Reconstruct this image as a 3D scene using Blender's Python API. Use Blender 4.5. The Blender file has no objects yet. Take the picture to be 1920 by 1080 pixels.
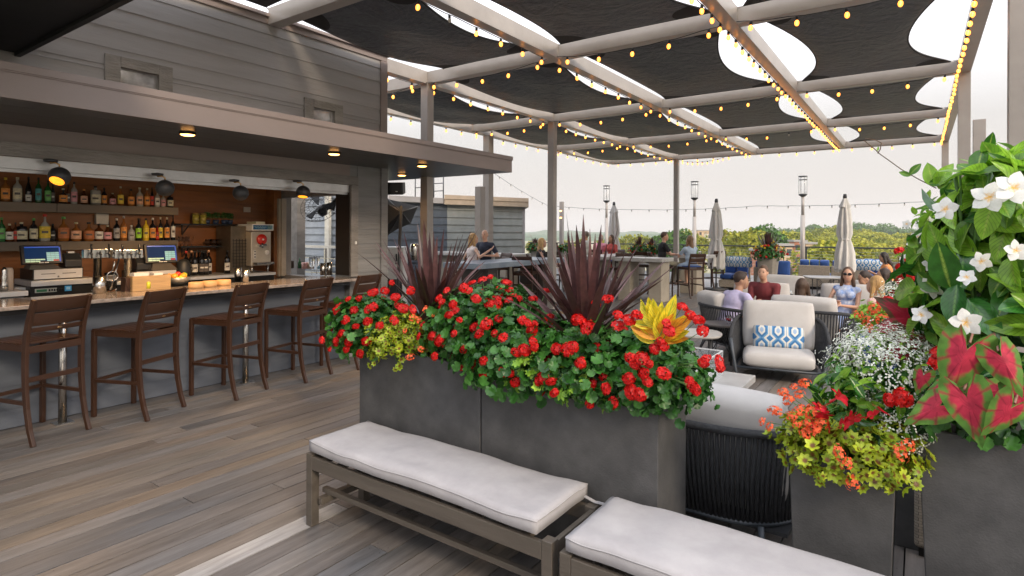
import bpy, bmesh, math, random
import numpy as np
from mathutils import Vector, Matrix, noise
random.seed(7)
SC = bpy.context.scene
COL = SC.collection
R = math.radians
PI = math.pi
# ------------------------------------------------------------------ camera geometry
EYE = 1.7; FPX = 1092.0; SN = math.sin(R(35)); CS = math.cos(R(35))
def at(px, py, x=None, y=None, z=None, d=None):
    """point of the world seen at a pixel of the 1920x1080 photo, on a given plane"""
    u = px - 960; v = 434.24 - py + .004*u
    X = u*CS - FPX*SN; Y = FPX*CS + u*SN
    if z is not None: s = (z - EYE)/v
    elif x is not None: s = x/X
    elif y is not None: s = y/Y
    else: s = d/FPX
    return Vector((X*s, Y*s, EYE + v*s))
cam_d = bpy.data.cameras.new('camera'); cam = bpy.data.objects.new('camera', cam_d); COL.objects.link(cam)
cam.location = (0, 0, EYE)
cam.matrix_world = Matrix.Translation((0, 0, EYE)) @ Matrix.Rotation(R(35), 4, 'Z') @ Matrix.Rotation(R(90), 4, 'X') @ Matrix.Rotation(.004, 4, 'Z')
cam_d.sensor_width = 36; cam_d.lens = FPX/1920*36; cam_d.shift_y = -(540 - 434.24)/1920
cam_d.clip_end = 20000; cam_d.clip_start = .05
SC.camera = cam
# ------------------------------------------------------------------ materials
MATS = {}
def mat(name, col, rough=.6, metal=0., var=.12, scale=6., bump=0., bscale=None, stretch=(1, 1, 1), spec=.5, col2=None, trans=0., emit=None, estr=0., alpha=1., coat=0., detail=4., sheen=0.):
    if name in MATS: return MATS[name]
    m = bpy.data.materials.new(name); m.use_nodes = True
    nt = m.node_tree; N = nt.nodes; L = nt.links
    b = N['Principled BSDF']
    b.inputs['Roughness'].default_value = rough
    b.inputs['Metallic'].default_value = metal
    b.inputs['Specular IOR Level'].default_value = spec
    b.inputs['Transmission Weight'].default_value = trans
    b.inputs['Coat Weight'].default_value = coat
    b.inputs['Alpha'].default_value = alpha
    if sheen: b.inputs['Sheen Weight'].default_value = sheen
    if emit:
        b.inputs['Emission Color'].default_value = (*emit, 1); b.inputs['Emission Strength'].default_value = estr
    tc = N.new('ShaderNodeTexCoord'); mp = N.new('ShaderNodeMapping'); mp.inputs['Scale'].default_value = stretch
    L.new(tc.outputs['Object'], mp.inputs['Vector'])
    nz = N.new('ShaderNodeTexNoise'); nz.inputs['Scale'].default_value = scale; nz.inputs['Detail'].default_value = detail; nz.inputs['Roughness'].default_value = .65
    L.new(mp.outputs[0], nz.inputs['Vector'])
    rp = N.new('ShaderNodeValToRGB')
    c1 = [max(0, c*(1 - var)) for c in col]; c2 = list(col2) if col2 else [min(1, c*(1 + var)) for c in col]
    rp.color_ramp.elements[0].position = .32; rp.color_ramp.elements[1].position = .68
    rp.color_ramp.elements[0].color = (*c1, 1); rp.color_ramp.elements[1].color = (*c2, 1)
    L.new(nz.outputs['Fac'], rp.inputs[0]); L.new(rp.outputs[0], b.inputs['Base Color'])
    if bump:
        n2 = N.new('ShaderNodeTexNoise'); n2.inputs['Scale'].default_value = bscale or scale*6; n2.inputs['Detail'].default_value = 3
        L.new(mp.outputs[0], n2.inputs['Vector'])
        bp = N.new('ShaderNodeBump'); bp.inputs['Strength'].default_value = bump; bp.inputs['Distance'].default_value = .01
        L.new(n2.outputs['Fac'], bp.inputs['Height']); L.new(bp.outputs[0], b.inputs['Normal'])
    m['_b'] = 1
    MATS[name] = m
    return m
def nodes(m): return m.node_tree.nodes, m.node_tree.links, m.node_tree.nodes['Principled BSDF']
# ------------------------------------------------------------------ mesh building
class MB:
    def __init__(s): s.v = []; s.f = []; s.mi = []; s.sm = []; s.M = Matrix(); s.k = 0; s.smooth = False
    def add(s, vs, fs, smooth=None):
        o = len(s.v); M = s.M
        s.v += [tuple(M @ Vector(p)) for p in vs]
        s.f += [tuple(o + i for i in f) for f in fs]
        sm = s.smooth if smooth is None else smooth
        s.mi += [s.k]*len(fs); s.sm += [sm]*len(fs)
        return s
    def box(s, x0, x1, y0, y1, z0, z1):
        vs = [(x, y, z) for x in (x0, x1) for y in (y0, y1) for z in (z0, z1)]
        return s.add(vs, [(0, 1, 3, 2), (4, 6, 7, 5), (0, 4, 5, 1), (2, 3, 7, 6), (0, 2, 6, 4), (1, 5, 7, 3)], False)
    def cbox(s, c, d, rot=None):
        M0 = s.M; s.M = s.M @ Matrix.Translation(c) @ (rot or Matrix())
        s.box(-d[0]/2, d[0]/2, -d[1]/2, d[1]/2, -d[2]/2, d[2]/2); s.M = M0; return s
    def bar(s, a, b, w, h=None, up=(0, 0, 1)):
        """square bar from a to b"""
        h = h or w; a = Vector(a); b = Vector(b); t = (b - a).normalized(); u = Vector(up)
        if abs(t.dot(u)) > .98: u = Vector((0, 1, 0))
        r = t.cross(u).normalized(); u = r.cross(t)
        vs = []
        for p in (a, b):
            for i, j in ((-1, -1), (1, -1), (1, 1), (-1, 1)): vs.append(p + r*i*w/2 + u*j*h/2)
        return s.add(vs, [(3, 2, 1, 0), (4, 5, 6, 7), (0, 1, 5, 4), (1, 2, 6, 5), (2, 3, 7, 6), (3, 0, 4, 7)], False)
    def sweep(s, pts, w, h, up=(0, 0, 1)):
        """flat bar following points, w across, h along up"""
        pts = [Vector(p) for p in pts]; n = len(pts); vs = []; fs = []
        for i, p in enumerate(pts):
            t = (pts[min(i+1, n-1)] - pts[max(i-1, 0)]).normalized(); u = Vector(up)
            r = t.cross(u).normalized(); u2 = r.cross(t)
            ww = w[i] if isinstance(w, (list, tuple)) else w; hh = h[i] if isinstance(h, (list, tuple)) else h
            for a, b in ((-1, -1), (1, -1), (1, 1), (-1, 1)): vs.append(p + r*a*ww/2 + u2*b*hh/2)
        for i in range(n-1):
            for j in range(4): fs.append((i*4+j, i*4+(j+1) % 4, i*4+4+(j+1) % 4, i*4+4+j))
        fs += [(3, 2, 1, 0), tuple(n*4-4+j for j in range(4))]
        return s.add(vs, fs)
    def tube(s, pts, r, n=8, cap=True):
        pts = [Vector(p) for p in pts]; m = len(pts); vs = []; fs = []
        t0 = (pts[1] - pts[0]).normalized(); u = t0.orthogonal().normalized()
        for i, p in enumerate(pts):
            t = (pts[min(i+1, m-1)] - pts[max(i-1, 0)])
            t = t.normalized() if t.length > 1e-9 else t0
            u = (u - t*u.dot(t)).normalized(); w = t.cross(u)
            rr = r[i] if isinstance(r, (list, tuple)) else r
            for j in range(n):
                a = 2*PI*j/n; vs.append(p + (u*math.cos(a) + w*math.sin(a))*rr)
        for i in range(m-1):
            for j in range(n): fs.append((i*n+j, i*n+(j+1) % n, (i+1)*n+(j+1) % n, (i+1)*n+j))
        if cap: fs += [tuple(range(n))[::-1], tuple((m-1)*n+j for j in range(n))]
        return s.add(vs, fs, True)
    def lathe(s, prof, n=16, c=(0, 0, 0), smooth=True, sq=0):
        vs = []; fs = []; m = len(prof)
        for r, z in prof:
            for j in range(n):
                a = 2*PI*(j+.5)/n; ca, sa = math.cos(a), math.sin(a)
                k = 1/max(abs(ca), abs(sa)) if sq else 1; k = 1 + (k-1)*sq
                vs.append((c[0] + r*ca*k, c[1] + r*sa*k, c[2] + z))
        for i in range(m-1):
            for j in range(n): fs.append((i*n+j, i*n+(j+1) % n, (i+1)*n+(j+1) % n, (i+1)*n+j))
        if prof[0][0] > 1e-6: fs.append(tuple(range(n))[::-1])
        if prof[-1][0] > 1e-6: fs.append(tuple((m-1)*n+j for j in range(n)))
        return s.add(vs, fs, smooth)
    def ball(s, c, r, n=12, m=8):
        r = (r, r, r) if not isinstance(r, (tuple, list)) else r
        vs = []; fs = []
        for i in range(m+1):
            th = PI*i/m
            for j in range(n):
                a = 2*PI*j/n
                vs.append((c[0] + r[0]*math.sin(th)*math.cos(a), c[1] + r[1]*math.sin(th)*math.sin(a), c[2] - r[2]*math.cos(th)))
        for i in range(m):
            for j in range(n): fs.append((i*n+j, i*n+(j+1) % n, (i+1)*n+(j+1) % n, (i+1)*n+j))
        return s.add(vs, fs, True)
    def cushion(s, sx, sy, sz, puff=.25, n=12, wav=.0, seed=0, edge=.5):
        """pillow-like block centred on the origin: grid top and bottom, rounded rim"""
        vs = []; fs = []
        def prof(t):
            a = abs(t); return (1 - a**6)**.5 if a < 1 else 0
        for side in (1, -1):
            for i in range(n+1):
                for j in range(n+1):
                    a = -1 + 2*i/n; b = -1 + 2*j/n
                    a = math.copysign(abs(a)**.7, a); b = math.copysign(abs(b)**.7, b)
                    rim = (1 - abs(a)**8)**.5*(1 - abs(b)**8)**.5 if max(abs(a), abs(b)) < 1 else 0
                    z = edge*sz/2 + (sz/2*(1 - edge))*rim + puff*sz/2*(1-a*a)*(1-b*b)
                    rr = 1 - .05*(abs(a)*abs(b))**4
                    x, y = a*sx/2*rr, b*sy/2*rr
                    if rim == 0: z = edge*sz/2
                    if wav: z += wav*noise.noise(Vector((x*3+seed, y*3, side)))*(1 if side > 0 else .3)
                    vs.append((x, y, z*side))
        N1 = (n+1)*(n+1)
        for i in range(n):
            for j in range(n):
                q = (i*(n+1)+j, (i+1)*(n+1)+j, (i+1)*(n+1)+j+1, i*(n+1)+j+1)
                fs.append(q); fs.append(tuple(N1+k for k in q[::-1]))
        rim = [i*(n+1) for i in range(n+1)] + [n*(n+1)+j for j in range(1, n+1)] + [i*(n+1)+n for i in range(n-1, -1, -1)] + [j for j in range(n-1, 0, -1)]
        for k in range(len(rim)):
            a, b = rim[k], rim[(k+1) % len(rim)]
            fs.append((b, a, N1+a, N1+b))
        return s.add(vs, fs, True)
    def obj(s, name, mats, parent=None, bevel=0, loc=None):
        me = bpy.data.meshes.new(name); me.from_pydata(s.v, [], s.f)
        for m in (mats if isinstance(mats, (list, tuple)) else [mats]): me.materials.append(m)
        me.polygons.foreach_set('material_index', s.mi); me.polygons.foreach_set('use_smooth', s.sm)
        bm = bmesh.new(); bm.from_mesh(me); bmesh.ops.recalc_face_normals(bm, faces=bm.faces); bm.to_mesh(me); bm.free()
        return link(me, name, parent, bevel)
def link(me, name, parent=None, bevel=0):
    o = bpy.data.objects.new(name, me); COL.objects.link(o)
    if parent: o.parent = parent
    if bevel:
        b = o.modifiers.new('Bevel', 'BEVEL'); b.width = bevel; b.segments = 2; b.limit_method = 'ANGLE'; b.angle_limit = R(40)
        b.harden_normals = False
    return o
def tag(o, label=None, cat=None, group=None, kind=None):
    if label: o['label'] = label
    if cat: o['category'] = cat
    if group: o['group'] = group
    if kind: o['kind'] = kind
    return o
def thing(name, label, cat, loc=(0, 0, 0), rz=0, group=None):
    o = bpy.data.objects.new(name, None); COL.objects.link(o); o.location = loc; o.rotation_euler = (0, 0, rz)
    o.empty_display_size = .1
    return tag(o, label, cat, group)
KIDS = {}
def dup(root, loc, rz=None, label=None, group=None, scale=None):
    r = root.copy(); COL.objects.link(r); r.location = loc
    if rz is not None: r.rotation_euler = (r.rotation_euler[0], r.rotation_euler[1], rz)
    if label: r['label'] = label
    if group: r['group'] = group
    if scale: r.scale = scale if isinstance(scale, (tuple, list)) else (scale,)*3
    for ch in [c for c in COL.objects if c.parent == root]:
        c = ch.copy(); COL.objects.link(c); c.parent = r
        for g in [q for q in COL.objects if q.parent == ch]:
            d = g.copy(); COL.objects.link(d); d.parent = c
    return r
# ------------------------------------------------------------------ world and sun
W = bpy.data.worlds.new('World'); SC.world = W; W.use_nodes = True
N = W.node_tree.nodes; L = W.node_tree.links; bg = N['Background']
SUN_EL, SUN_AZ = R(29), R(112)
sky = N.new('ShaderNodeTexSky'); sky.sky_type = 'NISHITA'; sky.sun_disc = False; sky.sun_elevation = SUN_EL; sky.sun_rotation = SUN_AZ
sky.dust_density = 5; sky.air_density = 1.2; sky.ozone_density = 1
hz = N.new('ShaderNodeMix'); hz.data_type = 'RGBA'; hz.inputs[0].default_value = .82      # thin overcast: whitened sky
tcw = N.new('ShaderNodeTexCoord'); sp = N.new('ShaderNodeSeparateXYZ'); L.new(tcw.outputs['Generated'], sp.inputs[0])
rw = N.new('ShaderNodeValToRGB'); e = rw.color_ramp.elements
e[0].position = 0; e[0].color = (.87, .79, .73, 1); e[1].position = 1; e[1].color = (3.5, 3.6, 3.9, 1)
e2 = rw.color_ramp.elements.new(.16); e2.color = (.89, .85, .82, 1)
e2 = rw.color_ramp.elements.new(.40); e2.color = (2.0, 2.0, 2.1, 1)
L.new(sp.outputs['Z'], rw.inputs[0])
sc_ = N.new('ShaderNodeVectorMath'); sc_.operation = 'SCALE'; sc_.inputs['Scale'].default_value = 10.0
L.new(rw.outputs[0], sc_.inputs[0])
L.new(sky.outputs[0], hz.inputs[6]); L.new(sc_.outputs[0], hz.inputs[7]); L.new(hz.outputs[2], bg.inputs['Color'])
bg.inputs['Strength'].default_value = .1
sd = bpy.data.lights.new('sun', 'SUN'); sd.energy = 2.4; sd.angle = R(12); sd.color = (1, .82, .60)
so = bpy.data.objects.new('sun', sd); COL.objects.link(so)
# sun_rotation is measured clockwise from +Y
sdir = Vector((math.sin(SUN_AZ)*math.cos(SUN_EL), math.cos(SUN_AZ)*math.cos(SUN_EL), math.sin(SUN_EL)))
so.rotation_euler = sdir.to_track_quat('Z', 'Y').to_euler()
SC.view_settings.view_transform = 'Standard'; SC.view_settings.look = 'None'; SC.view_settings.gamma = 1; SC.view_settings.exposure = .08
SC.cycles.use_denoising = True
SC.cycles.max_bounces = 8; SC.cycles.transparent_max_bounces = 16
# ------------------------------------------------------------------ shared materials
m_side = mat('grey painted siding', (.27, .257, .255), .55, var=.16, scale=2.2, bump=.25, bscale=40, stretch=(1, .12, 1))
m_side_rough = mat('weathered grey siding', (.19, .19, .19), .7, var=.3, scale=3, bump=.7, bscale=30, stretch=(1, .1, 1.6))
m_side_blue = mat('blue grey bar boards', (.088, .10, .125), .5, var=.3, scale=2, bump=.2, bscale=30, stretch=(1, .15, 1))
m_trim = mat('grey brown trim', (.2, .185, .17), .75, var=.3, scale=5, bump=.9, bscale=60, stretch=(1, .25, 1))
m_trim_s = mat('taupe fascia metal', (.225, .182, .168), .45, var=.07, scale=1.5, stretch=(1, .4, 1))
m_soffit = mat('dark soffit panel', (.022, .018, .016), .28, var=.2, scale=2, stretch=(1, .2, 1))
m_steel_taupe = mat('taupe coated pergola steel', (.33, .30, .275), .36, metal=.1, var=.1, scale=2)
m_black = mat('black metal', (.012, .012, .013), .4, metal=.3, var=.2)
m_charcoal = mat('charcoal metal', (.04, .042, .046), .45, metal=.3, var=.15)
m_wire = mat('black cable', (.01, .01, .01), .6)
m_steel = mat('brushed stainless steel', (.55, .54, .52), .25, metal=1, var=.12, scale=3, stretch=(8, 8, .5))
m_glass = mat('clear glass', (1, 1, 1), .03, var=0, trans=1); MATS['clear glass'].node_tree.nodes['Principled BSDF'].inputs['IOR'].default_value = 1.15
m_orange_wood = mat('orange stained wood', (.24, .085, .02), .5, var=.45, scale=2.2, bump=.2, bscale=20, stretch=(1, .18, 1.5))
m_shelf = mat('grey brown shelf board', (.17, .135, .10), .6, var=.25, scale=3, stretch=(1, .2, 1))
m_white = mat('white plastic', (.75, .74, .72), .4, var=.04)
m_bulb = mat('warm bulb glass', (1, .6, .2), .2, var=0, emit=(1, .42, .07), estr=5.5)
m_fil = mat('hot filament', (1, .8, .4), .2, var=0, emit=(1, .58, .18), estr=7)
m_lampface = mat('warm lamp lens', (1, .7, .3), .3, var=0, emit=(1, .45, .12), estr=9)
# granite
m_gran = mat('speckled granite', (.30, .25, .22), .12, var=.45, scale=30, stretch=(1, .5, 1), detail=8, coat=.3)
m_conc = mat('fibre concrete', (.060, .060, .062), .6, var=.22, scale=7, bump=.15, bscale=120, detail=9, col2=(.082, .081, .082))
m_tabletop = mat('pale stone top', (.42, .41, .39), .3, var=.12, scale=5)
m_tablebase = mat('beige stone base', (.34, .30, .24), .7, var=.12, scale=3)

# ------------------------------------------------------------------ deck
def deck():
    mb = MB(); tint = []; white = 0
    rnd = random.Random(3); w = .14; x = -6.36; i = 0
    while x < 9.8:
        y = -2.5 - rnd.random()*3
        while y < 24.5:
            ln = rnd.choice((2.4, 3.0, 3.6, 4.2, 4.8))*rnd.uniform(.9, 1.1) if y > -99 else 1
            y1 = min(y + ln, 24.5); t = rnd.random()*.95; t2 = rnd.random()
            if abs(x + .07 + 2.92) < .07 and y < 2.35 and y1 > .3 and not white: y1 = 2.35; t = 1.0; white = 1
            dz = rnd.uniform(-.0015, .001)
            g = .0028 + .0014*rnd.random()
            if y1 - y > .1:
                n0 = len(mb.v); mb.box(x + g, x + w - g, y + .003, y1 - .003, -.03, dz)
                tint += [(t, t2, 0, 1)]*(len(mb.v) - n0)
                if y < 9 and abs(x + 3) < 4:
                    for yy in (y + .03, y1 - .03, y + (y1-y)*.33, y + (y1-y)*.66):
                        for xx in (x + .03, x + w - .03):
                            n0 = len(mb.v); mb.k = 1
                            mb.add([(xx + .0035*math.cos(a), yy + .0035*math.sin(a), dz + .0012) for a in [k*PI/3 for k in range(6)]], [tuple(range(6))])
                            mb.k = 0; tint += [(t, t2, 0, 1)]*(len(mb.v) - n0)
            y = y1
        x += w; i += 1
    m = mat('weathered deck boards', (.2, .18, .16), .46, spec=.5)
    Nn, Ll, b = nodes(m)
    for n_ in [n for n in Nn if n.type in ('TEX_NOISE', 'VALTORGB')]: Nn.remove(n_)
    at_ = Nn.new('ShaderNodeVertexColor'); at_.layer_name = 'tint'
    sx = Nn.new('ShaderNodeSeparateColor'); Ll.new(at_.outputs[0], sx.inputs[0])
    base = Nn.new('ShaderNodeValToRGB'); E_ = base.color_ramp.elements
    E_[0].position = 0; E_[0].color = (.135, .125, .12, 1); E_[1].position = 1; E_[1].color = (.38, .37, .36, 1)
    for p, c in ((.15, (0.154, 0.141, 0.132)), (.3, (0.150, 0.145, 0.145)), (.45, (0.185, 0.158, 0.132)), (.55, (0.167, 0.158, 0.154)), (.7, (0.202, 0.176, 0.150)), (.82, (0.185, 0.180, 0.180)), (.96, (0.220, 0.202, 0.185))):
        q = E_.new(p); q.color = (*c, 1)
    base.color_ramp.interpolation = 'LINEAR'; Ll.new(sx.outputs[0], base.inputs[0])
    tc = Nn.new('ShaderNodeTexCoord'); mp = Nn.new('ShaderNodeMapping'); mp.inputs['Scale'].default_value = (9, .8, 1)
    Ll.new(tc.outputs['Object'], mp.inputs['Vector'])
    nz = Nn.new('ShaderNodeTexNoise'); nz.noise_dimensions = '4D'; nz.inputs['Scale'].default_value = 2.6; nz.inputs['Detail'].default_value = 9; nz.inputs['Roughness'].default_value = .72
    mu = Nn.new('ShaderNodeMath'); mu.operation = 'MULTIPLY'; mu.inputs[1].default_value = 40; Ll.new(sx.outputs[1], mu.inputs[0]); Ll.new(mu.outputs[0], nz.inputs['W'])
    Ll.new(mp.outputs[0], nz.inputs['Vector'])
    r2 = Nn.new('ShaderNodeValToRGB'); r2.color_ramp.elements[0].position = .3; r2.color_ramp.elements[1].position = .7
    r2.color_ramp.elements[0].color = (.40, .40, .41, 1); r2.color_ramp.elements[1].color = (1.13, 1.17, 1.23, 1); Ll.new(nz.outputs['Fac'], r2.inputs[0])
    # broad patches, stretched along the boards
    mp2 = Nn.new('ShaderNodeMapping'); mp2.inputs['Scale'].default_value = (2.2, .7, 1); Ll.new(tc.outputs['Object'], mp2.inputs['Vector'])
    n3 = Nn.new('ShaderNodeTexNoise'); n3.noise_dimensions = '4D'; n3.inputs['Scale'].default_value = 1.1; n3.inputs['Detail'].default_value = 4; Ll.new(mp2.outputs[0], n3.inputs['Vector']); Ll.new(mu.outputs[0], n3.inputs['W'])
    r3 = Nn.new('ShaderNodeValToRGB'); r3.color_ramp.elements[0].position = .35; r3.color_ramp.elements[1].position = .65
    r3.color_ramp.elements[0].color = (.80, .84, .88, 1); r3.color_ramp.elements[1].color = (1.16, 1.06, .97, 1); Ll.new(n3.outputs['Fac'], r3.inputs[0])
    m1 = Nn.new('ShaderNodeMix'); m1.data_type = 'RGBA'; m1.blend_type = 'MULTIPLY'; m1.inputs[0].default_value = .9; Ll.new(base.outputs[0], m1.inputs[6]); Ll.new(r2.outputs[0], m1.inputs[7])
    m2 = Nn.new('ShaderNodeMix'); m2.data_type = 'RGBA'; m2.blend_type = 'MULTIPLY'; m2.inputs[0].default_value = 1; Ll.new(m1.outputs[2], m2.inputs[6]); Ll.new(r3.outputs[0], m2.inputs[7])
    Ll.new(m2.outputs[2], b.inputs['Base Color'])
    bp = Nn.new('ShaderNodeBump'); bp.inputs['Strength'].default_value = .5; bp.inputs['Distance'].default_value = .004; Ll.new(nz.outputs['Fac'], bp.inputs['Height']); Ll.new(bp.outputs[0], b.inputs['Normal'])
    me_m = [m, m_black]
    o = mb.obj('deck_floor', me_m); tag(o, kind='structure')
    ca = o.data.color_attributes.new('tint', 'FLOAT_COLOR', 'POINT')
    ca.data.foreach_set('color', np.array(tint, dtype=np.float32).ravel())
    s = MB(); s.box(-14, 9.8, -6, 24.5, -.5, -.034)
    tag(s.obj('deck_base', m_black), kind='structure')
    # deck patch behind the bar
    s = MB(); s.box(-14, -6.365, -3, 24.5, -.034, -.006); tag(s.obj('service_floor', m_charcoal), kind='structure')
deck()

# ------------------------------------------------------------------ building with the bar
def siding(mb, x, y0, y1, z0, z1, e=.195, axis='x', sgn=1, off=0):
    """lap boards on the wall plane x (or y), facing sgn"""
    z = z0 - off
    while z < z1:
        a = max(z, z0); b = min(z + e, z1)
        if b - a > .01:
            p = [(0, a), (.015*sgn, a), (.006*sgn, b), (0, b)]
            if axis == 'x': vs = [(x + q[0], y0, q[1]) for q in p] + [(x + q[0], y1, q[1]) for q in p]
            else: vs = [(y0, x + q[0], q[1]) for q in p] + [(y1, x + q[0], q[1]) for q in p]
            mb.add(vs, [(0, 1, 2, 3), (7, 6, 5, 4), (0, 4, 5, 1), (1, 5, 6, 2), (2, 6, 7, 3), (3, 7, 4, 0)], False)
        z += e
WX = -6.3
bar = thing('bar_building', 'grey clapboard building holding the open bar under a flat taupe canopy', 'building', (WX, 2, 0))
def B(mb, name, m, bevel=0, par=None):
    o = mb.obj(name, m, par or bar, bevel); o.matrix_parent_inverse = Matrix.Translation((-WX, -2, 0)) if not par else Matrix(); return o
# upper wall above the canopy
w = MB()
wins = [(at(222, 130, x=WX).y, at(294, 150, x=WX).y), (at(584, 200, x=WX).y, at(624, 210, x=WX).y)]
zt, zb = 3.26, 2.93
ys = [-8, wins[0][0], wins[0][1], wins[1][0], wins[1][1], 5.72]
w.box(WX - .15, WX, -8, 5.79, zt, 4.2)
for a, b_ in ((-8, wins[0][0]), (wins[0][1], wins[1][0]), (wins[1][1], 5.79)): w.box(WX - .15, WX, a, b_, 2.62, zt)
w.box(-11, WX - .15, 5.64, 5.79, 2.3, 4.2)
siding(w, WX, -8, 5.72, 3.26, 4.13, off=.03)
for a, b_ in ((-8, wins[0][0] - .1), (wins[0][1] + .1, wins[1][0] - .1), (wins[1][1] + .1, 5.72)): siding(w, WX, a, b_, 2.64, 3.26, off=.01)
siding(w, 5.79, -11, WX, 2.6, 4.13, axis='y')
B(w, 'upper_wall', m_side)
w = MB(); w.box(WX + .001, WX + .035, 5.70, 5.82, 2.64, 4.12); w.box(-11, WX + .033, 5.815, 5.85, 2.64, 2.7); B(w, 'corner_trim', m_trim_s, .004)
w = MB(); w.box(WX + .001, WX + .03, -8, 5.82, 4.125, 4.20); w.box(-11.1, WX + .07, -8, 5.86, 4.2, 4.24); B(w, 'roof', m_trim_s, .004)
for a, b_ in wins:
    w = MB(); w.box(WX + .002, WX + .04, a - .13, a, 2.64, zt + .1); w.box(WX + .002, WX + .04, b_, b_ + .13, 2.64, zt + .1); w.box(WX + .002, WX + .042, a, b_, zt, zt + .1)
    f = B(w, 'window', m_trim, .003)
    w = MB(); w.box(WX - .03, WX - .02, a, b_, 2.64, zt)
    g = w.obj('pane', mat('dark window glass', (.25, .25, .25), .08, metal=.6, var=.9, scale=2.5, col2=(.8, .8, .8)), f);  # bright and dark reflections put into the pane colour as blotches
# canopy
CX, CY = -5.04, 7.19
w = MB(); w.box(WX, CX - .03, -8, CY - .03, 2.605, 2.80); w.box(-8.4, WX, 5.86, CY - .03, 2.605, 2.80)
cano = B(w, 'canopy', m_trim_s)
w = MB(); w.box(CX - .03, CX, -8, CY, 2.59, 2.765); w.box(-8.4, CX - .03, CY - .03, CY, 2.59, 2.765)
w.box(CX - .03, CX + .012, -8, CY + .012, 2.775, 2.83); w.box(-8.4, CX - .03, CY - .03, CY + .012, 2.775, 2.83)
w.box(CX - .03, CX + .006, -8, CY + .006, 2.765, 2.775)
B(w, 'fascia', m_trim_s, .002)
w = MB()
x_ = CX - .03
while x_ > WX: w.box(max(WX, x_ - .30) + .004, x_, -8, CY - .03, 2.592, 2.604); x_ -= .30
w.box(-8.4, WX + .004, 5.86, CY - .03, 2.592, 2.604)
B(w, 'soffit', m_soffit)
for i, (px, py) in enumerate([(351, 251), (626, 288), (791, 310.5), (753, 328)]):
    p = at(px, py, z=2.58)
    w = MB(); w.lathe([(.062, 0), (.069, .006), (.069, .018)], 20, (p.x, p.y, 2.572)); f = B(w, 'ceiling_light', m_black)
    w = MB(); w.lathe([(0.001, -.012), (.045, -.011), (.06, -.004), (.06, .001)], 20, (p.x, p.y, 2.574)); w.obj('lens', m_lampface, f)
    l = bpy.data.lights.new('lamp', 'SPOT'); l.energy = 22; l.spot_size = R(130); l.spot_blend = .8; l.color = (1, .6, .3); l.shadow_soft_size = .06
    lo = bpy.data.objects.new('lamp', l); COL.objects.link(lo); lo.location = (p.x, p.y, 2.55)
# lower wall: header bands, jamb, pier
ZO = 2.19; YJ = 5.18
w = MB(); w.box(WX - .12, WX, -8, 5.182, ZO + .13, 2.59); B(w, 'header', m_trim_s)
w = MB(); w.box(WX + .002, WX + .035, -8, 5.30, 2.32, 2.44); w.box(WX + .002, WX + .035, YJ, 5.30, 1.08, 2.318); B(w, 'trim', m_trim, .004)
w = MB(); w.box(WX - .10, WX - .01, -8, YJ, ZO + .03, 2.319); w.box(WX - .07, WX - .04, -8, YJ, ZO, ZO + .03); B(w, 'shutter_track', mat('pale steel track', (.42, .42, .42), .35, metal=.5, var=.1))
w = MB(); w.box(WX - .3, WX, YJ + .003, 5.79, -.02, 2.59); siding(w, WX, 5.302, 5.71, 0, 2.59, e=.197, off=.05); siding(w, 5.79, WX - .3, WX, 0, 2.59, axis='y'); B(w, 'pier', m_side_rough)
w = MB(); w.box(WX - .29, WX - .125, YJ - .004, YJ + .002, 1.1, ZO + .1); w.box(WX - .125, WX - .002, YJ - .004, YJ + .0015, 1.1, ZO + .125); B(w, 'jamb', m_soffit)
w = MB(); w.box(WX + .002, WX + .04, 5.71, 5.83, 0, 2.59); B(w, 'corner_trim', m_side_rough, .003)
w = MB(); w.box(WX + .036, WX + .045, 5.24, 5.265, 1.52, 1.56); B(w, 'light_switch', m_white)
# interior
XB = -8.3
w = MB()
z = .9
while z < 2.75:
    w.box(XB - .02, XB + random.uniform(0, .004), -3, 5.32, z + .003, z + .147); z += .15
w.box(XB - .06, XB - .021, -3, 5.32, -.02, 2.75)
B(w, 'back_wall', m_orange_wood)
w = MB(); w.box(XB, -8.08, 5.2, 5.32, .9, 2.5); B(w, 'wall_panel', m_orange_wood)
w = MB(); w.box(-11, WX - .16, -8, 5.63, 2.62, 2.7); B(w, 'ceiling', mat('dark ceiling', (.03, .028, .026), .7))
w = MB(); w.box(-8.6, WX - .3, 5.34, 5.46, ZO + .02, 2.6); w.box(-8.6, WX - .3, 5.34, 5.46, 0, 1.02); w.box(-8.36, -8.08, 5.34, 5.5, 1.02, ZO + .02)
w.box(-8.6, -8.36, 5.34, 5.46, 1.02, ZO+.02)
B(w, 'end_wall', m_side)
w = MB(); w.box(-8.1, -8.03, 5.25, 5.33, 1.0, ZO); w.box(-8.03, -8.0, 5.28, 5.36, 1.0, ZO)
B(w, 'window_frame', mat('beige frame', (.45, .38, .3), .5), .003)
w = MB(); w.box(-14, -8.4, -3.1, -3, 0, 2.7); w.box(-8.5, WX, -3.1, -3, 0, 2.6); B(w, 'side_wall', m_orange_wood)
# near overhang, top left
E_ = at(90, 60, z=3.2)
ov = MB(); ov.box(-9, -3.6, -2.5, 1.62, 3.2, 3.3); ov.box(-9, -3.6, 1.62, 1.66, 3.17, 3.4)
tag(ov.obj('roof_overhang', mat('black roof boards', (.006, .006, .006), .7, var=.3)), 'black underside of the roof overhang in the upper left corner', 'roof overhang')
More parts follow.
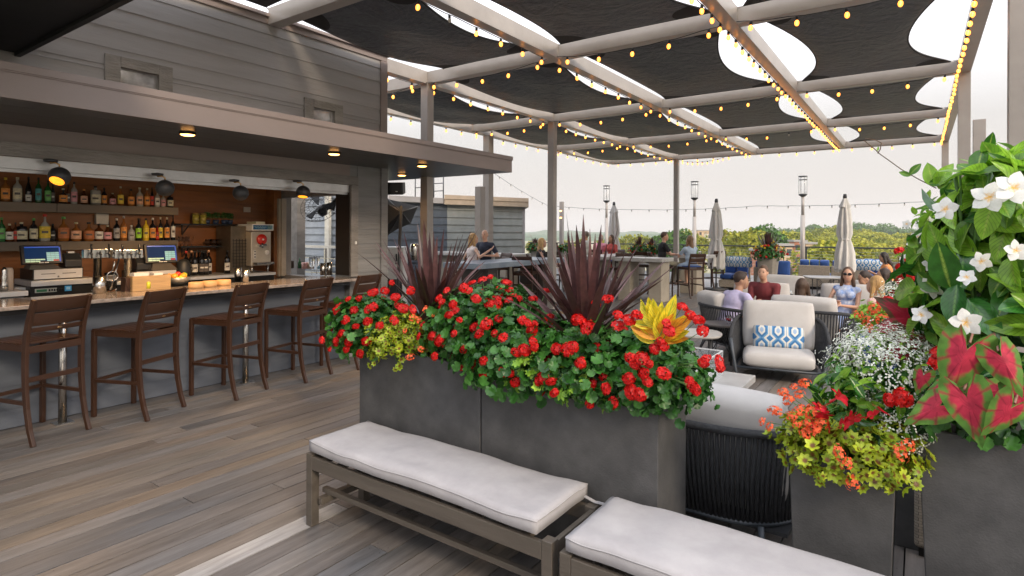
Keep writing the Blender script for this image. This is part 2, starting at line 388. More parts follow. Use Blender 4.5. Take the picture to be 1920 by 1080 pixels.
# ------------------------------------------------------------------ pergola
PX = [.54, -1.81, -4.20, -6.67, -8.95]; PY = [4.02, 7.07, 11.07, 15.05, 19.1]; ZB, ZT = 4.11, 4.31
perg = thing('pergola', 'tall taupe steel pergola frame standing over the deck', 'pergola', (0, 7, 0))
def Pg(mb, name, bevel=.003):
    o = mb.obj(name, m_steel_taupe, perg, bevel); o.matrix_parent_inverse = Matrix.Translation((0, -7, 0)); return o
bw = .075
for i, x in enumerate(PX):
    w = MB(); w.box(x - bw, x + bw, (-1.0 if i < 3 else 5.9), PY[-1] + bw, ZB, ZT); Pg(w, 'long_beam')
for j, y in enumerate(PY):
    for i in range(len(PX) - 1):
        x1, x0 = PX[i] - bw - .001, PX[i+1] + bw + .001
        if j == 0:
            if i > 2: continue
            x0 = max(x0, WX + .04)
        w = MB(); w.box(x0, x1, y - bw, y + bw, ZB + .003, ZT - .003); Pg(w, 'cross_beam')
pr = at(1908, 300, y=7.4)
for x, y in ((PX[0], PY[2]), (PX[0], PY[4]), (PX[3], PY[1]), (PX[3], PY[2]), (PX[3], PY[4]), (pr.x, pr.y)):
    w = MB(); w.box(x - bw, x + bw, y - bw, y + bw, 0, ZB + (.003 if x != pr.x else 1.5)); w.box(x - .11, x + .11, y - .11, y + .11, 0, .012); Pg(w, 'post')
p0 = at(1835, 330, y=13.2)
w = MB(); w.box(p0.x - .09, p0.x + .09, 13.1, 13.22, 0, EYE + (434.24 + 3.5 - 225)*13.2/(FPX*CS + 875*SN)); tag(w.obj('steel_post', m_steel_taupe, None, .006), 'short taupe steel post beside the right pergola post, its top free against the sky', 'post')
# ------------------------------------------------------------------ shade sails
m_sail = mat('black shade cloth', (.055, .059, .068), .45, var=.5, alpha=.94, scale=14, bump=.9, bscale=55, detail=6, stretch=(1, 2.5, 1), spec=.45)
nn, ll, bb = nodes(m_sail)
wv = nn.new('ShaderNodeTexNoise'); wv.inputs['Scale'].default_value = 2.2; wv.inputs['Distortion'].default_value = 2.5; wv.inputs['Detail'].default_value = 6
bp2 = nn.new('ShaderNodeBump'); bp2.inputs['Strength'].default_value = .6; bp2.inputs['Distance'].default_value = .12
tcs = [n for n in nn if n.type == 'TEX_COORD'][0]; ll.new(tcs.outputs['Object'], wv.inputs['Vector']); ll.new(wv.outputs['Fac'], bp2.inputs['Height'])
ob = [n for n in nn if n.type == 'BUMP' and n != bp2][0]; ll.new(ob.outputs[0], bp2.inputs['Normal']); ll.new(bp2.outputs[0], bb.inputs['Normal'])
m_sailp = mat('doubled shade cloth', (.012, .012, .013), .8, var=.2)
def sail(x0, x1, y0, y1, cl, cr, cn, cf, sag, label, seed=0):
    """cloth hung in one bay: cl, cr, cn, cf = how far the left, right, near, far edges curve in"""
    n = 22; mb = MB(); vs = []; fs = []
    def P(a, b):
        ins = .10
        X0 = x0 + ins + cl*(4*b*(1-b))**1.1; X1 = x1 - ins - cr*(4*b*(1-b))**1.1
        Y0 = y0 + ins + cn*(4*a*(1-a)); Y1 = y1 - ins - cf*(4*a*(1-a))
        x = X0 + (X1-X0)*a; y = Y0 + (Y1-Y0)*b
        s = sag*(16*a*(1-a)*b*(1-b))**.7*.7 + sag*.55*(4*b*(1-b))**1.5*(1-4*a*(1-a))
        z = 4.27 - s + .035*noise.noise(Vector((x*1.7 + seed, y*.9, seed)))*min(1, 16*a*(1-a)*b*(1-b)*2)
        return (x, y, z)
    for i in range(n+1):
        for j in range(n+1): vs.append(P(i/n, j/n))
    for i in range(n):
        for j in range(n): fs.append((i*(n+1)+j, (i+1)*(n+1)+j, (i+1)*(n+1)+j+1, i*(n+1)+j+1))
    mb.add(vs, fs, True)
    rt = thing('shade_sail', label, 'shade sail', ((x0+x1)/2, (y0+y1)/2, 4.2), 0, 'black shade sails in the pergola bays')
    inv = Matrix.Translation((-(x0+x1)/2, -(y0+y1)/2, -4.2))
    o = mb.obj('cloth', m_sail, rt); o.matrix_parent_inverse = inv
    sl = o.modifiers.new('Solid', 'SOLIDIFY'); sl.thickness = .006
    mb = MB()
    for ring in ([P(0, j/n) for j in range(n+1)], [P(1, j/n) for j in range(n+1)], [P(i/n, 0) for i in range(n+1)], [P(i/n, 1) for i in range(n+1)]):
        mb.tube(ring, .012, 5)
    h = mb.obj('hem', m_sailp, rt); h.matrix_parent_inverse = inv
    for ca, cb in ((0, 0), (1, 0), (0, 1), (1, 1)):
        mb = MB(); k = 10; rr = .45; vs = []; 
        for i in range(k+1):
            for j in range(k+1):
                rad = rr*i/k; an = PI/2*j/k
                da = rad*math.cos(an)/(x1-x0); db = rad*math.sin(an)/(y1-y0)
                q = P(da if ca == 0 else 1-da, db if cb == 0 else 1-db); vs.append((q[0], q[1], q[2] - .007))
        mb.add(vs, [(i*(k+1)+j, (i+1)*(k+1)+j, (i+1)*(k+1)+j+1, i*(k+1)+j+1) for i in range(k) for j in range(k)], True)
        h = mb.obj('corner_patch', m_sailp, rt); h.matrix_parent_inverse = inv
        q = Vector(P(ca, cb)); e = Vector((x0 + .02 if ca == 0 else x1 - .02, y0 + .02 if cb == 0 else y1 - .02, 4.28))
        mb = MB(); mb.tube([q, e], .006, 5); h = mb.obj('shackle', m_steel, rt); h.matrix_parent_inverse = inv
posn = {(0, 0): 'near right bay, against the right edge beam', (1, 0): 'large near bay, middle of the top edge', (2, 0): 'wrinkled, touching the clapboard wall top', (0, 1): 'second row from the camera, rightmost, deeply curved right side', (1, 1): 'second row, centre bay', (2, 1): 'second row, left bay above the first pair of posts', (3, 1): 'second row, far left bay behind the wall corner'}
rows = ['nearest row', 'second row', 'third row', 'fourth row']; cols = ['right edge bay', 'second bay from the right', 'second bay from the left', 'left edge bay']
for j in range(4):
    for i in range(4):
        if j == 0 and i == 3: continue
        x1, x0 = PX[i] - bw, PX[i+1] + bw
        if j == 0 and i == 2: x0 = WX + .05
        y0, y1 = PY[j] + bw, PY[j+1] - bw
        c = {0: (.42, .5), 1: (.22, .40), 2: (.15, .22), 3: (.1, .22)}[i]
        if j == 0: c = {0: (.4, .5), 1: (.25, .3), 2: (.02, .2)}[i]
        k = 1 if j < 2 else .9
        sail(x0, x1, y0, y1, c[0]*k, c[1]*k, .05, .02, {0: .13, 1: .15, 2: .22, 3: .3}[i]*k + random.uniform(-.03, .03),
             'black shade sail, %s, %s from the camera' % (cols[i], rows[j]), seed=i*7 + j*3.1)
# one more bay towards the camera, over the frame edge
for i in (2,):
    sail(PX[i+1] + bw if i < 2 else WX + .05, PX[i] - bw, .5, PY[0] - bw, .15, .2, .05, .03, .15, 'sliver of black shade sail over the upper left wall, %s' % cols[i], seed=i+40)
# ------------------------------------------------------------------ string lights
mbb = MB(); mbb.ball((0, 0, -.076), (.0245, .0245, .034), 10, 7); bulb_me = mbb.obj('bulb', m_bulb); 
mbb = MB(); mbb.lathe([(.001, 0), (.015, -.003), (.016, -.035), (.012, -.045)], 8); sock_me = mbb.obj('socket', m_black)
mbb = MB(); mbb.tube([(0, 0, -.050), (.004, 0, -.070), (-.004, 0, -.082), (0, 0, -.094)], .0075, 5); fil_me = mbb.obj('filament', m_fil)
mbb = MB(); mbb.ball((0, 0, -.06), (.02, .02, .028), 8, 6); off_me = mbb.obj('bulb', mat('unlit bulb glass', (.55, .5, .42), .1, var=.1))
BM, SM, FM, OM = bulb_me.data, sock_me.data, fil_me.data, off_me.data
for o in (bulb_me, sock_me, fil_me, off_me): bpy.data.objects.remove(o)
def bulb_mat():
    # glass envelope that glows, brighter in the middle
    nn, ll, b = nodes(m_bulb); b.inputs['Emission Strength'].default_value = 2.6; b.inputs['Alpha'].default_value = .75; b.inputs['Emission Color'].default_value = (1, .34, .035, 1)
bulb_mat()
def string(pts, spacing, sag, label, lit=True, drop=.0, grp='string lights along the pergola beams', r=.005, dead=()):
    rt = thing('string_light', label, 'string light', pts[0], 0, grp)
    o0 = Vector(pts[0]); cable = []; k = 0
    for a, b in zip(pts[:-1], pts[1:]):
        a = Vector(a) - o0; b = Vector(b) - o0; Ln = (b - a).length; n = max(1, round(Ln/spacing))
        for q in range(n*3):
            t = q/(n*3); p = a.lerp(b, t); p.z -= sag*4*t*(1-t) + .006*math.sin(q*2.1); cable.append(p)
        for q in range(n):
            t = (q + .5)/n; p = a.lerp(b, t); p.z -= sag*4*t*(1-t); k += 1
            if k > 95: continue
            s = bpy.data.objects.new('bulb', (BM if k not in dead else OM) if lit else OM); COL.objects.link(s); s.parent = rt; s.location = p
            s.rotation_euler = (random.uniform(-.12, .12), random.uniform(-.12, .12), 0)
            g = bpy.data.objects.new('socket', SM); COL.objects.link(g); g.parent = s
            if lit and k not in dead: g = bpy.data.objects.new('filament', FM); COL.objects.link(g); g.parent = s
    cable.append(Vector(pts[-1]) - o0)
    w = MB(); w.tube(cable, r, 4); w.obj('cable', m_wire, rt)
beamn = ['right edge beam', 'second long beam from the right', 'middle long beam', 'long beam over the wall corner post', 'leftmost long beam']
for i, x in enumerate(PX):
    sp = (.34, .34, .50, .50, .55)[i]; xx = x - bw - .012 if i else x - bw - .012
    for_y = [3.2 if i < 3 else 6.0] + [y for y in PY if y > 6] 
    string([(xx, y, ZB + .015) for y in for_y], sp, .02, 'warm bulb string running along the %s' % beamn[i], dead=(4,) if i == 2 else ())
rown = {1: 'second cross beam row', 2: 'third cross beam row', 3: 'fourth cross beam row', 4: 'far edge cross beam'}
for j in (1, 2, 3, 4):
    y = PY[j] - .11
    string([(x, y, ZB + .02) for x in PX], .47 if j < 3 else .5, .085 if j < 4 else .03, 'warm bulb string hanging under the %s of the pergola' % rown[j], dead=(7,) if j == 3 else ())
string([at(1370, 290, y=19.2), at(1275, 301, y=19.2)], .16, .12, 'short loose loop of warm bulbs drooping at the far beam joint')
# far unlit string across the terrace edge
string([at(925, 324, y=17), at(1026, 385, y=20), at(1200, 393, y=20.2), at(1420, 386, y=20.4), at(1770, 376, y=20.4), at(1900, 374, y=20.4)], .62, .05, 'dark unlit bulb string crossing the sky above the railing', lit=False, grp='unlit strings', r=.006)
# ------------------------------------------------------------------ bar counter
t = thing('bar_counter', 'long bar counter with speckled granite top and blue grey board front', 'bar counter', (-6.4, 1, 0))
inv = Matrix.Translation((6.4, -1, 0))
def cpart(mb, name, m, bevel=0):
    o = mb.obj(name, m, t, bevel); o.matrix_parent_inverse = inv; return o
w = MB(); w.box(-6.80, -6.10, -3, 5.17, 1.035, 1.07); w.box(-6.299, -6.10, 5.17, 5.235, 1.035, 1.07); cpart(w, 'countertop', m_gran, .006)
w = MB(); w.box(-6.5, -6.395, -3, 5.17, -.02, 1.033); siding(w, -6.395, -3, 5.17, .0, 1.033, e=.20, off=.04); cpart(w, 'front_panel', m_side_blue)
w = MB(); w.box(-6.39, -6.2, -3, 5.1, .985, 1.033); cpart(w, 'top_support', m_charcoal)
for y in (.24, 1.934, 3.632):
    w = MB(); w.tube([(-6.178, y, .008), (-6.178, y, 1.03)], .032, 20); w.cbox((-6.178, y, .005), (.14, .14, .01)); cpart(w, 'support_pole', m_steel)
# ------------------------------------------------------------------ bar stools
m_stool = mat('dark brown coated aluminium', (.044, .019, .010), .30, var=.12, scale=3, spec=.5)
def stool(label):
    t = thing('bar_stool', label, 'bar stool', (0, 0, 0), 0, 'brown slatted bar stools at the granite bar')
    hw = .215
    for sx in (-1, 1):
        w = MB(); zs = [0, .12, .28, .45, .62, .78, .88, .98, 1.07, 1.15]; yo = [-.335, -.292, -.258, -.24, -.235, -.24, -.255, -.28, -.31, -.34]
        w.sweep([(sx*hw, y, z) for y, z in zip(yo, zs)], .03, [.036, .038, .042, .045, .048, .05, .048, .046, .042, .036], up=(0, 1, 0)); w.obj('rear_leg', m_stool, t, .004)
        w = MB(); w.box(sx*hw - .017, sx*hw + .017, .225, .262, 0, .79); w.obj('front_leg', m_stool, t, .004)
        w = MB(); w.box(sx*hw - .012, sx*hw + .012, -.24, .225, .315, .345); w.obj('stretcher', m_stool, t, .003)
    w = MB(); w.box(-hw + .017, hw - .017, .23, .255, .315, .345); w.obj('foot_rest', m_stool, t, .003)
    w = MB(); w.box(-hw + .015, hw - .015, -.252, -.232, .49, .53); w.obj('stretcher', m_stool, t, .003)
    w = MB(); w.box(-hw + .015, hw - .015, -.262, -.236, .72, .775); w.box(-hw + .017, hw - .017, .228, .254, .735, .785)
    for sx in (-1, 1): w.box(sx*(hw-.001) - .012, sx*(hw-.001) + .012, -.236, .225, .735, .785)
    w.obj('seat_frame', m_stool, t, .003)
    w = MB()
    for k in range(6): w.box(-hw - .012, hw + .012, -.225 + k*.081, -.225 + k*.081 + .074, .786, .80)
    w.obj('seat', m_stool, t, .003)
    for z0, z1 in ((1.05, 1.152), (.935, 1.038), (.885, .924)):
        w = MB(); n = 8; vs = []; fs = []
        def yb(z): return -.24 - .10*((z - .78)/.37)**1.5
        for i in range(n+1):
            a = -1 + 2*i/n; x = a*(hw - .008); cy = -.03*(1 - a*a)
            for z, dy in ((z0, .009), (z1, .009), (z1, -.009), (z0, -.009)): vs.append((x, yb(z) + cy + dy, z))
        for i in range(n):
            for j in range(4): fs.append((i*4+j, i*4+(j+1) % 4, i*4+4+(j+1) % 4, i*4+4+j))
        fs += [(0, 1, 2, 3), (n*4+3, n*4+2, n*4+1, n*4)]
        w.add(vs, fs, True); w.obj('back_slat', m_stool, t, .003)
    w = MB(); w.ball((0, yb(.905) - .042, .905), (.02, .004, .008)); w.obj('badge', mat('bronze badge', (.4, .25, .12), .3, metal=1), t)
    return t
sl = ['dark brown bar stool nearest the camera, cut by the left edge of the photo', 'second brown bar stool from the left, before the fruit bowl', 'middle brown bar stool, before the steel pole below the round wooden boxes', 'fourth brown bar stool from the left, below the frozen drink machine', 'rightmost brown bar stool, by the grey pier, half hidden by red geraniums']
st0 = stool(sl[0])
pos = [(-6.05, 1.70, 106), (-6.01, 2.455, 113), (-5.97, 3.30, 107.5), (-5.975, 4.14, 103.5), (-5.98, 4.90, 102)]
for i, (x, y, a) in enumerate(pos):
    s = st0 if i == 0 else dup(st0, (0, 0, 0), label=sl[i])
    s.location = (x, y, 0); s.rotation_euler.z = R(a)
# ------------------------------------------------------------------ back bar
m_wtop = mat('pale steel top', (.62, .64, .68), .3, metal=.3, var=.06)
t = thing('back_counter', 'low back bar with black cooler fronts and pale steel top edge', 'back counter', (-7.9, 1, 0))
inv = Matrix.Translation((7.9, -1, 0))
w = MB(); w.box(XB + .01, -7.68, -2, 4.95, 0, 1.06); cpart(w, 'cooler_body', m_black, .003)
w = MB(); w.box(XB + .01, -7.64, -2, 4.95, 1.062, 1.10); cpart(w, 'top', m_wtop, .003)
w = MB(); w.box(-8.2, -6.65, 4.98, 5.28, 0, .95); cpart(w, 'side_cabinet', m_black)
w = MB(); w.box(-8.2, -6.62, 4.96, 5.30, .952, .985); cpart(w, 'top', m_gran, .003)
yc = 1.9
w = MB(); w.box(-7.679, -7.674, at(62, 540, x=-7.67).y, at(178, 540, x=-7.67).y, 1.0, 1.04)
q0 = at(66, 545, x=-7.66); q1 = at(107, 545, x=-7.66)
# raised cooler unit below the first terminal
a0, a1 = at(57, 533, x=-7.5).y, at(180, 533, x=-7.5).y
t = thing('drinks_cooler', 'black drinks cooler with pale top edge and small badge below the left cash drawer', 'cooler', (-7.7, 1, 0)); inv = Matrix.Translation((7.7, -1, 0))
w = MB(); w.box(-8.0, -7.5, a0, a1, 0, 1.11); cpart(w, 'body', m_black, .003)
w = MB(); w.box(-8.0, -7.47, a0, a1, 1.112, 1.17); cpart(w, 'top', m_wtop, .004)
q0 = at(66, 546, x=-7.495); q1 = at(107, 546, x=-7.495)
w = MB(); w.box(-7.499, -7.493, q0.y, q1.y, q0.z - .02, q0.z + .022); cpart(w, 'badge', mat('silver badge', (.5, .52, .5), .3, metal=.4))
w = MB(); w.box(-7.4995, -7.491, q0.y + .012, q0.y + .1, q0.z - .012, q0.z + .014); cpart(w, 'badge_mark', mat('green mark', (.03, .16, .08), .4))
w = MB()
for k in range(6): w.box(-7.4995, -7.491, q0.y + .115 + k*.022, q0.y + .130 + k*.022, q0.z - .012 + .004*(k % 2), q0.z + .012)
cpart(w, 'badge_letters', m_black)
q0 = at(122, 541, x=-7.495)
w = MB(); w.box(-7.499, -7.493, q0.y, q0.y + .06, q0.z - .028, q0.z + .03); cpart(w, 'sticker', mat('blue sticker', (.05, .35, .75), .4))
w = MB(); w.box(-7.4995, -7.491, q0.y + .012, q0.y + .048, q0.z - .012, q0.z + .018); cpart(w, 'sticker_mark', mat('pale blue', (.35, .65, .9), .4))
t = thing('ice_bin', 'white topped steel ice bin at the left end behind the bar', 'ice bin', (-7.3, .8, 0)); inv = Matrix.Translation((7.3, -.8, 0))
b1 = at(47, 545, x=-7.2).y
w = MB(); w.box(-7.6, -7.2, -.5, b1, 0, 1.05); cpart(w, 'body', m_steel, .004)
w = MB(); w.box(-7.62, -7.17, -.5, b1 + .02, 1.052, 1.10); cpart(w, 'top', m_wtop, .004)
# shelves
SX = -8.05
ys_, ye_ = at(107, 385, x=SX).y, at(334.5, 390, x=SX).y
def shelf(z0, z1, a, b, label, x0=XB + .005, x1=SX, m=m_shelf, name='wall_shelf', cat='shelf'):
    w = MB(); w.box(x0, x1, a, b, z0, z1); return tag(w.obj(name, m, None, .003), label, cat)
shelf(1.90, 2.0, .4, ys_ - .004, 'left board of the upper bottle shelf, grey brown wood'); shelf(1.90, 2.0, ys_, ye_, 'right board of the upper bottle shelf, grey brown wood')
shelf(1.465, 1.566, .4, ys_ - .004, 'left board of the lower bottle shelf, grey brown wood'); shelf(1.465, 1.566, ys_, ye_, 'right board of the lower bottle shelf, grey brown wood')
for z, py, lb in ((1.79, 425, 'thin black iron shelf holding jars and green plants'), (1.485, 463, 'thin black iron shelf holding small glasses above the wine')):
    a, b = ye_ + .04, at(452, py, x=-8.06).y
    t = thing('iron_shelf', lb, 'shelf', (-8.2, a, z)); inv = Matrix.Translation((8.2, -a, -z))
    w = MB(); w.box(XB + .005, -8.06, a, b, z - .02, z); cpart(w, 'board', m_black)
    for yy in (a + .12, b - .08):
        w = MB(); w.bar((XB + .01, yy, z - .02), (XB + .01, yy, z - .15), .012); w.bar((XB + .01, yy, z - .15), (-8.1, yy, z - .02), .012); cpart(w, 'bracket', m_black)
# bottles
def bm_(name, col, **k): return mat(name, col, .08, var=.05, coat=.4, **k)
GL = dict(k=bm_('black bottle glass', (.012, .012, .014)), b=bm_('brown bottle glass', (.10, .03, .008)), a=bm_('amber spirit', (.30, .11, .025)), g=bm_('green bottle glass', (.02, .11, .03)), c=bm_('clear spirit glass', (.42, .40, .36)), r=bm_('red spirit', (.35, .015, .01)), y=bm_('yellow liqueur', (.75, .5, .03)), l=bm_('lime liqueur', (.25, .5, .03)))
LC = dict(o=(.85, .33, .07), w=(.75, .72, .66), p=(.8, .45, .28), e=(.66, .6, .42), d=(.12, .1, .09), g=(.16, .45, .12), r=(.6, .05, .03), y=(.85, .6, .06), s=(.45, .43, .42), c=(.5, .17, .06), k=(.02, .02, .02), l=(.4, .75, .05), t=(.08, .35, .35), i=(.75, .35, .38))
LM = {k: mat('paper label ' + k, v, .6, var=.25, scale=26, detail=2, stretch=(1, 1, 2)) for k, v in LC.items()}
nameg = dict(k='black', b='brown', a='amber', g='green', c='clear', r='red', y='yellow', l='lime')
namel = dict(o='orange', w='white', p='peach', e='cream', d='dark', g='green', r='red', y='yellow', s='grey', c='copper', k='black', l='lime', t='teal', i='pink')
def bottle(px, base, h, w_, gl, lab, cap, shape='s', label='', grp='liquor bottles on the back bar shelves', xp=-8.16, lb=(.12, .55)):
    """shape: s shouldered, r round flask, q square box, t tall thin, v wine"""
    pt = at(px, base, x=xp); r = w_/2
    mb = MB(); n = 16
    if shape == 's': pr = [(.001, 0), (r*.95, 0), (r, .006), (r, h*.58), (r*.85, h*.66), (r*.32, h*.76), (r*.28, h*.93)]; lr = r
    elif shape == 'r': pr = [(.001, 0), (r*.8, 0), (r*.9, .01), (r, h*.35), (r*.97, h*.5), (r*.6, h*.64), (r*.24, h*.72), (r*.22, h*.9)]; lr = r*1.0
    elif shape == 'q': pr = [(.001, 0), (r, 0), (r, h*.74), (r*.9, h*.78), (r*.3, h*.8), (r*.3, h*.92)]; lr = r
    elif shape == 't': pr = [(.001, 0), (r, 0), (r, h*.5), (r*.6, h*.68), (r*.33, h*.8), (r*.3, h*.94)]; lr = r
    else: pr = [(.001, 0), (r, 0), (r, h*.62), (r*.8, h*.68), (r*.38, h*.76), (r*.34, h*.96)]; lr = r
    sq = .75 if shape == 'q' else 0
    mb.lathe(pr, n, sq=sq); o = mb.obj('bottle', GL[gl]); o.location = pt
    tag(o, label, 'bottle', grp)
    z0, z1 = lb[0]*h, lb[1]*h
    mb = MB(); m_ = MB()
    vs = []; fs = []; k = 12; a0 = -.25 - 1.15; 
    for j in range(k+1):
        a = a0 + 2.3*j/k; ca, sa = math.cos(a), math.sin(a)
        kk = 1 + (1/max(abs(ca), abs(sa)) - 1)*sq
        for z in (z0, z1): vs.append(((lr + .0012)*ca*kk, (lr + .0012)*sa*kk, z))
    fs = [(2*j, 2*j+2, 2*j+3, 2*j+1) for j in range(k)]
    mb.add(vs, fs, True); l = mb.obj('label', LM[lab], o)
    vs2 = [];
    for j in range(7):
        a = -.25 - .55 + 1.1*j/6; ca, sa = math.cos(a), math.sin(a); kk = 1 + (1/max(abs(ca), abs(sa)) - 1)*sq
        for z in (z0 + (z1-z0)*.42, z0 + (z1-z0)*.62): vs2.append(((lr + .0024)*ca*kk, (lr + .0024)*sa*kk, z))
    mb = MB(); mb.add(vs2, [(2*j, 2*j+2, 2*j+3, 2*j+1) for j in range(6)], True); mb.obj('label_band', LM['d' if lab not in 'dk' else 'w'], l)
    mb = MB(); rc = r*.36; mb.lathe([(.001, h*.9), (rc, h*.9), (rc, h*.995), (.001, h)], 10); mb.obj('cap', LM[cap], o)
    return o
S = 3.484
ordn = ['first', 'second', 'third', 'fourth', 'fifth', 'sixth', 'seventh', 'eighth', 'ninth', 'tenth', 'eleventh', 'twelfth', 'thirteenth', 'fourteenth', 'fifteenth', 'sixteenth', 'seventeenth', 'eighteenth', 'nineteenth', 'twentieth', 'twenty-first']
up = [(35, 150, 60, 'a', 'o', 'y', 's'), (113, 148, 62, 'c', 'e', 'e', 's'), (185, 145, 40, 'k', 'w', 'k', 't'), (250, 150, 42, 'g', 't', 'k', 's'), (312, 170, 45, 'g', 'g', 'k', 's'), (345, 190, 30, 'k', 'd', 'k', 't'), (412, 220, 60, 'k', 'o', 'e', 'r'), (445, 200, 34, 'b', 'd', 'k', 't'), (483, 178, 45, 'c', 'i', 'k', 's'), (548, 225, 50, 'b', 'p', 'o', 'r'), (622, 205, 66, 'c', 'e', 'k', 'q'), (680, 215, 40, 'k', 'o', 'k', 's'), (735, 250, 45, 'b', 'i', 'e', 's'), (787, 208, 45, 'a', 'y', 'e', 't'), (855, 225, 50, 'a', 'o', 'k', 'r'), (912, 215, 50, 'c', 'p', 'e', 's'), (960, 220, 42, 'a', 'o', 'e', 's'), (992, 215, 28, 'k', 'r', 'k', 't'), (1027, 235, 38, 'c', 'w', 'k', 's'), (1066, 255, 36, 'c', 'i', 'k', 's'), (1110, 258, 40, 'k', 'e', 'k', 'q')]
for i, (x, ty, wd, g, l, c, sh) in enumerate(up):
    by = 305 + (x - 35)*.036; px = x/S; sc = 8.16/abs((px-960)*CS - FPX*SN)
    bottle(px, by/S + 290.5, (by - ty)/S*sc*1.02, wd/S*sc*.80, g, l, c, sh, 'black bottle with a small white label low down, on the upper shelf' if i == 2 else '%s %s bottle, %s label, %s from left on upper shelf' % ({'t': 'slim', 'r': 'round', 'q': 'square', 's': 'tall'}[sh], nameg[g], namel[l], ordn[i]), lb=(.05, .3) if i == 2 else (.1, .55))
lo_ = [(10, 410, 48, 'g', 'g', 'g', 's'), (62, 450, 50, 'b', 'w', 'e', 's'), (101, 442, 34, 'b', 'r', 'k', 's'), (140, 440, 64, 'k', 'e', 'e', 'q'), (220, 415, 56, 'k', 'e', 'g', 's'), (293, 388, 74, 'c', 'y', 'r', 'r'), (345, 450, 40, 'k', 'k', 'k', 's'), (415, 405, 76, 'a', 'c', 'g', 'r'), (497, 440, 72, 'a', 'p', 'e', 'r'), (580, 440, 74, 'a', 'c', 'k', 'r'), (646, 450, 58, 'b', 'w', 'k', 's'), (703, 460, 54, 'b', 'i', 'e', 'r'), (762, 415, 44, 'k', 's', 'w', 's'), (808, 400, 44, 'a', 'o', 's', 's'), (858, 460, 46, 'c', 's', 'w', 's'), (905, 415, 42, 'k', 'l', 'k', 's'), (953, 415, 42, 'y', 'y', 'k', 's'), (997, 412, 44, 'k', 'o', 'w', 's'), (1027, 460, 26, 'r', 'r', 'k', 't'), (1048, 408, 32, 'k', 'y', 'e', 's'), (1090, 408, 38, 'k', 'o', 'e', 's'), (1130, 392, 30, 'k', 'w', 'k', 's')]
ordn.append('twenty-second')
for i, (x, ty, wd, g, l, c, sh) in enumerate(lo_):
    by = 566 - (x - 35)*.008; px = x/S; sc = 8.16/abs((px-960)*CS - FPX*SN)
    bottle(px, by/S + 290.8, (by - ty)/S*sc*1.02, wd/S*sc*.84, g, l, c, sh, '%s %s bottle, %s label, %s from left on lower shelf' % ({'t': 'slim', 'r': 'round', 'q': 'square', 's': 'tall'}[sh], nameg[g], namel[l], ordn[i]))
# wine bottles on the back counter
S2 = 3.483; wx = [(349, 'e', 'r'), (359, 'w', 'p'), (365, 'w', 'k'), (372.5, 'e', 'k'), (378, 'd', 'k'), (382, 'e', 'k'), (386, 'd', 'k'), (391.5, 'w', 'p'), (426, 'w', 'k'), (435.5, 'w', 'r')]
for i, (px, l, c) in enumerate(wx):
    X0 = -7.9 if i % 2 == 0 or i > 7 else -8.02
    pt = at(px, 500, x=X0)
    o = bottle(px, 500, .33, .078, 'k', l, c, 'v', 'dark wine bottle, %s label and %s capsule, %s from left on back counter' % (namel[l], namel[c], ordn[i]), 'wine bottles on the back counter', X0, lb=(.14, .46))
    o.location.z = 1.10
# glasses
for i, (px, b_) in enumerate([(332, 461), (338, 461), (345, 461), (352, 461), (359, 461)]):
    pt = at(px, b_, x=-8.15); w = MB(); w.lathe([(.024, 0), (.024, .003), (.004, .006), (.004, .05), (.022, .07), (.026, .13)], 12); o = w.obj('cocktail_glass', m_glass); o.location = (pt.x, pt.y, 1.4855)
    tag(o, 'one of five small stemmed glasses in a row on the iron shelf', 'glass', 'stemmed glasses on the iron shelf')
for i, px in enumerate([390, 401, 412]):
    pt = at(px, 461, x=-8.12); w = MB(); w.lathe([(.02, 0), (.036, .02), (.042, .05), (.036, .09), (.034, .09), (.04, .05), (.034, .022), (.001, .004)], 14); o = w.obj('whiskey_glass', m_glass); o.location = (pt.x, pt.y, 1.4855)
    tag(o, 'one of three round tumblers on the iron shelf beside the drink machine', 'glass', 'round tumblers')
for i, (px, rr) in enumerate([(367, .042), (381, .042)]):
    pt = at(px, 424, x=-8.15); w = MB(); w.lathe([(.001, 0), (rr, 0), (rr, .125), (.001, .126)], 16); o = w.obj('jar', mat('olive jar', (.30, .26, .05), .2, var=.5, scale=30)); o.location = (pt.x, pt.y, 1.7905)
    tag(o, 'yellow green pickle jar with brass lid, %s of the two on the iron shelf' % ('left' if i == 0 else 'right'), 'jar', 'pickle jars')
    w = MB(); w.lathe([(.001, .127), (rr + .002, .127), (rr + .002, .147), (.001, .149)], 16); w.obj('lid', mat('brass lid', (.4, .28, .1), .35, metal=.7), o)
# machine and its neighbours
t = thing('drink_machine', 'steel frozen drink machine with a red round dispenser and blue sign on top', 'drink machine', (-7.95, 0, 0)); inv = Matrix.Translation((7.95, 0, 0))
xf = -7.72
def pxy(px, py, x=xf): q = at(px, py, x=x); return q.y, q.z
y0, zt_ = pxy(471, 434); y1, zb_ = pxy(508, 497)
m_st2 = mat('warm steel casing', (.60, .55, .47), .3, metal=.55, var=.1, scale=5)
w = MB(); w.box(-8.2, xf, y0, y1, zb_, zt_); cpart(w, 'casing', m_st2, .008)
w = MB(); w.box(-8.1, xf + .02, y0 - .0, y1 + .03, zt_ + .012, zt_ + .105); cpart(w, 'sign_box', m_white, .004)
w = MB(); w.box(xf + .019, xf + .024, y0 + .02, y1 - .07, zt_ + .028, zt_ + .09); cpart(w, 'sign_panel', mat('blue sign', (.01, .10, .25), .4))
w = MB(); w.box(xf + .019, xf + .0235, y1 - .069, y1 + .012, zt_ + .028, zt_ + .09); cpart(w, 'sign_panel', mat('sign landscape', (.12, .25, .3), .5, var=.6, scale=20))
w = MB(); pts = []
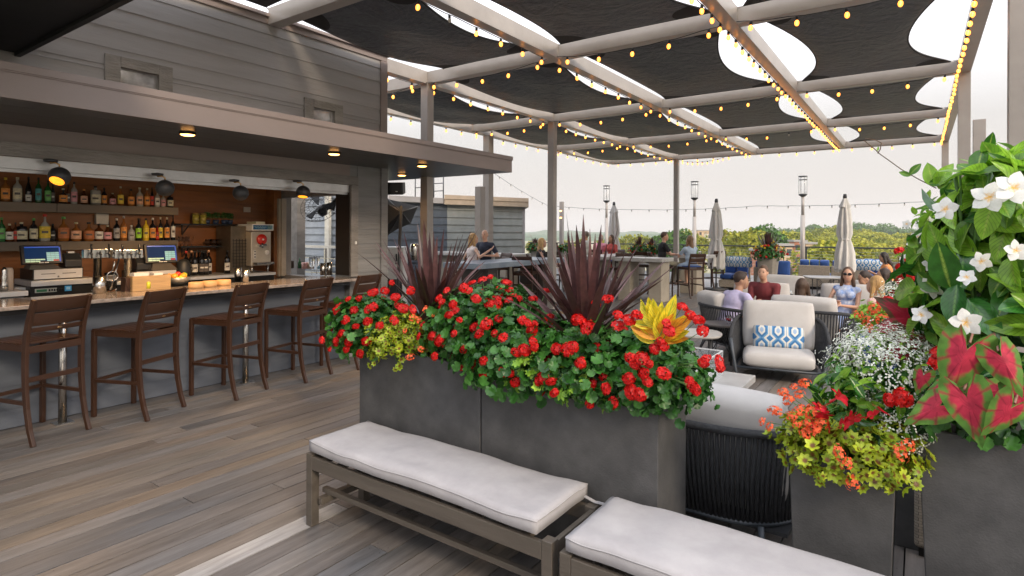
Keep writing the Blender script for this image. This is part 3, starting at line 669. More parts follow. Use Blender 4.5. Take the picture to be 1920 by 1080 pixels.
for k in range(60):
    tt = k/59; pts.append((xf + .026, y0 + .035 + tt*(y1 - y0 - .12), zt_ + .062 + .010*math.sin(k*1.15) + .004*math.sin(k*.5)))
w.tube(pts, .0018, 4); w.tube([(xf + .026, y0 + .08, zt_ + .042), (xf + .026, y1 - .10, zt_ + .042)], .0015, 4); cpart(w, 'sign_writing', mat('pale blue writing', (.5, .75, .85), .5))
cy_, cz_ = pxy(490, 449)
w = MB(); w.M = Matrix.Translation((xf + .002, cy_, cz_)) @ Matrix.Rotation(R(90), 4, 'Y'); w.lathe([(.075, 0), (.078, .01), (.07, .03), (.02, .036), (.001, .036)], 28); cpart(w, 'dispenser_disc', mat('red plastic', (.55, .02, .012), .35, var=.05))
w = MB(); w.M = Matrix.Translation((xf + .04, cy_, cz_)) @ Matrix.Rotation(R(90), 4, 'Y'); w.lathe([(.014, 0), (.014, .012), (.001, .014)], 12); cpart(w, 'knob', m_white)
w = MB(); w.box(xf + .004, xf + .05, cy_ - .06, cy_ - .02, cz_ - .10, cz_ - .075); w.box(xf + .004, xf + .06, cy_ + .0, cy_ + .05, cz_ - .09, cz_ - .065); w.tube([(xf + .04, cy_ - .01, cz_ - .05), (xf + .045, cy_ - .01, cz_ - .12)], .012, 8); cpart(w, 'spout', m_steel)
w = MB(); yy, zz = pxy(478, 477); w.box(xf + .001, xf + .004, yy - .02, yy + .015, zz - .06, zz + .06); cpart(w, 'switch_plate', m_white)
w = MB()
for k in range(3): w.box(xf + .0045, xf + .009, yy - .009, yy + .006, zz - .045 + k*.038, zz - .027 + k*.038)
cpart(w, 'switches', m_black)
w = MB(); yy, zz = pxy(500.5, 473); w.M = Matrix.Translation((xf + .001, yy, zz)) @ Matrix.Rotation(R(90), 4, 'Y'); w.lathe([(.034, 0), (.034, .003), (.001, .0035)], 20); cpart(w, 'round_sticker', m_white)
w = MB(); w.box(xf, xf + .12, y0 + .02, y1 - .02, zb_ + .02, zb_ + .05); cpart(w, 'drip_tray', m_steel)
for a, b_ in ((xf - .03, y0 + .03), (xf - .03, y1 - .03), (-8.15, y0 + .03), (-8.15, y1 - .03)):
    w = MB(); w.tube([(a, b_, 1.10), (a, b_, zb_)], .014, 8); cpart(w, 'leg', m_steel)
w = MB(); yy, zz = pxy(487, 416.5); w.box(-7.95, xf, yy - .06, yy + .08, zt_ + .106, zt_ + .14); tag(w.obj('paper_box', mat('cream box', (.6, .57, .42), .6)), 'small cream box lying on top of the drink machine', 'box')
t = thing('glass_rack', 'tall dark steel rack cabinet with stacked wire shelves left of the drink machine', 'rack', (-8, 0, 0)); inv = Matrix.Translation((8, 0, 0))
y0 = pxy(433, 430, -7.85)[0]; y1 = pxy(469.5, 430, -7.85)[0]
w = MB(); w.box(-8.24, -7.85, y0, y1, 1.101, pxy(450, 424, -7.85)[1]); cpart(w, 'cabinet', mat('smoked steel', (.13, .105, .075), .35, metal=.5, var=.2), .004)
w = MB()
for k in range(9): w.bar((-7.84, y0 + .02, 1.2 + k*.045), (-7.84, y1 - .02, 1.2 + k*.045), .006)
for k in range(6): w.bar((-7.84, y0 + .03 + k*.045, 1.18), (-7.84, y0 + .03 + k*.045, 1.58), .005)
cpart(w, 'wire_shelves', m_black)
# cash desk terminals
m_scr = mat('terminal screen', (.01, .02, .05), .6, spec=.1, emit=(.01, .05, .16), estr=.35, var=0)
def terminal(px0, px1, pyt, pyb, zb, label, cat, k):
    X0 = -7.62; a = at(px0, pyt, x=X0); b = at(px1, pyb, x=X0); wd = b.y - a.y; h = a.z - b.z
    t = thing('cash_terminal', label, 'cash terminal', (X0, (a.y + b.y)/2, zb), R(-4 if k else 3))
    z0 = b.z - zb
    T = Matrix.Translation((0, 0, z0)) @ Matrix.Rotation(R(-14), 4, 'Y')
    w = MB(); w.M = T; w.box(-.02, .02, -wd/2, wd/2, 0, h*1.04); s = w.obj('screen', m_black, t, .004)
    w = MB(); w.M = T; w.box(.0203, .022, -wd/2 + .025, wd/2 - .025, .03, h*1.04 - .02); w.obj('display', m_scr, s)
    mg = mat('screen green keys', (.3, .45, .3), .3, emit=(.45, .68, .42), estr=.55, var=.05); mt = mat('screen teal keys', (.2, .4, .4), .3, emit=(.2, .5, .5), estr=.5, var=.05); mr = mat('screen red key', (.3, .02, .03), .3, emit=(.4, .03, .06), estr=.4); mbx = mat('screen blue bar', (.02, .08, .4), .3, emit=(.02, .10, .55), estr=.5)
    w = MB(); w.M = T
    for q in range(2):
        for j in range(4 - q): w.box(.0222, .0235, -wd*.42 + j*wd*.12, -wd*.42 + j*wd*.12 + wd*.114, h*.16 + q*-h*.1 + .0 + h*.04, h*.16 - q*h*.1 + h*.11)
    w.obj('keys', mg, s)
    w = MB(); w.M = T
    for q in range(5):
        for j in range(3): w.box(.0222, .0235, wd*.10 + j*wd*.105, wd*.10 + j*wd*.105 + wd*.1, h*.14 + q*h*.1, h*.14 + q*h*.1 + h*.088)
    w.obj('keys', mt, s)
    w = MB(); w.M = T; w.box(.0236, .0245, wd*.26, wd*.40, h*.14, h*.23); w.obj('keys', mr, s)
    w = MB(); w.M = T; w.box(.0222, .0235, -wd*.42, wd*.42, h*.88, h*.94); w.box(.0222, .0235, wd*.42, wd*.45, h*.1, h*.9); w.obj('title_bar', mbx, s)
    w = MB(); w.M = T; w.box(.0205, .022, -wd*.1, wd*.02, .008, .018); w.box(.0205, .022, wd*.04, wd*.14, .008, .018); w.obj('brand_writing', m_white, s)
    w = MB(); w.add([(-.12, -.13, 0), (.1, -.15, 0), (.1, .15, 0), (-.12, .13, 0), (-.06, -.08, z0 + h*.4), (.0, -.1, z0), (.0, .1, z0), (-.06, .08, z0 + h*.4)], [(3, 2, 1, 0), (4, 5, 6, 7), (0, 1, 5, 4), (1, 2, 6, 5), (2, 3, 7, 6), (3, 0, 4, 7)], False)
    w.obj('stand', mat('grey brown plastic', (.13, .115, .1), .4), t, .006)
def drawer(px0, px1, pyt, pyb, label, zb):
    X0 = -7.52; a = at(px0, pyt, x=X0); b = at(px1, pyb, x=X0); h = .115
    t = thing('till', label, 'cash drawer', (X0, (a.y + b.y)/2, zb)); wd = b.y - a.y
    w = MB(); w.box(-.4, -.012, -wd/2, wd/2, 0, h); w.obj('body', m_black, t, .003)
    w = MB(); w.box(-.012, 0, -wd/2 + .01, wd/2, .01, h - .006); f = w.obj('front', mat('white metal', (.6, .6, .62), .35, var=.05), t, .003)
    w = MB(); w.box(.0005, .002, -wd*.34, -wd*.06, .06, .066); w.box(.0005, .002, wd*.08, wd*.36, .06, .066); w.obj('slots', m_black, f)
    w = MB(); w.M = Matrix.Translation((.001, 0, .03)) @ Matrix.Rotation(R(90), 4, 'Y'); w.lathe([(.01, 0), (.01, .003), (.001, .004)], 12); w.obj('lock', m_steel, f)
    return zb + h
zd = drawer(62, 155, 511, 530, 'white fronted cash drawer on the black cooler, under the left terminal', 1.172)
terminal(40, 118, 461, 494, zd, 'left cash terminal with lit blue screen showing pale green keys', 0, 0)
zd2 = drawer(256, 331, 503, 522, 'white fronted cash drawer behind the wooden crate, under the right terminal', 1.101)
terminal(273, 333, 459, 492, zd2, 'right cash terminal with lit blue screen, behind the second beer tap', 0, 1)
for px, lb, zz in ((132, 'black receipt printer right of the left terminal', 1.29), (264, 'black receipt printer left of the right terminal', 1.22)):
    q = at(px, 500, x=-7.75); t = thing('receipt_printer', lb, 'printer', (q.x, q.y, zz))
    w = MB(); w.add([(-.1, -.08, 0), (.1, -.08, 0), (.1, .08, 0), (-.1, .08, 0), (-.1, -.08, .15), (.03, -.08, .15), (.03, .08, .15), (-.1, .08, .15), (.1, -.08, .08), (.1, .08, .08)], [(3, 2, 1, 0), (4, 5, 6, 7), (0, 1, 8, 5, 4), (2, 3, 7, 6, 9), (1, 2, 9, 8), (8, 9, 6, 5), (3, 0, 4, 7)], False); w.obj('casing', m_charcoal, t, .008)
    w = MB(); w.box(-.02, .025, -.03, .03, .151, .17); w.obj('paper', m_white, t); 
    if zz < 1.25: w = MB(); w.box(-.1, .1, -.09, .09, -.118, -.003); w.obj('base', m_black, t)
    else: w = MB(); w.box(-.1, .1, -.09, .09, -.117, -.003); w.obj('base', m_black, t)
# beer taps
def tap(px, label, py=546):
    p = at(px, py, z=1.071); t = thing('beer_tap', label, 'beer tap', (p.x, p.y, 1.071), R(-6), 'steel beer tap towers')
    sc = .0054; hz_ = (py - 478)*sc*1.0 - .02
    w = MB(); w.lathe([(.05, 0), (.05, .012), (.036, .014), (.036, hz_ - .005)], 20); w.obj('column', m_steel, t)
    w = MB(); w.box(-.045, .045, -.125, .125, hz_ - .005, hz_ + .085); w.obj('head', m_steel, t, .004)
    for k in (-1, 0, 1):
        w = MB(); w.M = Matrix.Translation((.045, k*.075, hz_ + .045)); w.tube([(0, 0, 0), (.05, 0, 0), (.07, 0, -.01)], .012, 8); w.tube([(.055, 0, .02), (.055, 0, -.01), (.075, 0, -.05)], .008, 8); f = w.obj('faucet', m_charcoal, t)
        if k: w = MB(); w.tube([(.1, k*.075, hz_ + .06), (.1, k*.075, hz_ + .14)], [.008, .011], 8); w.obj('handle', m_black, f)
    return t
tap(183, 'left steel beer tap tower with three faucets'); tap(240, 'right steel beer tap tower behind the wooden crate', 545)
def small(px, py, z, build, name, label, cat, m, rz=0, grp=None, x=None):
    p = at(px, py, z=z) if x is None else Vector((x, at(px, py, x=x).y, z)); w = MB(); build(w); o = w.obj(name, m); o.location = (p.x, p.y, z); o.rotation_euler.z = rz; return tag(o, label, cat, grp)
CT = 1.0715
o = small(187, 550, CT, lambda w: w.lathe([(.001, 0), (.058, 0), (.058, .165), (.054, .165), (.054, .01), (.001, .01)], 24), 'steel_canister', 'wide polished steel canister in front of the left tap tower', 'canister', m_steel)
o = small(208, 546, CT, lambda w: w.lathe([(.001, 0), (.05, 0), (.055, .03), (.05, .15), (.056, .19), (.053, .19), (.047, .15), (.05, .03), (.001, .006)], 20), 'mixing_jar', 'clear glass mixing jar holding tongs on the granite counter', 'jar', m_glass)
def tongs(w): w.tube([(0, 0, .02), (-.02, .09, .33)], .004, 6); w.tube([(.012, 0, .02), (-.012, .095, .33)], .004, 6); w.ball((0, 0, .02), .01)
small(208, 545, CT + .008, tongs, 'bar_tongs', 'long slanted steel tongs standing in the glass jar', 'tongs', m_steel, R(10))
def strainer(w):
    w.tube([(.0, .045*math.cos(a), .045*math.sin(a)) for a in [k*PI/8 for k in range(17)]], .004, 6); w.tube([(0, 0, .045), (0, .02, .14)], [.006, .01], 6)
small(211, 518, CT + .2, strainer, 'cocktail_strainer', 'round steel strainer resting on the mixing jar', 'strainer', m_steel)
p = at(279, 543.5, z=CT); t = thing('wooden_crate', 'small light wooden crate with white napkins between tap and fruit bowl', 'crate', (p.x, p.y, CT), 0)
m_crate = mat('light pine wood', (.42, .27, .13), .6, var=.25, scale=6, stretch=(1, .3, 3)); 
w = MB(); cw, cd, ch = .37, .16, .155
w.box(cd/2 - .012, cd/2, -cw/2, cw/2, 0, ch); w.box(-cd/2, -cd/2 + .012, -cw/2, cw/2, 0, ch); w.box(-cd/2 + .012, cd/2 - .012, -cw/2, -cw/2 + .012, 0, ch); w.box(-cd/2 + .012, cd/2 - .012, cw/2 - .012, cw/2, 0, ch); w.box(-cd/2 + .012, cd/2 - .012, -cw/2 + .012, cw/2 - .012, .002, .01)
w.obj('box', m_crate, t, .002)
w = MB(); w.box(-.05, .05, -.16, -.02, .02, .185); w.box(-.05, .05, .03, .12, .02, .175); nk = w.obj('napkin_stack', m_white); nk.location = (p.x, p.y, CT + .001); tag(nk, 'two stacks of white napkins standing inside the wooden crate', 'napkins')
small(279, 541, CT + .17, lambda w: (w.lathe([(.001, 0), (.014, 0), (.014, .05), (.001, .055)], 10)), 'squeeze_bottle', 'tiny bottle with yellow top sticking out of the wooden crate', 'bottle', mat('yellow cap', (.85, .65, .03), .4))
p = at(240, 545, z=CT); w = MB(); w.box(-.06, .05, -.035, .035, 0, .14); w.tube([(.055, -.03 + .06*k/8, .13 - .22*(k/8)*(1-k/8)*2) for k in range(9)], .006, 6); o = w.obj('menu_holder', mat('dark brown leather', (.05, .02, .01), .5)); o.location = (p.x + .06, p.y - .03, CT); tag(o, 'dark brown leather holder with strap at the left end of the crate', 'holder')
p = at(334, 535, z=CT); t = thing('fruit_bowl', 'dull metal bowl with rim on the granite counter, heaped with citrus', 'bowl', (p.x, p.y, CT))
w = MB(); w.lathe([(.001, 0), (.06, 0), (.105, .04), (.125, .095), (.121, .095), (.1, .043), (.057, .006), (.001, .006)], 28); w.obj('bowl_body', mat('dull pewter', (.32, .29, .25), .4, metal=.7, var=.3, scale=30), t)
fr = [('orange', (-.05, -.07, .10), (.85, .30, .02)), ('orange', (.03, -.05, .105), (.85, .32, .02)), ('orange', (.04, .04, .105), (.9, .33, .02)), ('lime', (.055, -.0, .085), (.35, .5, .04)), ('apple', (.0, 0, .125), (.6, .03, .02)), ('lime', (.0, .075, .115), (.25, .5, .05)), ('lemon', (-.05, .04, .11), (.85, .6, .05)), ('orange', (-.03, 0, .09), (.85, .3, .02))]
for k, (n_, q, c) in enumerate(fr):
    w = MB(); r_ = {'orange': .038, 'lime': .028, 'apple': .033, 'lemon': .03}[n_]; w.ball((0, 0, 0), (r_, r_, r_*.95), 14, 10); w.tube([(0, 0, r_*.9), (0, 0, r_*.95 + .004)], .003, 5)
    o = w.obj(n_, mat('fruit ' + n_, c, .4, var=.12, bump=.2, scale=20)); o.location = (p.x + q[0], p.y + q[1], CT + q[2])
    tag(o, 'one of several oranges and limes in the metal bowl' if n_ in ('orange', 'lime') else ('red apple on top of the oranges in the metal bowl' if n_ == 'apple' else 'yellow lemon at the back of the metal bowl'), n_, 'fruit in the metal bowl')
    if n_ in ('orange', 'lime'): o['label'] = 'one of several %ss in the metal bowl on the bar' % n_
for k, px in enumerate((368, 394, 420)):
    small(px, 540 - k*2.5, CT, lambda w: (w.lathe([(.001, 0), (.073, 0), (.075, .02), (.075, .062), (.07, .066), (.001, .066)], 24)), 'wooden_box', ['leftmost of three round light wooden boxes beside the fruit bowl', 'middle of three round light wooden boxes on the counter', 'rightmost of three round light wooden boxes, next to the shaker tins'][k], 'box', mat('bamboo wood', (.55, .33, .15), .5, var=.15, scale=4), grp='round wooden boxes')
for k, (px, py, hh) in enumerate(((446, 527, .165), (461, 529, .15))):
    small(px, py, CT, lambda w: w.lathe([(.001, 0), (.032, 0), (.046, hh), (.044, hh), (.031, .004)], 20), 'shaker_tin', ['taller steel shaker tin beside the round wooden boxes', 'shorter steel shaker tin, right one of the pair on the counter'][k], 'shaker', m_steel, grp='shaker tins')
for k, (px, py, hh) in enumerate(((606, 516, .17), (618, 516, .18))):
    small(px, py, CT, lambda w: w.lathe([(.001, 0), (.04, 0), (.043, hh), (.04, hh), (.038, .004)], 20), 'utensil_tin', ['left steel cylinder tin at the right end of the bar counter', 'right steel cylinder tin at the end of the counter beside the jamb'][k], 'tin', m_steel, grp='steel tins at the counter end')
for k, (px, py) in enumerate(((585, 516), (594, 515))):
    small(px, py, CT, lambda w: (w.lathe([(.03, 0), (.03, .003), (.005, .006), (.005, .11), (.03, .13), (.042, .2), (.04, .26), (.039, .26)], 14)), 'wine_glass', 'one of two tall stemmed wine glasses near the end of the counter', 'glass', m_glass, grp='wine glasses at the counter end')
small(540, 503, .986, lambda w: (w.box(-.06, .06, -.09, .09, 0, .14), ), 'basket', 'small dark wicker basket on the side cabinet below the window', 'basket', mat('dark wicker', (.06, .035, .02), .8, bump=.8, scale=40))
small(562, 503, .986, lambda w: [w.lathe([(.001, 0), (.035, 0), (.035, .1), (.012, .15), (.012, .2), (.001, .2)], 12)], 'syrup_bottle', 'green bottle standing on the side cabinet under the window', 'bottle', GL['g'])
for k, (px, c, hh) in enumerate(((572, (.75, .4, .35), .12), (583, (.7, .55, .4), .13), (600, (.3, .55, .7), .10))):
    small(px, 504, .986, lambda w: w.lathe([(.001, 0), (.05, 0), (.055, hh), (.001, hh)], 14, sq=.5), 'garnish_tub', ['pink garnish tub beside the green bottle', 'tan garnish tub on the side cabinet under the window', 'pale blue garnish tub on the side cabinet'][k], 'tub', mat('tub %d' % k, c, .4, var=.3, scale=20), grp='garnish tubs')
small(8, 545, 1.102, lambda w: [w.lathe([(.03, 0), (.03, .06), (.022, .1), (.028, .13), (.02, .16), (.024, .2), (.012, .23), (.001, .235)], 14)], 'cocktail_shaker', 'ribbed steel cocktail shaker at the left edge of the back bar', 'shaker', m_steel, x=-7.3)
small(16, 540, 1.102, lambda w: [w.lathe([(.001, 0), (.04, 0), (.04, .2), (.03, .22), (.001, .22)], 14)], 'plastic_jug', 'tall beige plastic jug behind the cocktail shaker', 'jug', mat('beige plastic', (.5, .42, .36), .5), x=-7.4)
small(344, 520, 1.101, lambda w: [w.lathe([(.001, 0), (.075, 0), (.085, .08), (.07, .2), (.04, .23), (.001, .24)], 18), w.tube([(0, .08, .05), (0, .12, .1), (0, .08, .18)], .008, 6)], 'coffee_pot', 'dark glass coffee pot behind the fruit bowl', 'pot', m_charcoal, x=-7.6)
for k, px in enumerate((400, 420, 490)):
    pass
# wall bits inside
w = MB(); a = at(177, 399, x=XB + .01); b_ = at(201, 421, x=XB + .01); w.box(XB + .005, XB + .06, a.y, b_.y, b_.z, a.z); tag(w.obj('paper_dispenser', mat('grey white plastic', (.5, .49, .45), .5), None, .008), 'white wall dispenser between the two bottle shelves', 'dispenser')
w = MB(); a = at(456, 388, x=XB + .01); b_ = at(469, 398, x=XB + .01); w.box(XB + .005, XB + .02, a.y, b_.y, b_.z, a.z); tag(w.obj('wall_plate', mat('beige plate', (.4, .33, .25), .5), None, .003), 'small beige switch plate on the orange wood wall', 'plate')
# globe lamps on the track
def globe(px, py, label, tilt, yaw, on):
    p = at(px, py, x=-6.17); t = thing('globe_lamp', label, 'lamp', p, 0, 'black globe lamps over the bar opening')
    w = MB(); r = .084; n = 22; vs = []; prof = []
    rot = (-Vector(tilt)).to_track_quat('Z', 'Y').to_matrix().to_4x4()
    cut = 2.35
    for k in range(13): th = cut*k/12; prof.append((max(.0005, r*math.sin(th)), r*math.cos(th)))
    for k in range(12, -1, -1): th = cut*k/12; prof.append((max(.0005, (r-.006)*math.sin(th)), (r-.006)*math.cos(th)))
    w.M = rot; w.lathe(prof, n); w.obj('globe', m_charcoal, t)
    w = MB(); w.M = rot; w.lathe([(.001, r*math.cos(2.25)), ((r-.008)*math.sin(2.25), r*math.cos(2.25))], n); w.obj('lens', mat('warm globe glow', (1, .6, .15), .3, var=0, emit=(1, .34, .02), estr=1.7), t)
    top = Vector((-.045, -.05, .125)); w = MB(); w.tube([(0, 0, r - .004), (0, .0, r + .02), (-.0, -.03, r + .035), top + Vector((0, 0, -.01)), top], .007, 8); w.obj('arm', mat('brass', (.5, .3, .1), .3, metal=.9), t)
    w = MB(); w.lathe([(.001, .0), (.05, 0), (.055, .02), (.001, .03)], 16, top); w.obj('mount', m_charcoal, t)
    l = bpy.data.lights.new('lamp', 'SPOT'); l.energy = 52; l.color = (1, .60, .27); l.spot_size = R(110); l.shadow_soft_size = .05; l.spot_blend = .6
    lo = bpy.data.objects.new('lamp', l); COL.objects.link(lo); lo.parent = t
    d = (rot.to_3x3() @ Vector((0, 0, -1))); lo.rotation_euler = (-d).to_track_quat('Z', 'Y').to_euler(); lo.location = d*.07
globe(111, 331, 'leftmost black globe lamp, glowing orange towards the bottles', (.42, -.45, -.75), 20, 1)
globe(309, 353, 'second black globe lamp from the left, turned to the shelf end', (-.45, .1, -.9), 190, 1)
globe(451, 362, 'third black globe lamp from the left, over the plants shelf', (-.7, .1, -.75), 180, 1)
globe(568, 361, 'rightmost black globe lamp, glowing in front of the window', (.18, -.2, -.93), 0, 1)
# herb plants on the iron shelf are made with the other plants
# speaker on the pier corner
p = at(738, 353, y=6.0); t = thing('loudspeaker', 'black loudspeaker box bracketed to the grey pier corner under the canopy', 'loudspeaker', p, R(28))
w = MB(); w.M = Matrix.Rotation(R(8), 4, 'X'); w.add([(-.17, -.1, -.09), (.17, -.1, -.09), (.14, .12, -.08), (-.12, .12, -.08), (-.17, -.1, .09), (.17, -.1, .09), (.14, .12, .08), (-.12, .12, .08)], [(3, 2, 1, 0), (4, 5, 6, 7), (0, 1, 5, 4), (1, 2, 6, 5), (2, 3, 7, 6), (3, 0, 4, 7)], False); w.obj('cabinet', m_charcoal, t, .012)
w = MB(); w.M = Matrix.Rotation(R(8), 4, 'X'); w.box(-.155, .155, -.104, -.1005, -.078, .078); w.obj('grille', m_black, t, .002)
w = MB(); w.M = Matrix.Rotation(R(8), 4, 'X'); w.box(.06, .09, -.106, -.1045, -.045, -.036); w.obj('badge', m_white, t)
w = MB(); w.tube([(-.15, .05, 0), (-.24, .12, 0), (-.3, .1, 0)], .02, 8); w.obj('bracket', m_black, t)
# ------------------------------------------------------------------ foliage tools
rng = np.random.default_rng(5)
def tpl_round(n=14, lobes=7, cup=.18, wave=.05, notch=True, deep=.06):
    """scalloped round leaf (geranium): base at origin, blade centre at y=.5"""
    vs = [(0, .42, 0, 0)]; fs = []
    for ring, rr in ((1, .22), (2, .5)):
        for k in range(n):
            a = 2*PI*k/n - PI/2; q = rr
            if ring == 2: q = rr*(1 - deep*2*(k % 2)); 
            if notch and k == 0: q *= .45
            z = cup*(q/.5)**2*.5 + (wave*math.sin(a*lobes) if ring == 2 else 0)
            vs.append((q*math.cos(a), .42 + q*math.sin(a), z, ring/2))
    for k in range(n): k2 = (k+1) % n; fs.append((0, 1+k, 1+k2)); fs.append((1+k, 1+n+k, 1+n+k2)); fs.append((1+k, 1+n+k2, 1+k2))
    return np.array(vs), fs
def tpl_star(lobes=5, inner=.26, cup=.1):
    """pointed lobed leaf, dark blotch in the middle"""
    n = lobes*2 + 6; vs = [(0, .35, 0, 0)]; fs = []; rim = []
    m = lobes*4
    for ring in (1, 2):
        for k in range(m):
            a = 2*PI*k/m - PI/2; ph = (k % 4)
            q = {0: inner, 1: .42, 2: .5, 3: .40}[ph] if ring == 2 else .2
            if k == 0 and ring == 2: q = .12
            vs.append((q*math.cos(a), .35 + q*math.sin(a), cup*(q/.5)**2 + (.04 if ph == 0 else 0), ring/2))
    for k in range(m): k2 = (k+1) % m; fs.append((0, 1+k, 1+k2)); fs.append((1+k, 1+m+k, 1+m+k2)); fs.append((1+k, 1+m+k2, 1+k2))
    return np.array(vs), fs
def tpl_lance(n=7, w=.36, fold=.10, curl=.2, tip=1.3):
    """pointed oval leaf along +y with a folded midrib"""
    vs = []; fs = []
    for i in range(n+1):
        t = i/n; hw = w/2*(math.sin(PI*t**.85))**.8 if 0 < t < 1 else 0.004
        z = -curl*t*t
        for sx, dz in ((-1, fold), (-.5, fold*.42), (0, 0), (.5, fold*.42), (1, fold)): vs.append((sx*hw, t, z + dz*hw/(w/2) + .012*math.sin(t*20)*abs(sx), abs(sx)))
    for i in range(n):
        for j in range(4): fs.append((i*5+j, i*5+j+1, (i+1)*5+j+1, (i+1)*5+j))
    return np.array(vs), fs
def tpl_heart(n=20, cup=-.12):
    """caladium leaf: heart with ears, tip at +y; 4th value = distance to the rim"""
    out = [];
    pts = [(0, .10), (.10, -.12), (.24, -.26), (.36, -.22), (.42, -.02), (.40, .2), (.32, .42), (.20, .62), (.09, .80), (0, .96)]
    rim = pts + [(-x, y) for x, y in pts[-2:0:-1]]
    rim2 = []
    for k in range(len(rim)):
        a_, b_ = rim[k], rim[(k+1) % len(rim)]; rim2 += [a_, ((a_[0]+b_[0])*.5*1.015, (a_[1]+b_[1])*.5 + .004)]
    rim = rim2; m = len(rim); vs = [(0, .16, 0, 0)]; fs = []
    for ring, f in ((1, .3), (2, .55), (3, .8), (4, 1.)):
        for k, (x, y) in enumerate(rim):
            cx, cy = x*f, .16 + (y - .16)*f
            vs.append((cx, cy, cup*(abs(cx)*1.3) - .18*max(0, cy)**2 + (.022*math.sin(k*1.7 + .8*math.sin(k*.6)) if ring >= 3 else 0)*(1 if ring == 4 else .5) - (.018 if k % 4 == 0 else 0)*f, f))
    vs = [(v[0]*.86,) + v[1:] for v in vs]
    vs = [v + ((0 if i == 0 else ((i-1) % m)/m),) for i, v in enumerate(vs)]
    for k in range(m):
        k2 = (k+1) % m; fs.append((0, 1+k, 1+k2))
        for r_ in range(3): a = 1 + r_*m; fs.append((a+k, a+m+k, a+m+k2)); fs.append((a+k, a+m+k2, a+k2))
    return np.array(vs), fs
def frames(dirs, normals):
    y = dirs/np.linalg.norm(dirs, axis=1, keepdims=True)
    z = normals - y*(normals*y).sum(1, keepdims=True); z /= np.linalg.norm(z, axis=1, keepdims=True) + 1e-9
    x = np.cross(y, z); return np.stack([x, y, z], 2)
def scatter(tpls, pos, dirs, nrm, size, name, m, parent=None, smooth=True, rnd=None, flat=None):
    pos, dirs, nrm = map(np.asarray, (pos, dirs, nrm)); n = len(pos)
    size = np.broadcast_to(size, n); Fm = frames(dirs, nrm); rnd = rng.random(n) if rnd is None else rnd
    V = []; Fc = []; Cc = []; o = 0
    pick = rng.integers(0, len(tpls), n)
    for ti, (tv, tf) in enumerate(tpls):
        idx = np.where(pick == ti)[0]
        if not len(idx): continue
        P = np.einsum('nij,vj->nvi', Fm[idx], tv[:, :3])*size[idx][:, None, None] + pos[idx][:, None, :]
        k = len(tv); V.append(P.reshape(-1, 3))
        c = np.ones((len(idx), k, 4)); c[:, :, 0] = rnd[idx][:, None]; c[:, :, 1] = tv[:, 3][None]; c[:, :, 2] = tv[:, -1 if tv.shape[1] > 4 else 1][None]
        Cc.append(c.reshape(-1, 4))
        for q, ii in enumerate(idx):
            b = o + q*k; Fc += [tuple(b + j for j in f) for f in tf]
        o += k*len(idx)
    V = np.concatenate(V); Cc = np.concatenate(Cc).astype(np.float32)
    me = bpy.data.meshes.new(name); me.from_pydata(V.tolist(), [], Fc); me.materials.append(m)
    me.polygons.foreach_set('use_smooth', [smooth]*len(Fc))
    ca = me.color_attributes.new('leaf', 'FLOAT_COLOR', 'POINT'); ca.data.foreach_set('color', Cc.ravel())
    return link(me, name, parent)
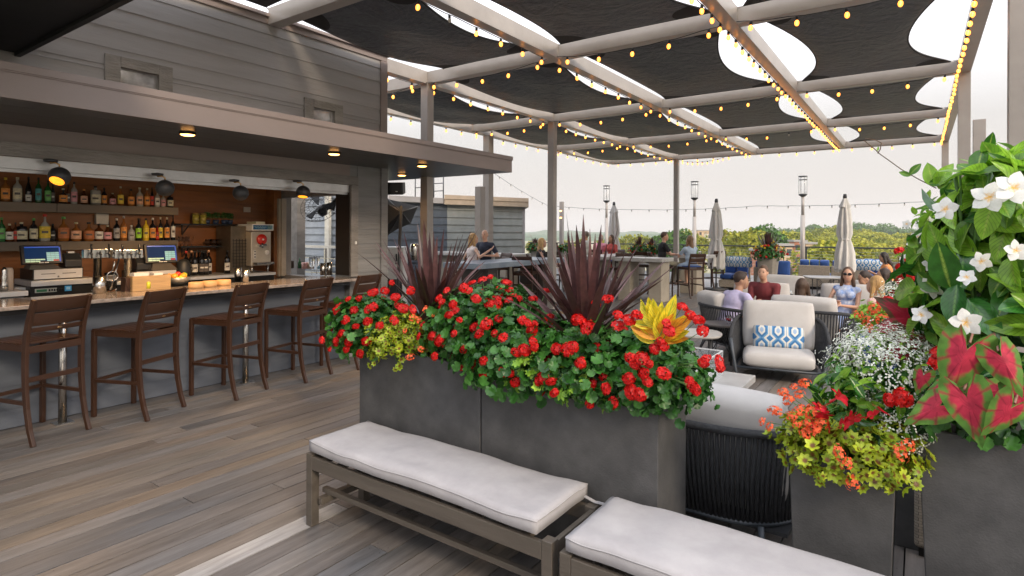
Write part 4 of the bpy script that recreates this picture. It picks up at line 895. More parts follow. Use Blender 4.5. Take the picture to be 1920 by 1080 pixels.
def leafmat(name, c0, c1, rough=.42, vmix=.55, inner=None, ipos=.5, mid=None, trans=.22, vein=None, spec=.4, blot=0., noise_s=30.):
    """c0..c1 vary per leaf (red channel); inner colours the middle (green channel); mid colours the midrib"""
    m = bpy.data.materials.new(name); m.use_nodes = True; Nn, Ll, b = nodes(m)
    at_ = Nn.new('ShaderNodeVertexColor'); at_.layer_name = 'leaf'; sx = Nn.new('ShaderNodeSeparateColor'); Ll.new(at_.outputs[0], sx.inputs[0])
    r = Nn.new('ShaderNodeValToRGB'); r.color_ramp.elements[0].color = (*c0, 1); r.color_ramp.elements[1].color = (*c1, 1); Ll.new(sx.outputs[0], r.inputs[0])
    out = r.outputs[0]; tc = Nn.new('ShaderNodeTexCoord')
    nz = Nn.new('ShaderNodeTexNoise'); nz.inputs['Scale'].default_value = noise_s; nz.inputs['Detail'].default_value = 3; Ll.new(tc.outputs['Object'], nz.inputs['Vector'])
    if inner:
        ad = Nn.new('ShaderNodeMath'); ad.operation = 'MULTIPLY_ADD'; Ll.new(nz.outputs['Fac'], ad.inputs[0]); ad.inputs[1].default_value = .5; 
        Ll.new(sx.outputs[1], ad.inputs[2])
        rr = Nn.new('ShaderNodeValToRGB'); e = rr.color_ramp.elements; e[0].position = max(0, ipos + .25 - .14); e[1].position = ipos + .25 + .16; e[0].color = (1, 1, 1, 1); e[1].color = (0, 0, 0, 1); Ll.new(ad.outputs[0], rr.inputs[0])
        mx = Nn.new('ShaderNodeMix'); mx.data_type = 'RGBA'; Ll.new(rr.outputs[0], mx.inputs[0]); Ll.new(out, mx.inputs[6]); mx.inputs[7].default_value = (*inner, 1); out = mx.outputs[2]
    if mid:
        rr = Nn.new('ShaderNodeValToRGB'); e = rr.color_ramp.elements; e[0].position = .0; e[1].position = .16; e[0].color = (1, 1, 1, 1); e[1].color = (0, 0, 0, 1); Ll.new(sx.outputs[1], rr.inputs[0])
        mx = Nn.new('ShaderNodeMix'); mx.data_type = 'RGBA'; Ll.new(rr.outputs[0], mx.inputs[0]); Ll.new(out, mx.inputs[6]); mx.inputs[7].default_value = (*mid, 1); out = mx.outputs[2]
    if vein:
        col, fr, sl, amt = vein
        a1 = Nn.new('ShaderNodeMath'); a1.operation = 'MULTIPLY'; Ll.new(sx.outputs[2], a1.inputs[0]); a1.inputs[1].default_value = fr
        a2 = Nn.new('ShaderNodeMath'); a2.operation = 'MULTIPLY_ADD'; Ll.new(sx.outputs[1], a2.inputs[0]); a2.inputs[1].default_value = -sl; Ll.new(a1.outputs[0], a2.inputs[2])
        a3 = Nn.new('ShaderNodeMath'); a3.operation = 'PINGPONG'; Ll.new(a2.outputs[0], a3.inputs[0]); a3.inputs[1].default_value = .5
        rr = Nn.new('ShaderNodeValToRGB'); e = rr.color_ramp.elements; e[0].position = .02; e[1].position = .13; e[0].color = (amt, amt, amt, 1); e[1].color = (0, 0, 0, 1); Ll.new(a3.outputs[0], rr.inputs[0])
        mx = Nn.new('ShaderNodeMix'); mx.data_type = 'RGBA'; Ll.new(rr.outputs[0], mx.inputs[0]); Ll.new(out, mx.inputs[6]); mx.inputs[7].default_value = (*col, 1); out = mx.outputs[2]
    mv = Nn.new('ShaderNodeMix'); mv.data_type = 'RGBA'; mv.blend_type = 'MULTIPLY'; mv.inputs[0].default_value = vmix; Ll.new(out, mv.inputs[6])
    r5 = Nn.new('ShaderNodeValToRGB'); r5.color_ramp.elements[0].position = .35; r5.color_ramp.elements[1].position = .65; r5.color_ramp.elements[0].color = (.55, .55, .55, 1); r5.color_ramp.elements[1].color = (1.3, 1.3, 1.3, 1); Ll.new(nz.outputs['Fac'], r5.inputs[0]); Ll.new(r5.outputs[0], mv.inputs[7]); out = mv.outputs[2]
    Ll.new(out, b.inputs['Base Color']); b.inputs['Roughness'].default_value = rough; b.inputs['Specular IOR Level'].default_value = spec
    if trans:
        tr = Nn.new('ShaderNodeBsdfTranslucent'); Ll.new(out, tr.inputs['Color']); ms = Nn.new('ShaderNodeMixShader'); ms.inputs[0].default_value = trans
        o_ = [n for n in Nn if n.type == 'OUTPUT_MATERIAL'][0]; Ll.new(b.outputs[0], ms.inputs[1]); Ll.new(tr.outputs[0], ms.inputs[2]); Ll.new(ms.outputs[0], o_.inputs[0])
    MATS[name] = m; return m
m_gerl = leafmat('geranium leaf green', (.012, .062, .010), (.060, .20, .030), rough=.36)
m_chart = leafmat('chartreuse geranium leaf', (.20, .30, .015), (.42, .50, .03), inner=(.16, .07, .012), ipos=.42)
m_ivy = leafmat('bright lobed leaf', (.16, .34, .03), (.32, .52, .06))
m_mand = leafmat('mandevilla leaf', (.02, .12, .015), (.32, .58, .05), rough=.28, trans=.45, spec=.5, mid=(.35, .5, .08), vein=((.03, .14, .01), 9, 3, .6))  # lighter green raised to stand for daylight coming through the blades
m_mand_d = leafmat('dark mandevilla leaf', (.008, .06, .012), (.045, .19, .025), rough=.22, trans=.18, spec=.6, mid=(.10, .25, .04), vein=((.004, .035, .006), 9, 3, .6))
m_cordy = leafmat('burgundy spike leaf', (.030, .013, .014), (.12, .055, .055), rough=.38, trans=.15, spec=.5)
m_dry = leafmat('dry spike leaf', (.20, .12, .05), (.32, .20, .09), rough=.6)
m_croton = leafmat('yellow croton leaf', (.85, .62, .02), (.80, .75, .08), rough=.35, mid=(.25, .42, .02), trans=.35, vein=((.22, .38, .02), 8, 3, .85))
m_croton_o = leafmat('orange croton leaf', (.80, .30, .02), (.85, .45, .03), rough=.35, mid=(.5, .1, .02), trans=.35, vein=((.55, .12, .02), 8, 3, .8))
m_cal = leafmat('pink caladium leaf', (.04, .13, .02), (.13, .25, .04), inner=(.42, .025, .055), ipos=.70, rough=.6, spec=.25, trans=.14, noise_s=30, vein=((.25, .012, .03), 9, 0, .75))
m_cal_d = leafmat('dark red caladium leaf', (.10, .05, .02), (.16, .09, .03), inner=(.33, .012, .03), ipos=.8, rough=.45, trans=.3, noise_s=14, vein=((.5, .03, .07), 9, 0, .6))
m_petal_r = leafmat('scarlet petal', (.42, .003, .004), (.78, .012, .008), rough=.5, trans=.25, noise_s=60)
m_petal_o = leafmat('orange red petal', (.80, .09, .02), (.88, .17, .06), rough=.5, trans=.25, noise_s=60)
m_petal_c = leafmat('crimson petal', (.42, .005, .015), (.62, .01, .03), rough=.4, trans=.25, noise_s=40)
m_petal_w = leafmat('white petal', (.80, .80, .78), (.88, .88, .86), rough=.5, trans=.3, inner=(.9, .50, .03), ipos=.12, noise_s=8, vmix=.12)
m_petal_s = leafmat('small white petal', (.75, .78, .68), (.85, .86, .80), rough=.5, trans=.3, noise_s=30)
m_petal_y = leafmat('yellow petal', (.85, .55, .02), (.9, .7, .05), rough=.5, trans=.25, noise_s=30)
m_stem = mat('green stem', (.07, .16, .03), .5)
m_twig = mat('brown stem', (.10, .06, .03), .6)
m_soil = mat('dark potting soil', (.018, .012, .008), .95, var=.5, scale=40)
T_GER = [tpl_round(18, 6, c, w_, deep=.05) for c, w_ in ((.2, .05), (.35, .08), (.05, .06))]
T_STAR = [tpl_star(7, .34, .1), tpl_star(6, .34, .3), tpl_star(7, .30, -.12)]
T_LAN = [tpl_lance(7, .38, .10, .15), tpl_lance(7, .34, .16, .3), tpl_lance(7, .42, .05, .05)]
T_LANW = [tpl_lance(8, .50, .10, .15), tpl_lance(8, .46, .14, .30), tpl_lance(8, .55, .04, .1)]
T_SMALL = [tpl_lance(3, .5, .1, .2)]
T_HEART = [tpl_heart(20, -.12), tpl_heart(20, .12), tpl_heart(20, -.3)]
def blob(c, r, n, out=.8, inside=.5, up=.35, flatten=0):
    """points on a lumpy ellipsoid shell, with outward leaf directions and normals"""
    d = rng.normal(size=(n, 3)); d /= np.linalg.norm(d, axis=1, keepdims=True)
    d[:, 2] = np.where(d[:, 2] < -.55, -d[:, 2], d[:, 2])
    rad = inside + (1 - inside)*rng.random(n)**.5
    lump = 1 + .13*np.sin(d[:, 0]*7 + c[0]*9) * np.cos(d[:, 2]*6 + c[1]*5) + .08*rng.normal(size=n)
    p = np.array(c) + d*np.array(r)*(rad*lump)[:, None]
    nn = d/np.array(r); nn /= np.linalg.norm(nn, axis=1, keepdims=True)
    nrm = nn*out + np.array([0, 0, up]) + rng.normal(size=(n, 3))*.28
    dr = np.cross(nn, rng.normal(size=(n, 3))) + nn*.35 + np.array([0, 0, -.25])
    return p, dr, nrm
def noclip(p, *arrs, box=None):
    """drop leaves that would sit inside a planter body"""
    x0, x1, y0, y1, z1 = box
    k = ~((p[:, 0] > x0) & (p[:, 0] < x1) & (p[:, 1] > y0) & (p[:, 1] < y1) & (p[:, 2] < z1 - .02))
    return (p[k],) + tuple(a[k] for a in arrs)
# flower heads, one shared mesh each
def head_mesh(name, m, n_fl, rad, psize, petals=5, seed=1, flat=.7, tw=.42, stem=True):
    r_ = np.random.default_rng(seed); P = []; D = []; Nn_ = []
    for k in range(n_fl):
        zz = 1 - 1.15*(k + .5)/n_fl; aa = k*2.39996 + r_.random()*.6; q_ = math.sqrt(max(0, 1 - zz*zz)); d = np.array([q_*math.cos(aa), q_*math.sin(aa), zz]) + r_.normal(size=3)*.12; d /= np.linalg.norm(d); c = d*rad*np.array([1, 1, flat])*r_.uniform(.75, 1.15)
        u = np.cross(d, [0.3, .2, 1]); u /= np.linalg.norm(u); v = np.cross(d, u); a0 = r_.random()*6
        for q in range(petals):
            a = a0 + 2*PI*q/petals; dr = u*math.cos(a) + v*math.sin(a)
            P.append(c); D.append(dr + d*.25); Nn_.append(d + r_.normal(size=3)*.2)
    o = scatter([tpl_lance(3, .75, .05, .15)], P, D, Nn_, np.full(len(P), psize), name, m, rnd=r_.random(len(P)))
    me = o.data; bpy.data.objects.remove(o); return me
H_RED = [head_mesh('flower_cluster', m_petal_r, 26, .027, .017, seed=s) for s in (1, 2, 3)] 
H_RED += [head_mesh('flower_cluster', m_petal_r, 11, .022, .018, seed=9)]
H_OR = [head_mesh('flower_cluster', m_petal_o, 15, .030, .013, seed=s, petals=4) for s in (4, 5)]
H_CRI = [head_mesh('flower', m_petal_c, 1, .004, .036, petals=5, seed=s, tw=.6) for s in (6, 7)]
H_YEL = [head_mesh('flower_cluster', m_petal_y, 22, .05, .045, seed=8)]
H_REDB = [head_mesh('flower_cluster', m_petal_r, 30, .08, .05, seed=s) for s in (11, 12)]
def trumpet():
    P = []; D = []; Nn_ = []
    for q in range(5):
        a = 2*PI*q/5; dr = np.array([math.cos(a), math.sin(a), .12]); P.append((0, 0, 0)); D.append(dr); Nn_.append((.25*math.sin(a), -.25*math.cos(a), 1))
    t = tpl_lance(5, .82, -.03, .08)
    t[0][:, 3] = t[0][:, 1]
    o = scatter([t], P, D, Nn_, np.full(5, 1.), 'flower', m_petal_w, rnd=np.array([.3, .5, .6, .4, .5])); me = o.data; bpy.data.objects.remove(o)
    return me
H_WH = trumpet()
w_ = MB(); w_.lathe([(.10, -.004), (.06, -.12), (.035, -.35), (.03, -.55)], 8); _o = w_.obj('throat', mat('flower throat', (.75, .68, .35), .5)); TH = _o.data; bpy.data.objects.remove(_o)
def orient(o, d, roll=0.):
    o.rotation_euler = (Vector(d).to_track_quat('Z', 'Y') @ Matrix.Rotation(roll, 3, 'Z').to_quaternion()).to_euler()
def plant(name, label, cat, base, grp=None):
    return thing(name, label, cat, base, 0, grp)
def put(o, par):
    o.parent = par; o.matrix_parent_inverse = Matrix.Translation(-Vector(par.location))
def heads(par, meshes, pts, c, scale=(.85, 1.25), name=None, stems=True, stemmat=None, base=None):
    cb = Vector(base if base is not None else c); w = MB()
    for p in pts:
        p = Vector(p); o = bpy.data.objects.new(name or 'flower_cluster', random.choice(meshes)); COL.objects.link(o)
        d = (p - Vector(c)).normalized() + Vector((0, -.25, .35)); orient(o, d, random.random()*6); q_ = random.uniform(*scale)*.95; o.scale = (q_*random.uniform(.8, 1.3), q_*random.uniform(.8, 1.2), q_*random.uniform(.6, 1.))
        o.location = p; put(o, par)
        if stems: m_ = p.lerp(cb, .45) + Vector((0, 0, .02)); w.tube([p, m_, cb + Vector((0, 0, -.03))], .0018, 4)
    if stems and pts: o = w.obj('flower_stems', stemmat or m_stem); put(o, par)
# ------------------------------------------------------------------ long planters
def planter(x0, x1, y0, y1, h, label, taper=.0, grp=None, m=m_conc):
    t = thing('planter', label, 'planter', ((x0+x1)/2, (y0+y1)/2, 0), 0, grp)
    a, b = (x1-x0)/2, (y1-y0)/2; w = MB(); tk = .025
    def ring(f, z): return [(-a*f, -b*f, z), (a*f, -b*f, z), (a*f, b*f, z), (-a*f, b*f, z)]
    f0 = 1 - taper; fi = 1 - tk/min(a, b)
    vs = ring(f0, 0) + ring(1, h) + [(p[0]*(1 - tk/a), p[1]*(1 - tk/b), h) for p in ring(1, h)] + [(p[0]*(1 - tk/a), p[1]*(1 - tk/b), h - .09) for p in ring(1, h)]
    fs = [(0, 3, 2, 1)]
    for k in range(3):
        for j in range(4): fs.append((k*4+j, k*4+(j+1) % 4, k*4+4+(j+1) % 4, k*4+4+j))
    fs.append((12, 13, 14, 15))
    w.add(vs, fs, False); w.obj('body', m, t, .004)
    w = MB(); w.box(-a + tk + .002, a - tk - .002, -b + tk + .002, b - tk - .002, h - .088, h - .05); w.obj('soil', m_soil, t)
    return t
PY0, PY1, PH = 2.56, 2.95, .945
planter(-3.01, -2.004, PY0, PY1, PH, 'left of the two long dark grey planters behind the cushioned bench', grp='long grey planters')
planter(-1.996, -.975, PY0, PY1, PH, 'right of the two long dark grey planters, beside the rope armchair', grp='long grey planters')
BOX = (-3.02, -.965, PY0 - .005, PY1 + .005, PH)
def geranium(c, r, n, label, flowers, size=(.034, .066), m=m_gerl, tp=T_GER, hm=None, grp='red geraniums in the long planters', fl_name='flower_cluster', box=BOX, name='geranium', cat='flower plant', extra=None, hs=(.72, 1.05)):
    c = Vector(c); par = plant(name, label, cat, (c.x, c.y, box[4]), grp)
    p, d, nn = blob(c, r, n); p, d, nn = noclip(p, d, nn, box=box)
    o = scatter(tp, p, d, nn, rng.uniform(*size, len(p)), 'foliage', m); put(o, par)
    w = MB()
    for k in range(14):
        q = c + Vector((random.uniform(-1, 1)*r[0]*.8, random.uniform(-1, 1)*r[1]*.7, random.uniform(-.1, .9)*r[2])); w.tube([(c.x + (q.x - c.x)*.3, c.y + (q.y-c.y)*.3, box[4] - .05), q.lerp(c, .3), q], .004, 5)
    o = w.obj('stems', m_stem); put(o, par)
    heads(par, hm or H_RED, flowers, c, name=fl_name, scale=hs)
    return par
def F(*pts, y): return [at(px, py, y=yy) for (px, py, yy) in [(q[0], q[1], q[2] if len(q) > 2 else y) for q in pts]]
Yf = 2.47
# flower positions read from the photo, at the front face of the foliage
fl = [
 (F((648, 600), (668, 612), (700, 575), (722, 545), (690, 603), (712, 610), (742, 557), (770, 545), (735, 530), (757, 578), (688, 640), (655, 640), (676, 663), (714, 610), (740, 600), (775, 580), (700, 548), (690, 580), (643, 625), (650, 655), y=2.41)),
 (F((850, 570), (862, 600), (893, 560), (870, 540), (885, 530, 2.7), (905, 525, 2.75), (935, 540, 2.75), (912, 607), (852, 625), (825, 638), (816, 668), (870, 655), (880, 545), (940, 555, 2.7), (843, 590), (838, 545, 2.6), (920, 520, 2.8), (900, 550, 2.7), (950, 530, 2.8), y=2.41)),
 (F((960, 555, 2.7), (975, 560, 2.7), (980, 600), (990, 605), (1000, 640), (1003, 650), (985, 656), (908, 702), (945, 697), (958, 700), (1020, 710), (1010, 715), (1035, 715), (1025, 545, 2.8), (970, 660), (955, 545, 2.75), (1000, 560, 2.7), y=2.37)),
 (F((1085, 600), (1075, 650), (1065, 655), (1100, 615), (1160, 590), (1180, 600), (1195, 590), (1160, 610), (1118, 570, 2.6), (1140, 560, 2.6), (1090, 680, 2.4), y=2.41)),
 (F((1183, 670), (1190, 680), (1205, 672), (1215, 680), (1180, 710), (1185, 735), (1200, 740), (1215, 715), (1208, 700), (1240, 640), (1245, 650), (1255, 620), (1250, 605), (1295, 590, 2.5), (1310, 600, 2.5), (1318, 620, 2.5), (1280, 575, 2.55), (1300, 725), (1305, 730), (1320, 680), (1325, 672, 2.5), (1350, 680, 2.5), (1352, 690, 2.5), (1245, 700), (1230, 655), y=2.37)),
]
gl = [('red geranium at the left end of the planters, reaching past the bar stools', (-3.0, 2.68, 1.03), (.30, .28, .22)),
      ('red geranium between the two burgundy spike plants, tall and dense with flowers', (-2.08, 2.74, 1.10), (.40, .33, .27)),
      ('red geranium trailing over the planter joint', (-1.80, 2.66, 1.0), (.36, .32, .26)),
      ('red geranium below the right burgundy spike plant', (-1.45, 2.66, 1.01), (.34, .29, .22)),
      ('red geranium at the right end of the planters under the yellow croton', (-1.10, 2.70, 1.0), (.30, .27, .21))]
for (lb, c, r), f in zip(gl, fl): geranium(c, r, 1650, lb, f + [Vector(q) for q in blob(c, [k*1.06 for k in r], 34, inside=.97)[0] if q[1] < c[1] + .02 and q[2] > .9][:16])
# chartreuse geranium with orange flowers in the left planter
geranium((-2.64, 2.60, 1.00), (.19, .26, .19), 620, 'yellow green star leaved geranium with small orange flowers below the left spike plant', F((800, 580), (810, 590), (775, 595), (790, 655), (760, 620), (770, 670), (785, 600), y=2.4), size=(.03, .055), m=m_chart, tp=T_STAR, hm=H_OR, grp='chartreuse geraniums', hs=(.5, .75))
geranium((-1.60, 2.50, .98), (.16, .14, .14), 120, 'small patch of pale green lobed leaves hanging over the right planter', [], size=(.045, .07), m=m_ivy, tp=T_STAR, grp='pale green trailing leaves', name='trailing_plant')
geranium((-1.32, 2.46, .93), (.10, .10, .10), 46, 'two or three bright yellow green leaves below the red flowers', [], size=(.05, .07), m=m_ivy, tp=T_STAR, grp='pale green trailing leaves', name='trailing_plant')
# cordyline spikes
def spikes(c, n, ln, spread, label, grp='burgundy spike plants', dry=(), wid=.045, name='cordyline', box=.945, target=None):
    c = Vector(c); par = plant(name, label, 'spike plant', (c.x, c.y, box), grp); V = []; Fc = []; Cc = []
    leaves = []
    for k in range(n):
        a = 2*PI*k*.381966 + random.uniform(-.2, .2); tl = spread*(k/n)**.75*random.uniform(.85, 1.1); L_ = ln*random.uniform(.8, 1.08)*(1 - .12*(k/n))
        leaves.append((a, tl, L_, random.uniform(.05, .35)*(k/n), wid*random.uniform(.8, 1.15), 0))
    for (a, tl, L_, droop) in dry: leaves.append((a, tl, L_, droop, wid*.6, 1))
    Vd, Fd, Cd = [], [], []
    for (a, tl, L_, droop, wd, isd) in leaves:
        VV, FF, CCc = (Vd, Fd, Cd) if isd else (V, Fc, Cc); b = len(VV); m = 9; rn = random.random()
        p = Vector(c) + Vector((math.cos(a)*.02, math.sin(a)*.02, random.uniform(-.03, .1))); ang = tl; st = L_/m; tw = random.uniform(-.5, .5)
        for i in range(m+1):
            t = i/m; hw = wd/2*min(1, .45 + t*2.2)*(1 - t**2.6)**.9 + .0008
            d = Vector((math.sin(ang)*math.cos(a), math.sin(ang)*math.sin(a), math.cos(ang)))
            sd = Vector((-math.sin(a), math.cos(a), 0)); up_ = d.cross(sd)
            sd2 = sd*math.cos(tw*t) + up_*math.sin(tw*t); up2 = d.cross(sd2)
            for sx in (-1, 0, 1):
                q = p + sd2*sx*hw + up2*(-abs(sx)*hw*.35); VV.append(tuple(q)); CCc.append((rn, abs(sx), t, 1))
            p = p + d*st; ang += droop*st/L_*(1 + 2*t)
        for i in range(m):
            for j in range(2): q = b + i*3 + j; FF.append((q, q+1, q+4, q+3))
    def mk(V_, F_, C_, nm, mm):
        me = bpy.data.meshes.new(nm); me.from_pydata(V_, [], F_); me.materials.append(mm); me.polygons.foreach_set('use_smooth', [True]*len(F_))
        ca = me.color_attributes.new('leaf', 'FLOAT_COLOR', 'POINT'); ca.data.foreach_set('color', np.array(C_, dtype=np.float32).ravel()); put(link(me, nm), par)
    mk(V, Fc, Cc, 'leaves', m_cordy)
    if dry: mk(Vd, Fd, Cd, 'dry_leaves', m_dry)
    w = MB(); w.tube([(c.x, c.y, box - .05), (c.x, c.y, c.z + .06)], .022, 8); o = w.obj('stem', m_twig); put(o, par)
    return par
b1 = at(808, 590, y=2.74); b2 = at(1100, 605, y=2.70)
spikes((b1.x, b1.y, b1.z - .10), 46, .66, .86, 'left burgundy spike plant in the long planter, in front of the bar building corner', dry=((-2.9, 1.4, .5, 1.2), (-2.6, 1.5, .45, 1.3), (-3.1, 1.25, .5, .9), (-1.75, 1.7, .34, 2.2), (-1.85, 1.75, .3, 2.5)))
spikes((b2.x, b2.y, b2.z - .12), 56, .64, .96, 'right burgundy spike plant in the long planter, in front of the stone tables', dry=((-2.0, 1.6, .42, 2.0), (-1.8, 1.7, .40, 2.3), (-1.35, 1.75, .36, 2.2), (2.6, 1.2, .6, .8)))
# dead leaves hanging over the planter front
# croton
def croton(c, L_, label):
    c = Vector(c); par = plant('croton', label, 'plant', (c.x, c.y, .945), 'croton plants')
    P = []; D = []; Nn_ = []; S_ = []
    for (dx, dz, s_, tilt) in L_:
        d = Vector((dx, -.25, dz)); P.append(tuple(c + Vector((dx*.03, 0, random.uniform(-.03, .05))))); D.append(tuple(d)); Nn_.append((dx*.3 + tilt, -1, .35)); S_.append(s_)
    o = scatter([tpl_lance(8, .40, .08, .12), tpl_lance(8, .36, .12, .3)], P, D, Nn_, np.array(S_)*.74, 'leaves', m_croton); put(o, par)
    w = MB(); w.tube([(c.x, c.y, .9), tuple(c)], .006, 6); put(w.obj('stem', m_stem), par)
    return par
cc = at(1238, 634, y=2.55)
pc = croton(cc, [(-.12, .9, .21, 0), (.12, 1, .24, .2), (.38, .9, .25, .3), (.6, .6, .22, .2), (-.5, .75, .20, -.3), (-.9, .6, .19, -.2), (.05, .8, .2, 0), (.85, .35, .17, .3), (-.3, 1, .2, -.2), (-1, .2, .15, 0)], 'yellow croton with big veined leaves at the right end of the long planter')
P = [tuple(cc)]*4; o = scatter([tpl_lance(8, .38, .1, .25)], P, [(.7, -.3, .5), (-1, -.3, .35), (.35, -.4, .6), (.9, -.2, .1)], [(.4, -1, .3), (-.2, -1, .4), (0, -1, .3), (.3, -1, .1)], np.array([.19, .14, .15, .13]), 'orange_leaves', m_croton_o); put(o, pc)
ci = at(930, 590, y=2.6)
croton(ci, [(-.3, 1, .11, 0), (.1, 1, .12, 0), (.4, .8, .10, .2), (-.6, .5, .1, -.2)], 'small yellow green croton tuft between the two spike plants')

# ------------------------------------------------------------------ right hand planters
p1 = planter(-.46, -.075, 2.75, 3.13, .75, 'small tapered grey planter with chartreuse and orange plants', taper=.12)
p2 = planter(-.005, .95, 2.80, 3.4, .93, 'large tapered dark grey planter with caladiums and white flowered vine, lower right corner', taper=.09)
BX1 = (-.47, -.065, 2.74, 3.14, .75); BX2 = (-.015, .96, 2.79, 3.41, .93)
geranium((-.24, 2.82, .80), (.27, .26, .15), 900, 'chartreuse star leaved geranium with orange flower sprays in the small planter', F((1470, 735), (1480, 750), (1500, 740), (1510, 720), (1490, 725), (1455, 770), (1430, 790), (1445, 800), (1500, 770), (1515, 790), (1520, 810), (1530, 800), (1575, 850, 2.55), (1590, 870, 2.55), (1600, 905, 2.6), (1690, 850), (1705, 835), (1540, 795), (1495, 795), (1485, 780), (1525, 770), (1510, 810), y=2.6), size=(.034, .064), m=m_chart, tp=T_STAR, hm=H_OR, grp='chartreuse geraniums', box=BX1, hs=(.55, .95))
def bush(c, r, n, label, m, tp, size, box=BX1, grp=None, hm=None, fl=(), name='flower_plant', fln='flower', hs=(.9, 1.2), cat='flower plant'):
    return geranium(c, r, n, label, list(fl), size=size, m=m, tp=tp, hm=hm, grp=grp, box=box, name=name, cat=cat, fl_name=fln, hs=hs)
bush((-.20, 2.86, .97), (.17, .18, .17), 150, 'glossy green plant with crimson trumpet flowers in the small planter', m_mand_d, T_LAN, (.06, .10), hm=H_CRI, fl=F((1572, 745), (1565, 755), (1535, 765), (1528, 790), (1590, 785), (1585, 795), (1640, 780), (1650, 770), (1605, 780), (1560, 800, 2.6), (1545, 775), y=2.6), hs=(1., 1.35))
bush((-.21, 2.86, 1.02), (.15, .16, .14), 90, 'bright green glossy shoots rising above the crimson flowers', m_mand, T_LAN, (.06, .10), name='leafy_plant', cat='leafy plant')
def euphorbia(c, r, n, label, box=BX1, fn=1800, fs=(.008, .013)):
    par = bush(c, r, n, label, m_ivy, T_LAN, (.02, .04), box=box, name='white_cloud_plant')
    P, D, Nn_ = [], [], []
    q, d, nn = blob(c, [k*1.12 for k in r], fn, inside=.72)
    q, d, nn = noclip(q, d, nn, box=box)
    for k in range(2): P.append(q); D.append(d if k == 0 else -d); Nn_.append(nn)
    o = scatter([tpl_lance(3, .7, .05, .1)], np.concatenate(P), np.concatenate(D), np.concatenate(Nn_), np.tile(rng.uniform(*fs, len(q)), 2), 'flower_cloud', m_petal_s); put(o, par); tag(o, 'cloud of tiny white flowers'); return par
e1 = at(1670, 700, y=2.95)
euphorbia(tuple(e1), (.21, .2, .18), 300, 'airy plant with a cloud of tiny white flowers above the small planter', fn=2600)
e3 = at(1685, 800, y=2.85); euphorbia(tuple(e3), (.12, .14, .12), 150, 'lower spray of tiny white flowers hanging beside the large planter', fn=700)
# large planter: caladiums
def caladium(specs, label, m, base, grp='caladiums with pink leaves', size=None):
    base = Vector(base); par = plant('caladium', label, 'caladium', (base.x, base.y, .93), grp)
    for (px, py, yy, ang, s_, nx, nz) in specs:
        c = at(px, py, y=yy); d = np.array([math.sin(ang), -.15, math.cos(ang)])
        st = np.array(tuple(c)) - d/np.linalg.norm(d)*s_*.28
        o = scatter([T_HEART[int(px) % 3]], [st], [d], [(nx, -1, nz)], np.array([s_*.80]), 'leaf', m); put(o, par)
        w = MB(); q = Vector(st) + Vector((0, .01, 0)); w.tube([q, Vector((q.x*.6 + base.x*.4, max(q.y + .08, 2.72), max(q.z, .98) + .05)), Vector((base.x, base.y, .9))], .004, 6); put(w.obj('leaf_stalk', mat('pink green stalk', (.25, .12, .08), .5)), par)
    return par
A = PI
caladium([(1802, 682, 2.46, A + .35, .27, .15, .35), (1822, 772, 2.44, A - .25, .245, -.1, .3), (1743, 770, 2.50, A + .95, .20, -.35, .3), (1892, 690, 2.46, A - .45, .20, .2, .3), (1866, 732, 2.52, A + 1.6, .22, .1, .9), (1770, 722, 2.60, A + 1.1, .14, -.2, .8), (1905, 745, 2.58, A - 1.2, .16, .3, .5)], 'pink and green caladium with broad heart leaves hanging over the large planter', m_cal, (.22, 3.0, .94))
caladium([(1884, 782, 2.42, A + .55, .19, .55, .1), (1915, 752, 2.5, A - .4, .15, .2, .3), (1786, 745, 2.62, A - .9, .13, .1, .4), (1728, 715, 2.7, A + .3, .12, -.1, .4)], 'pink caladium at the right edge with one curled green rimmed leaf', m_cal, (.38, 3.02, .94))
caladium([(1690, 585, 3.05, A + 2.2, .24, -.6, .9), (1655, 615, 3.1, A + 1.0, .16, -.1, .8), (1725, 640, 3.0, A - 1.1, .2, .3, .8), (1675, 665, 2.9, A + 1.2, .14, .1, .7)], 'dark red caladium with upswept leaves behind the cloud of small white flowers', m_cal_d, (.05, 3.1, .94))
bush((.12, 2.92, 1.02), (.22, .22, .18), 260, 'dark green geranium leaves with a few red blooms beside the caladiums', m_gerl, T_GER, (.05, .085), box=BX2, hm=H_RED, fl=F((1668, 750), (1690, 745), (1700, 748), (1755, 675), (1760, 660), (1765, 680), y=2.68), fln='flower_cluster', name='geranium', hs=(.8, 1.), grp='red geraniums of the right planters')
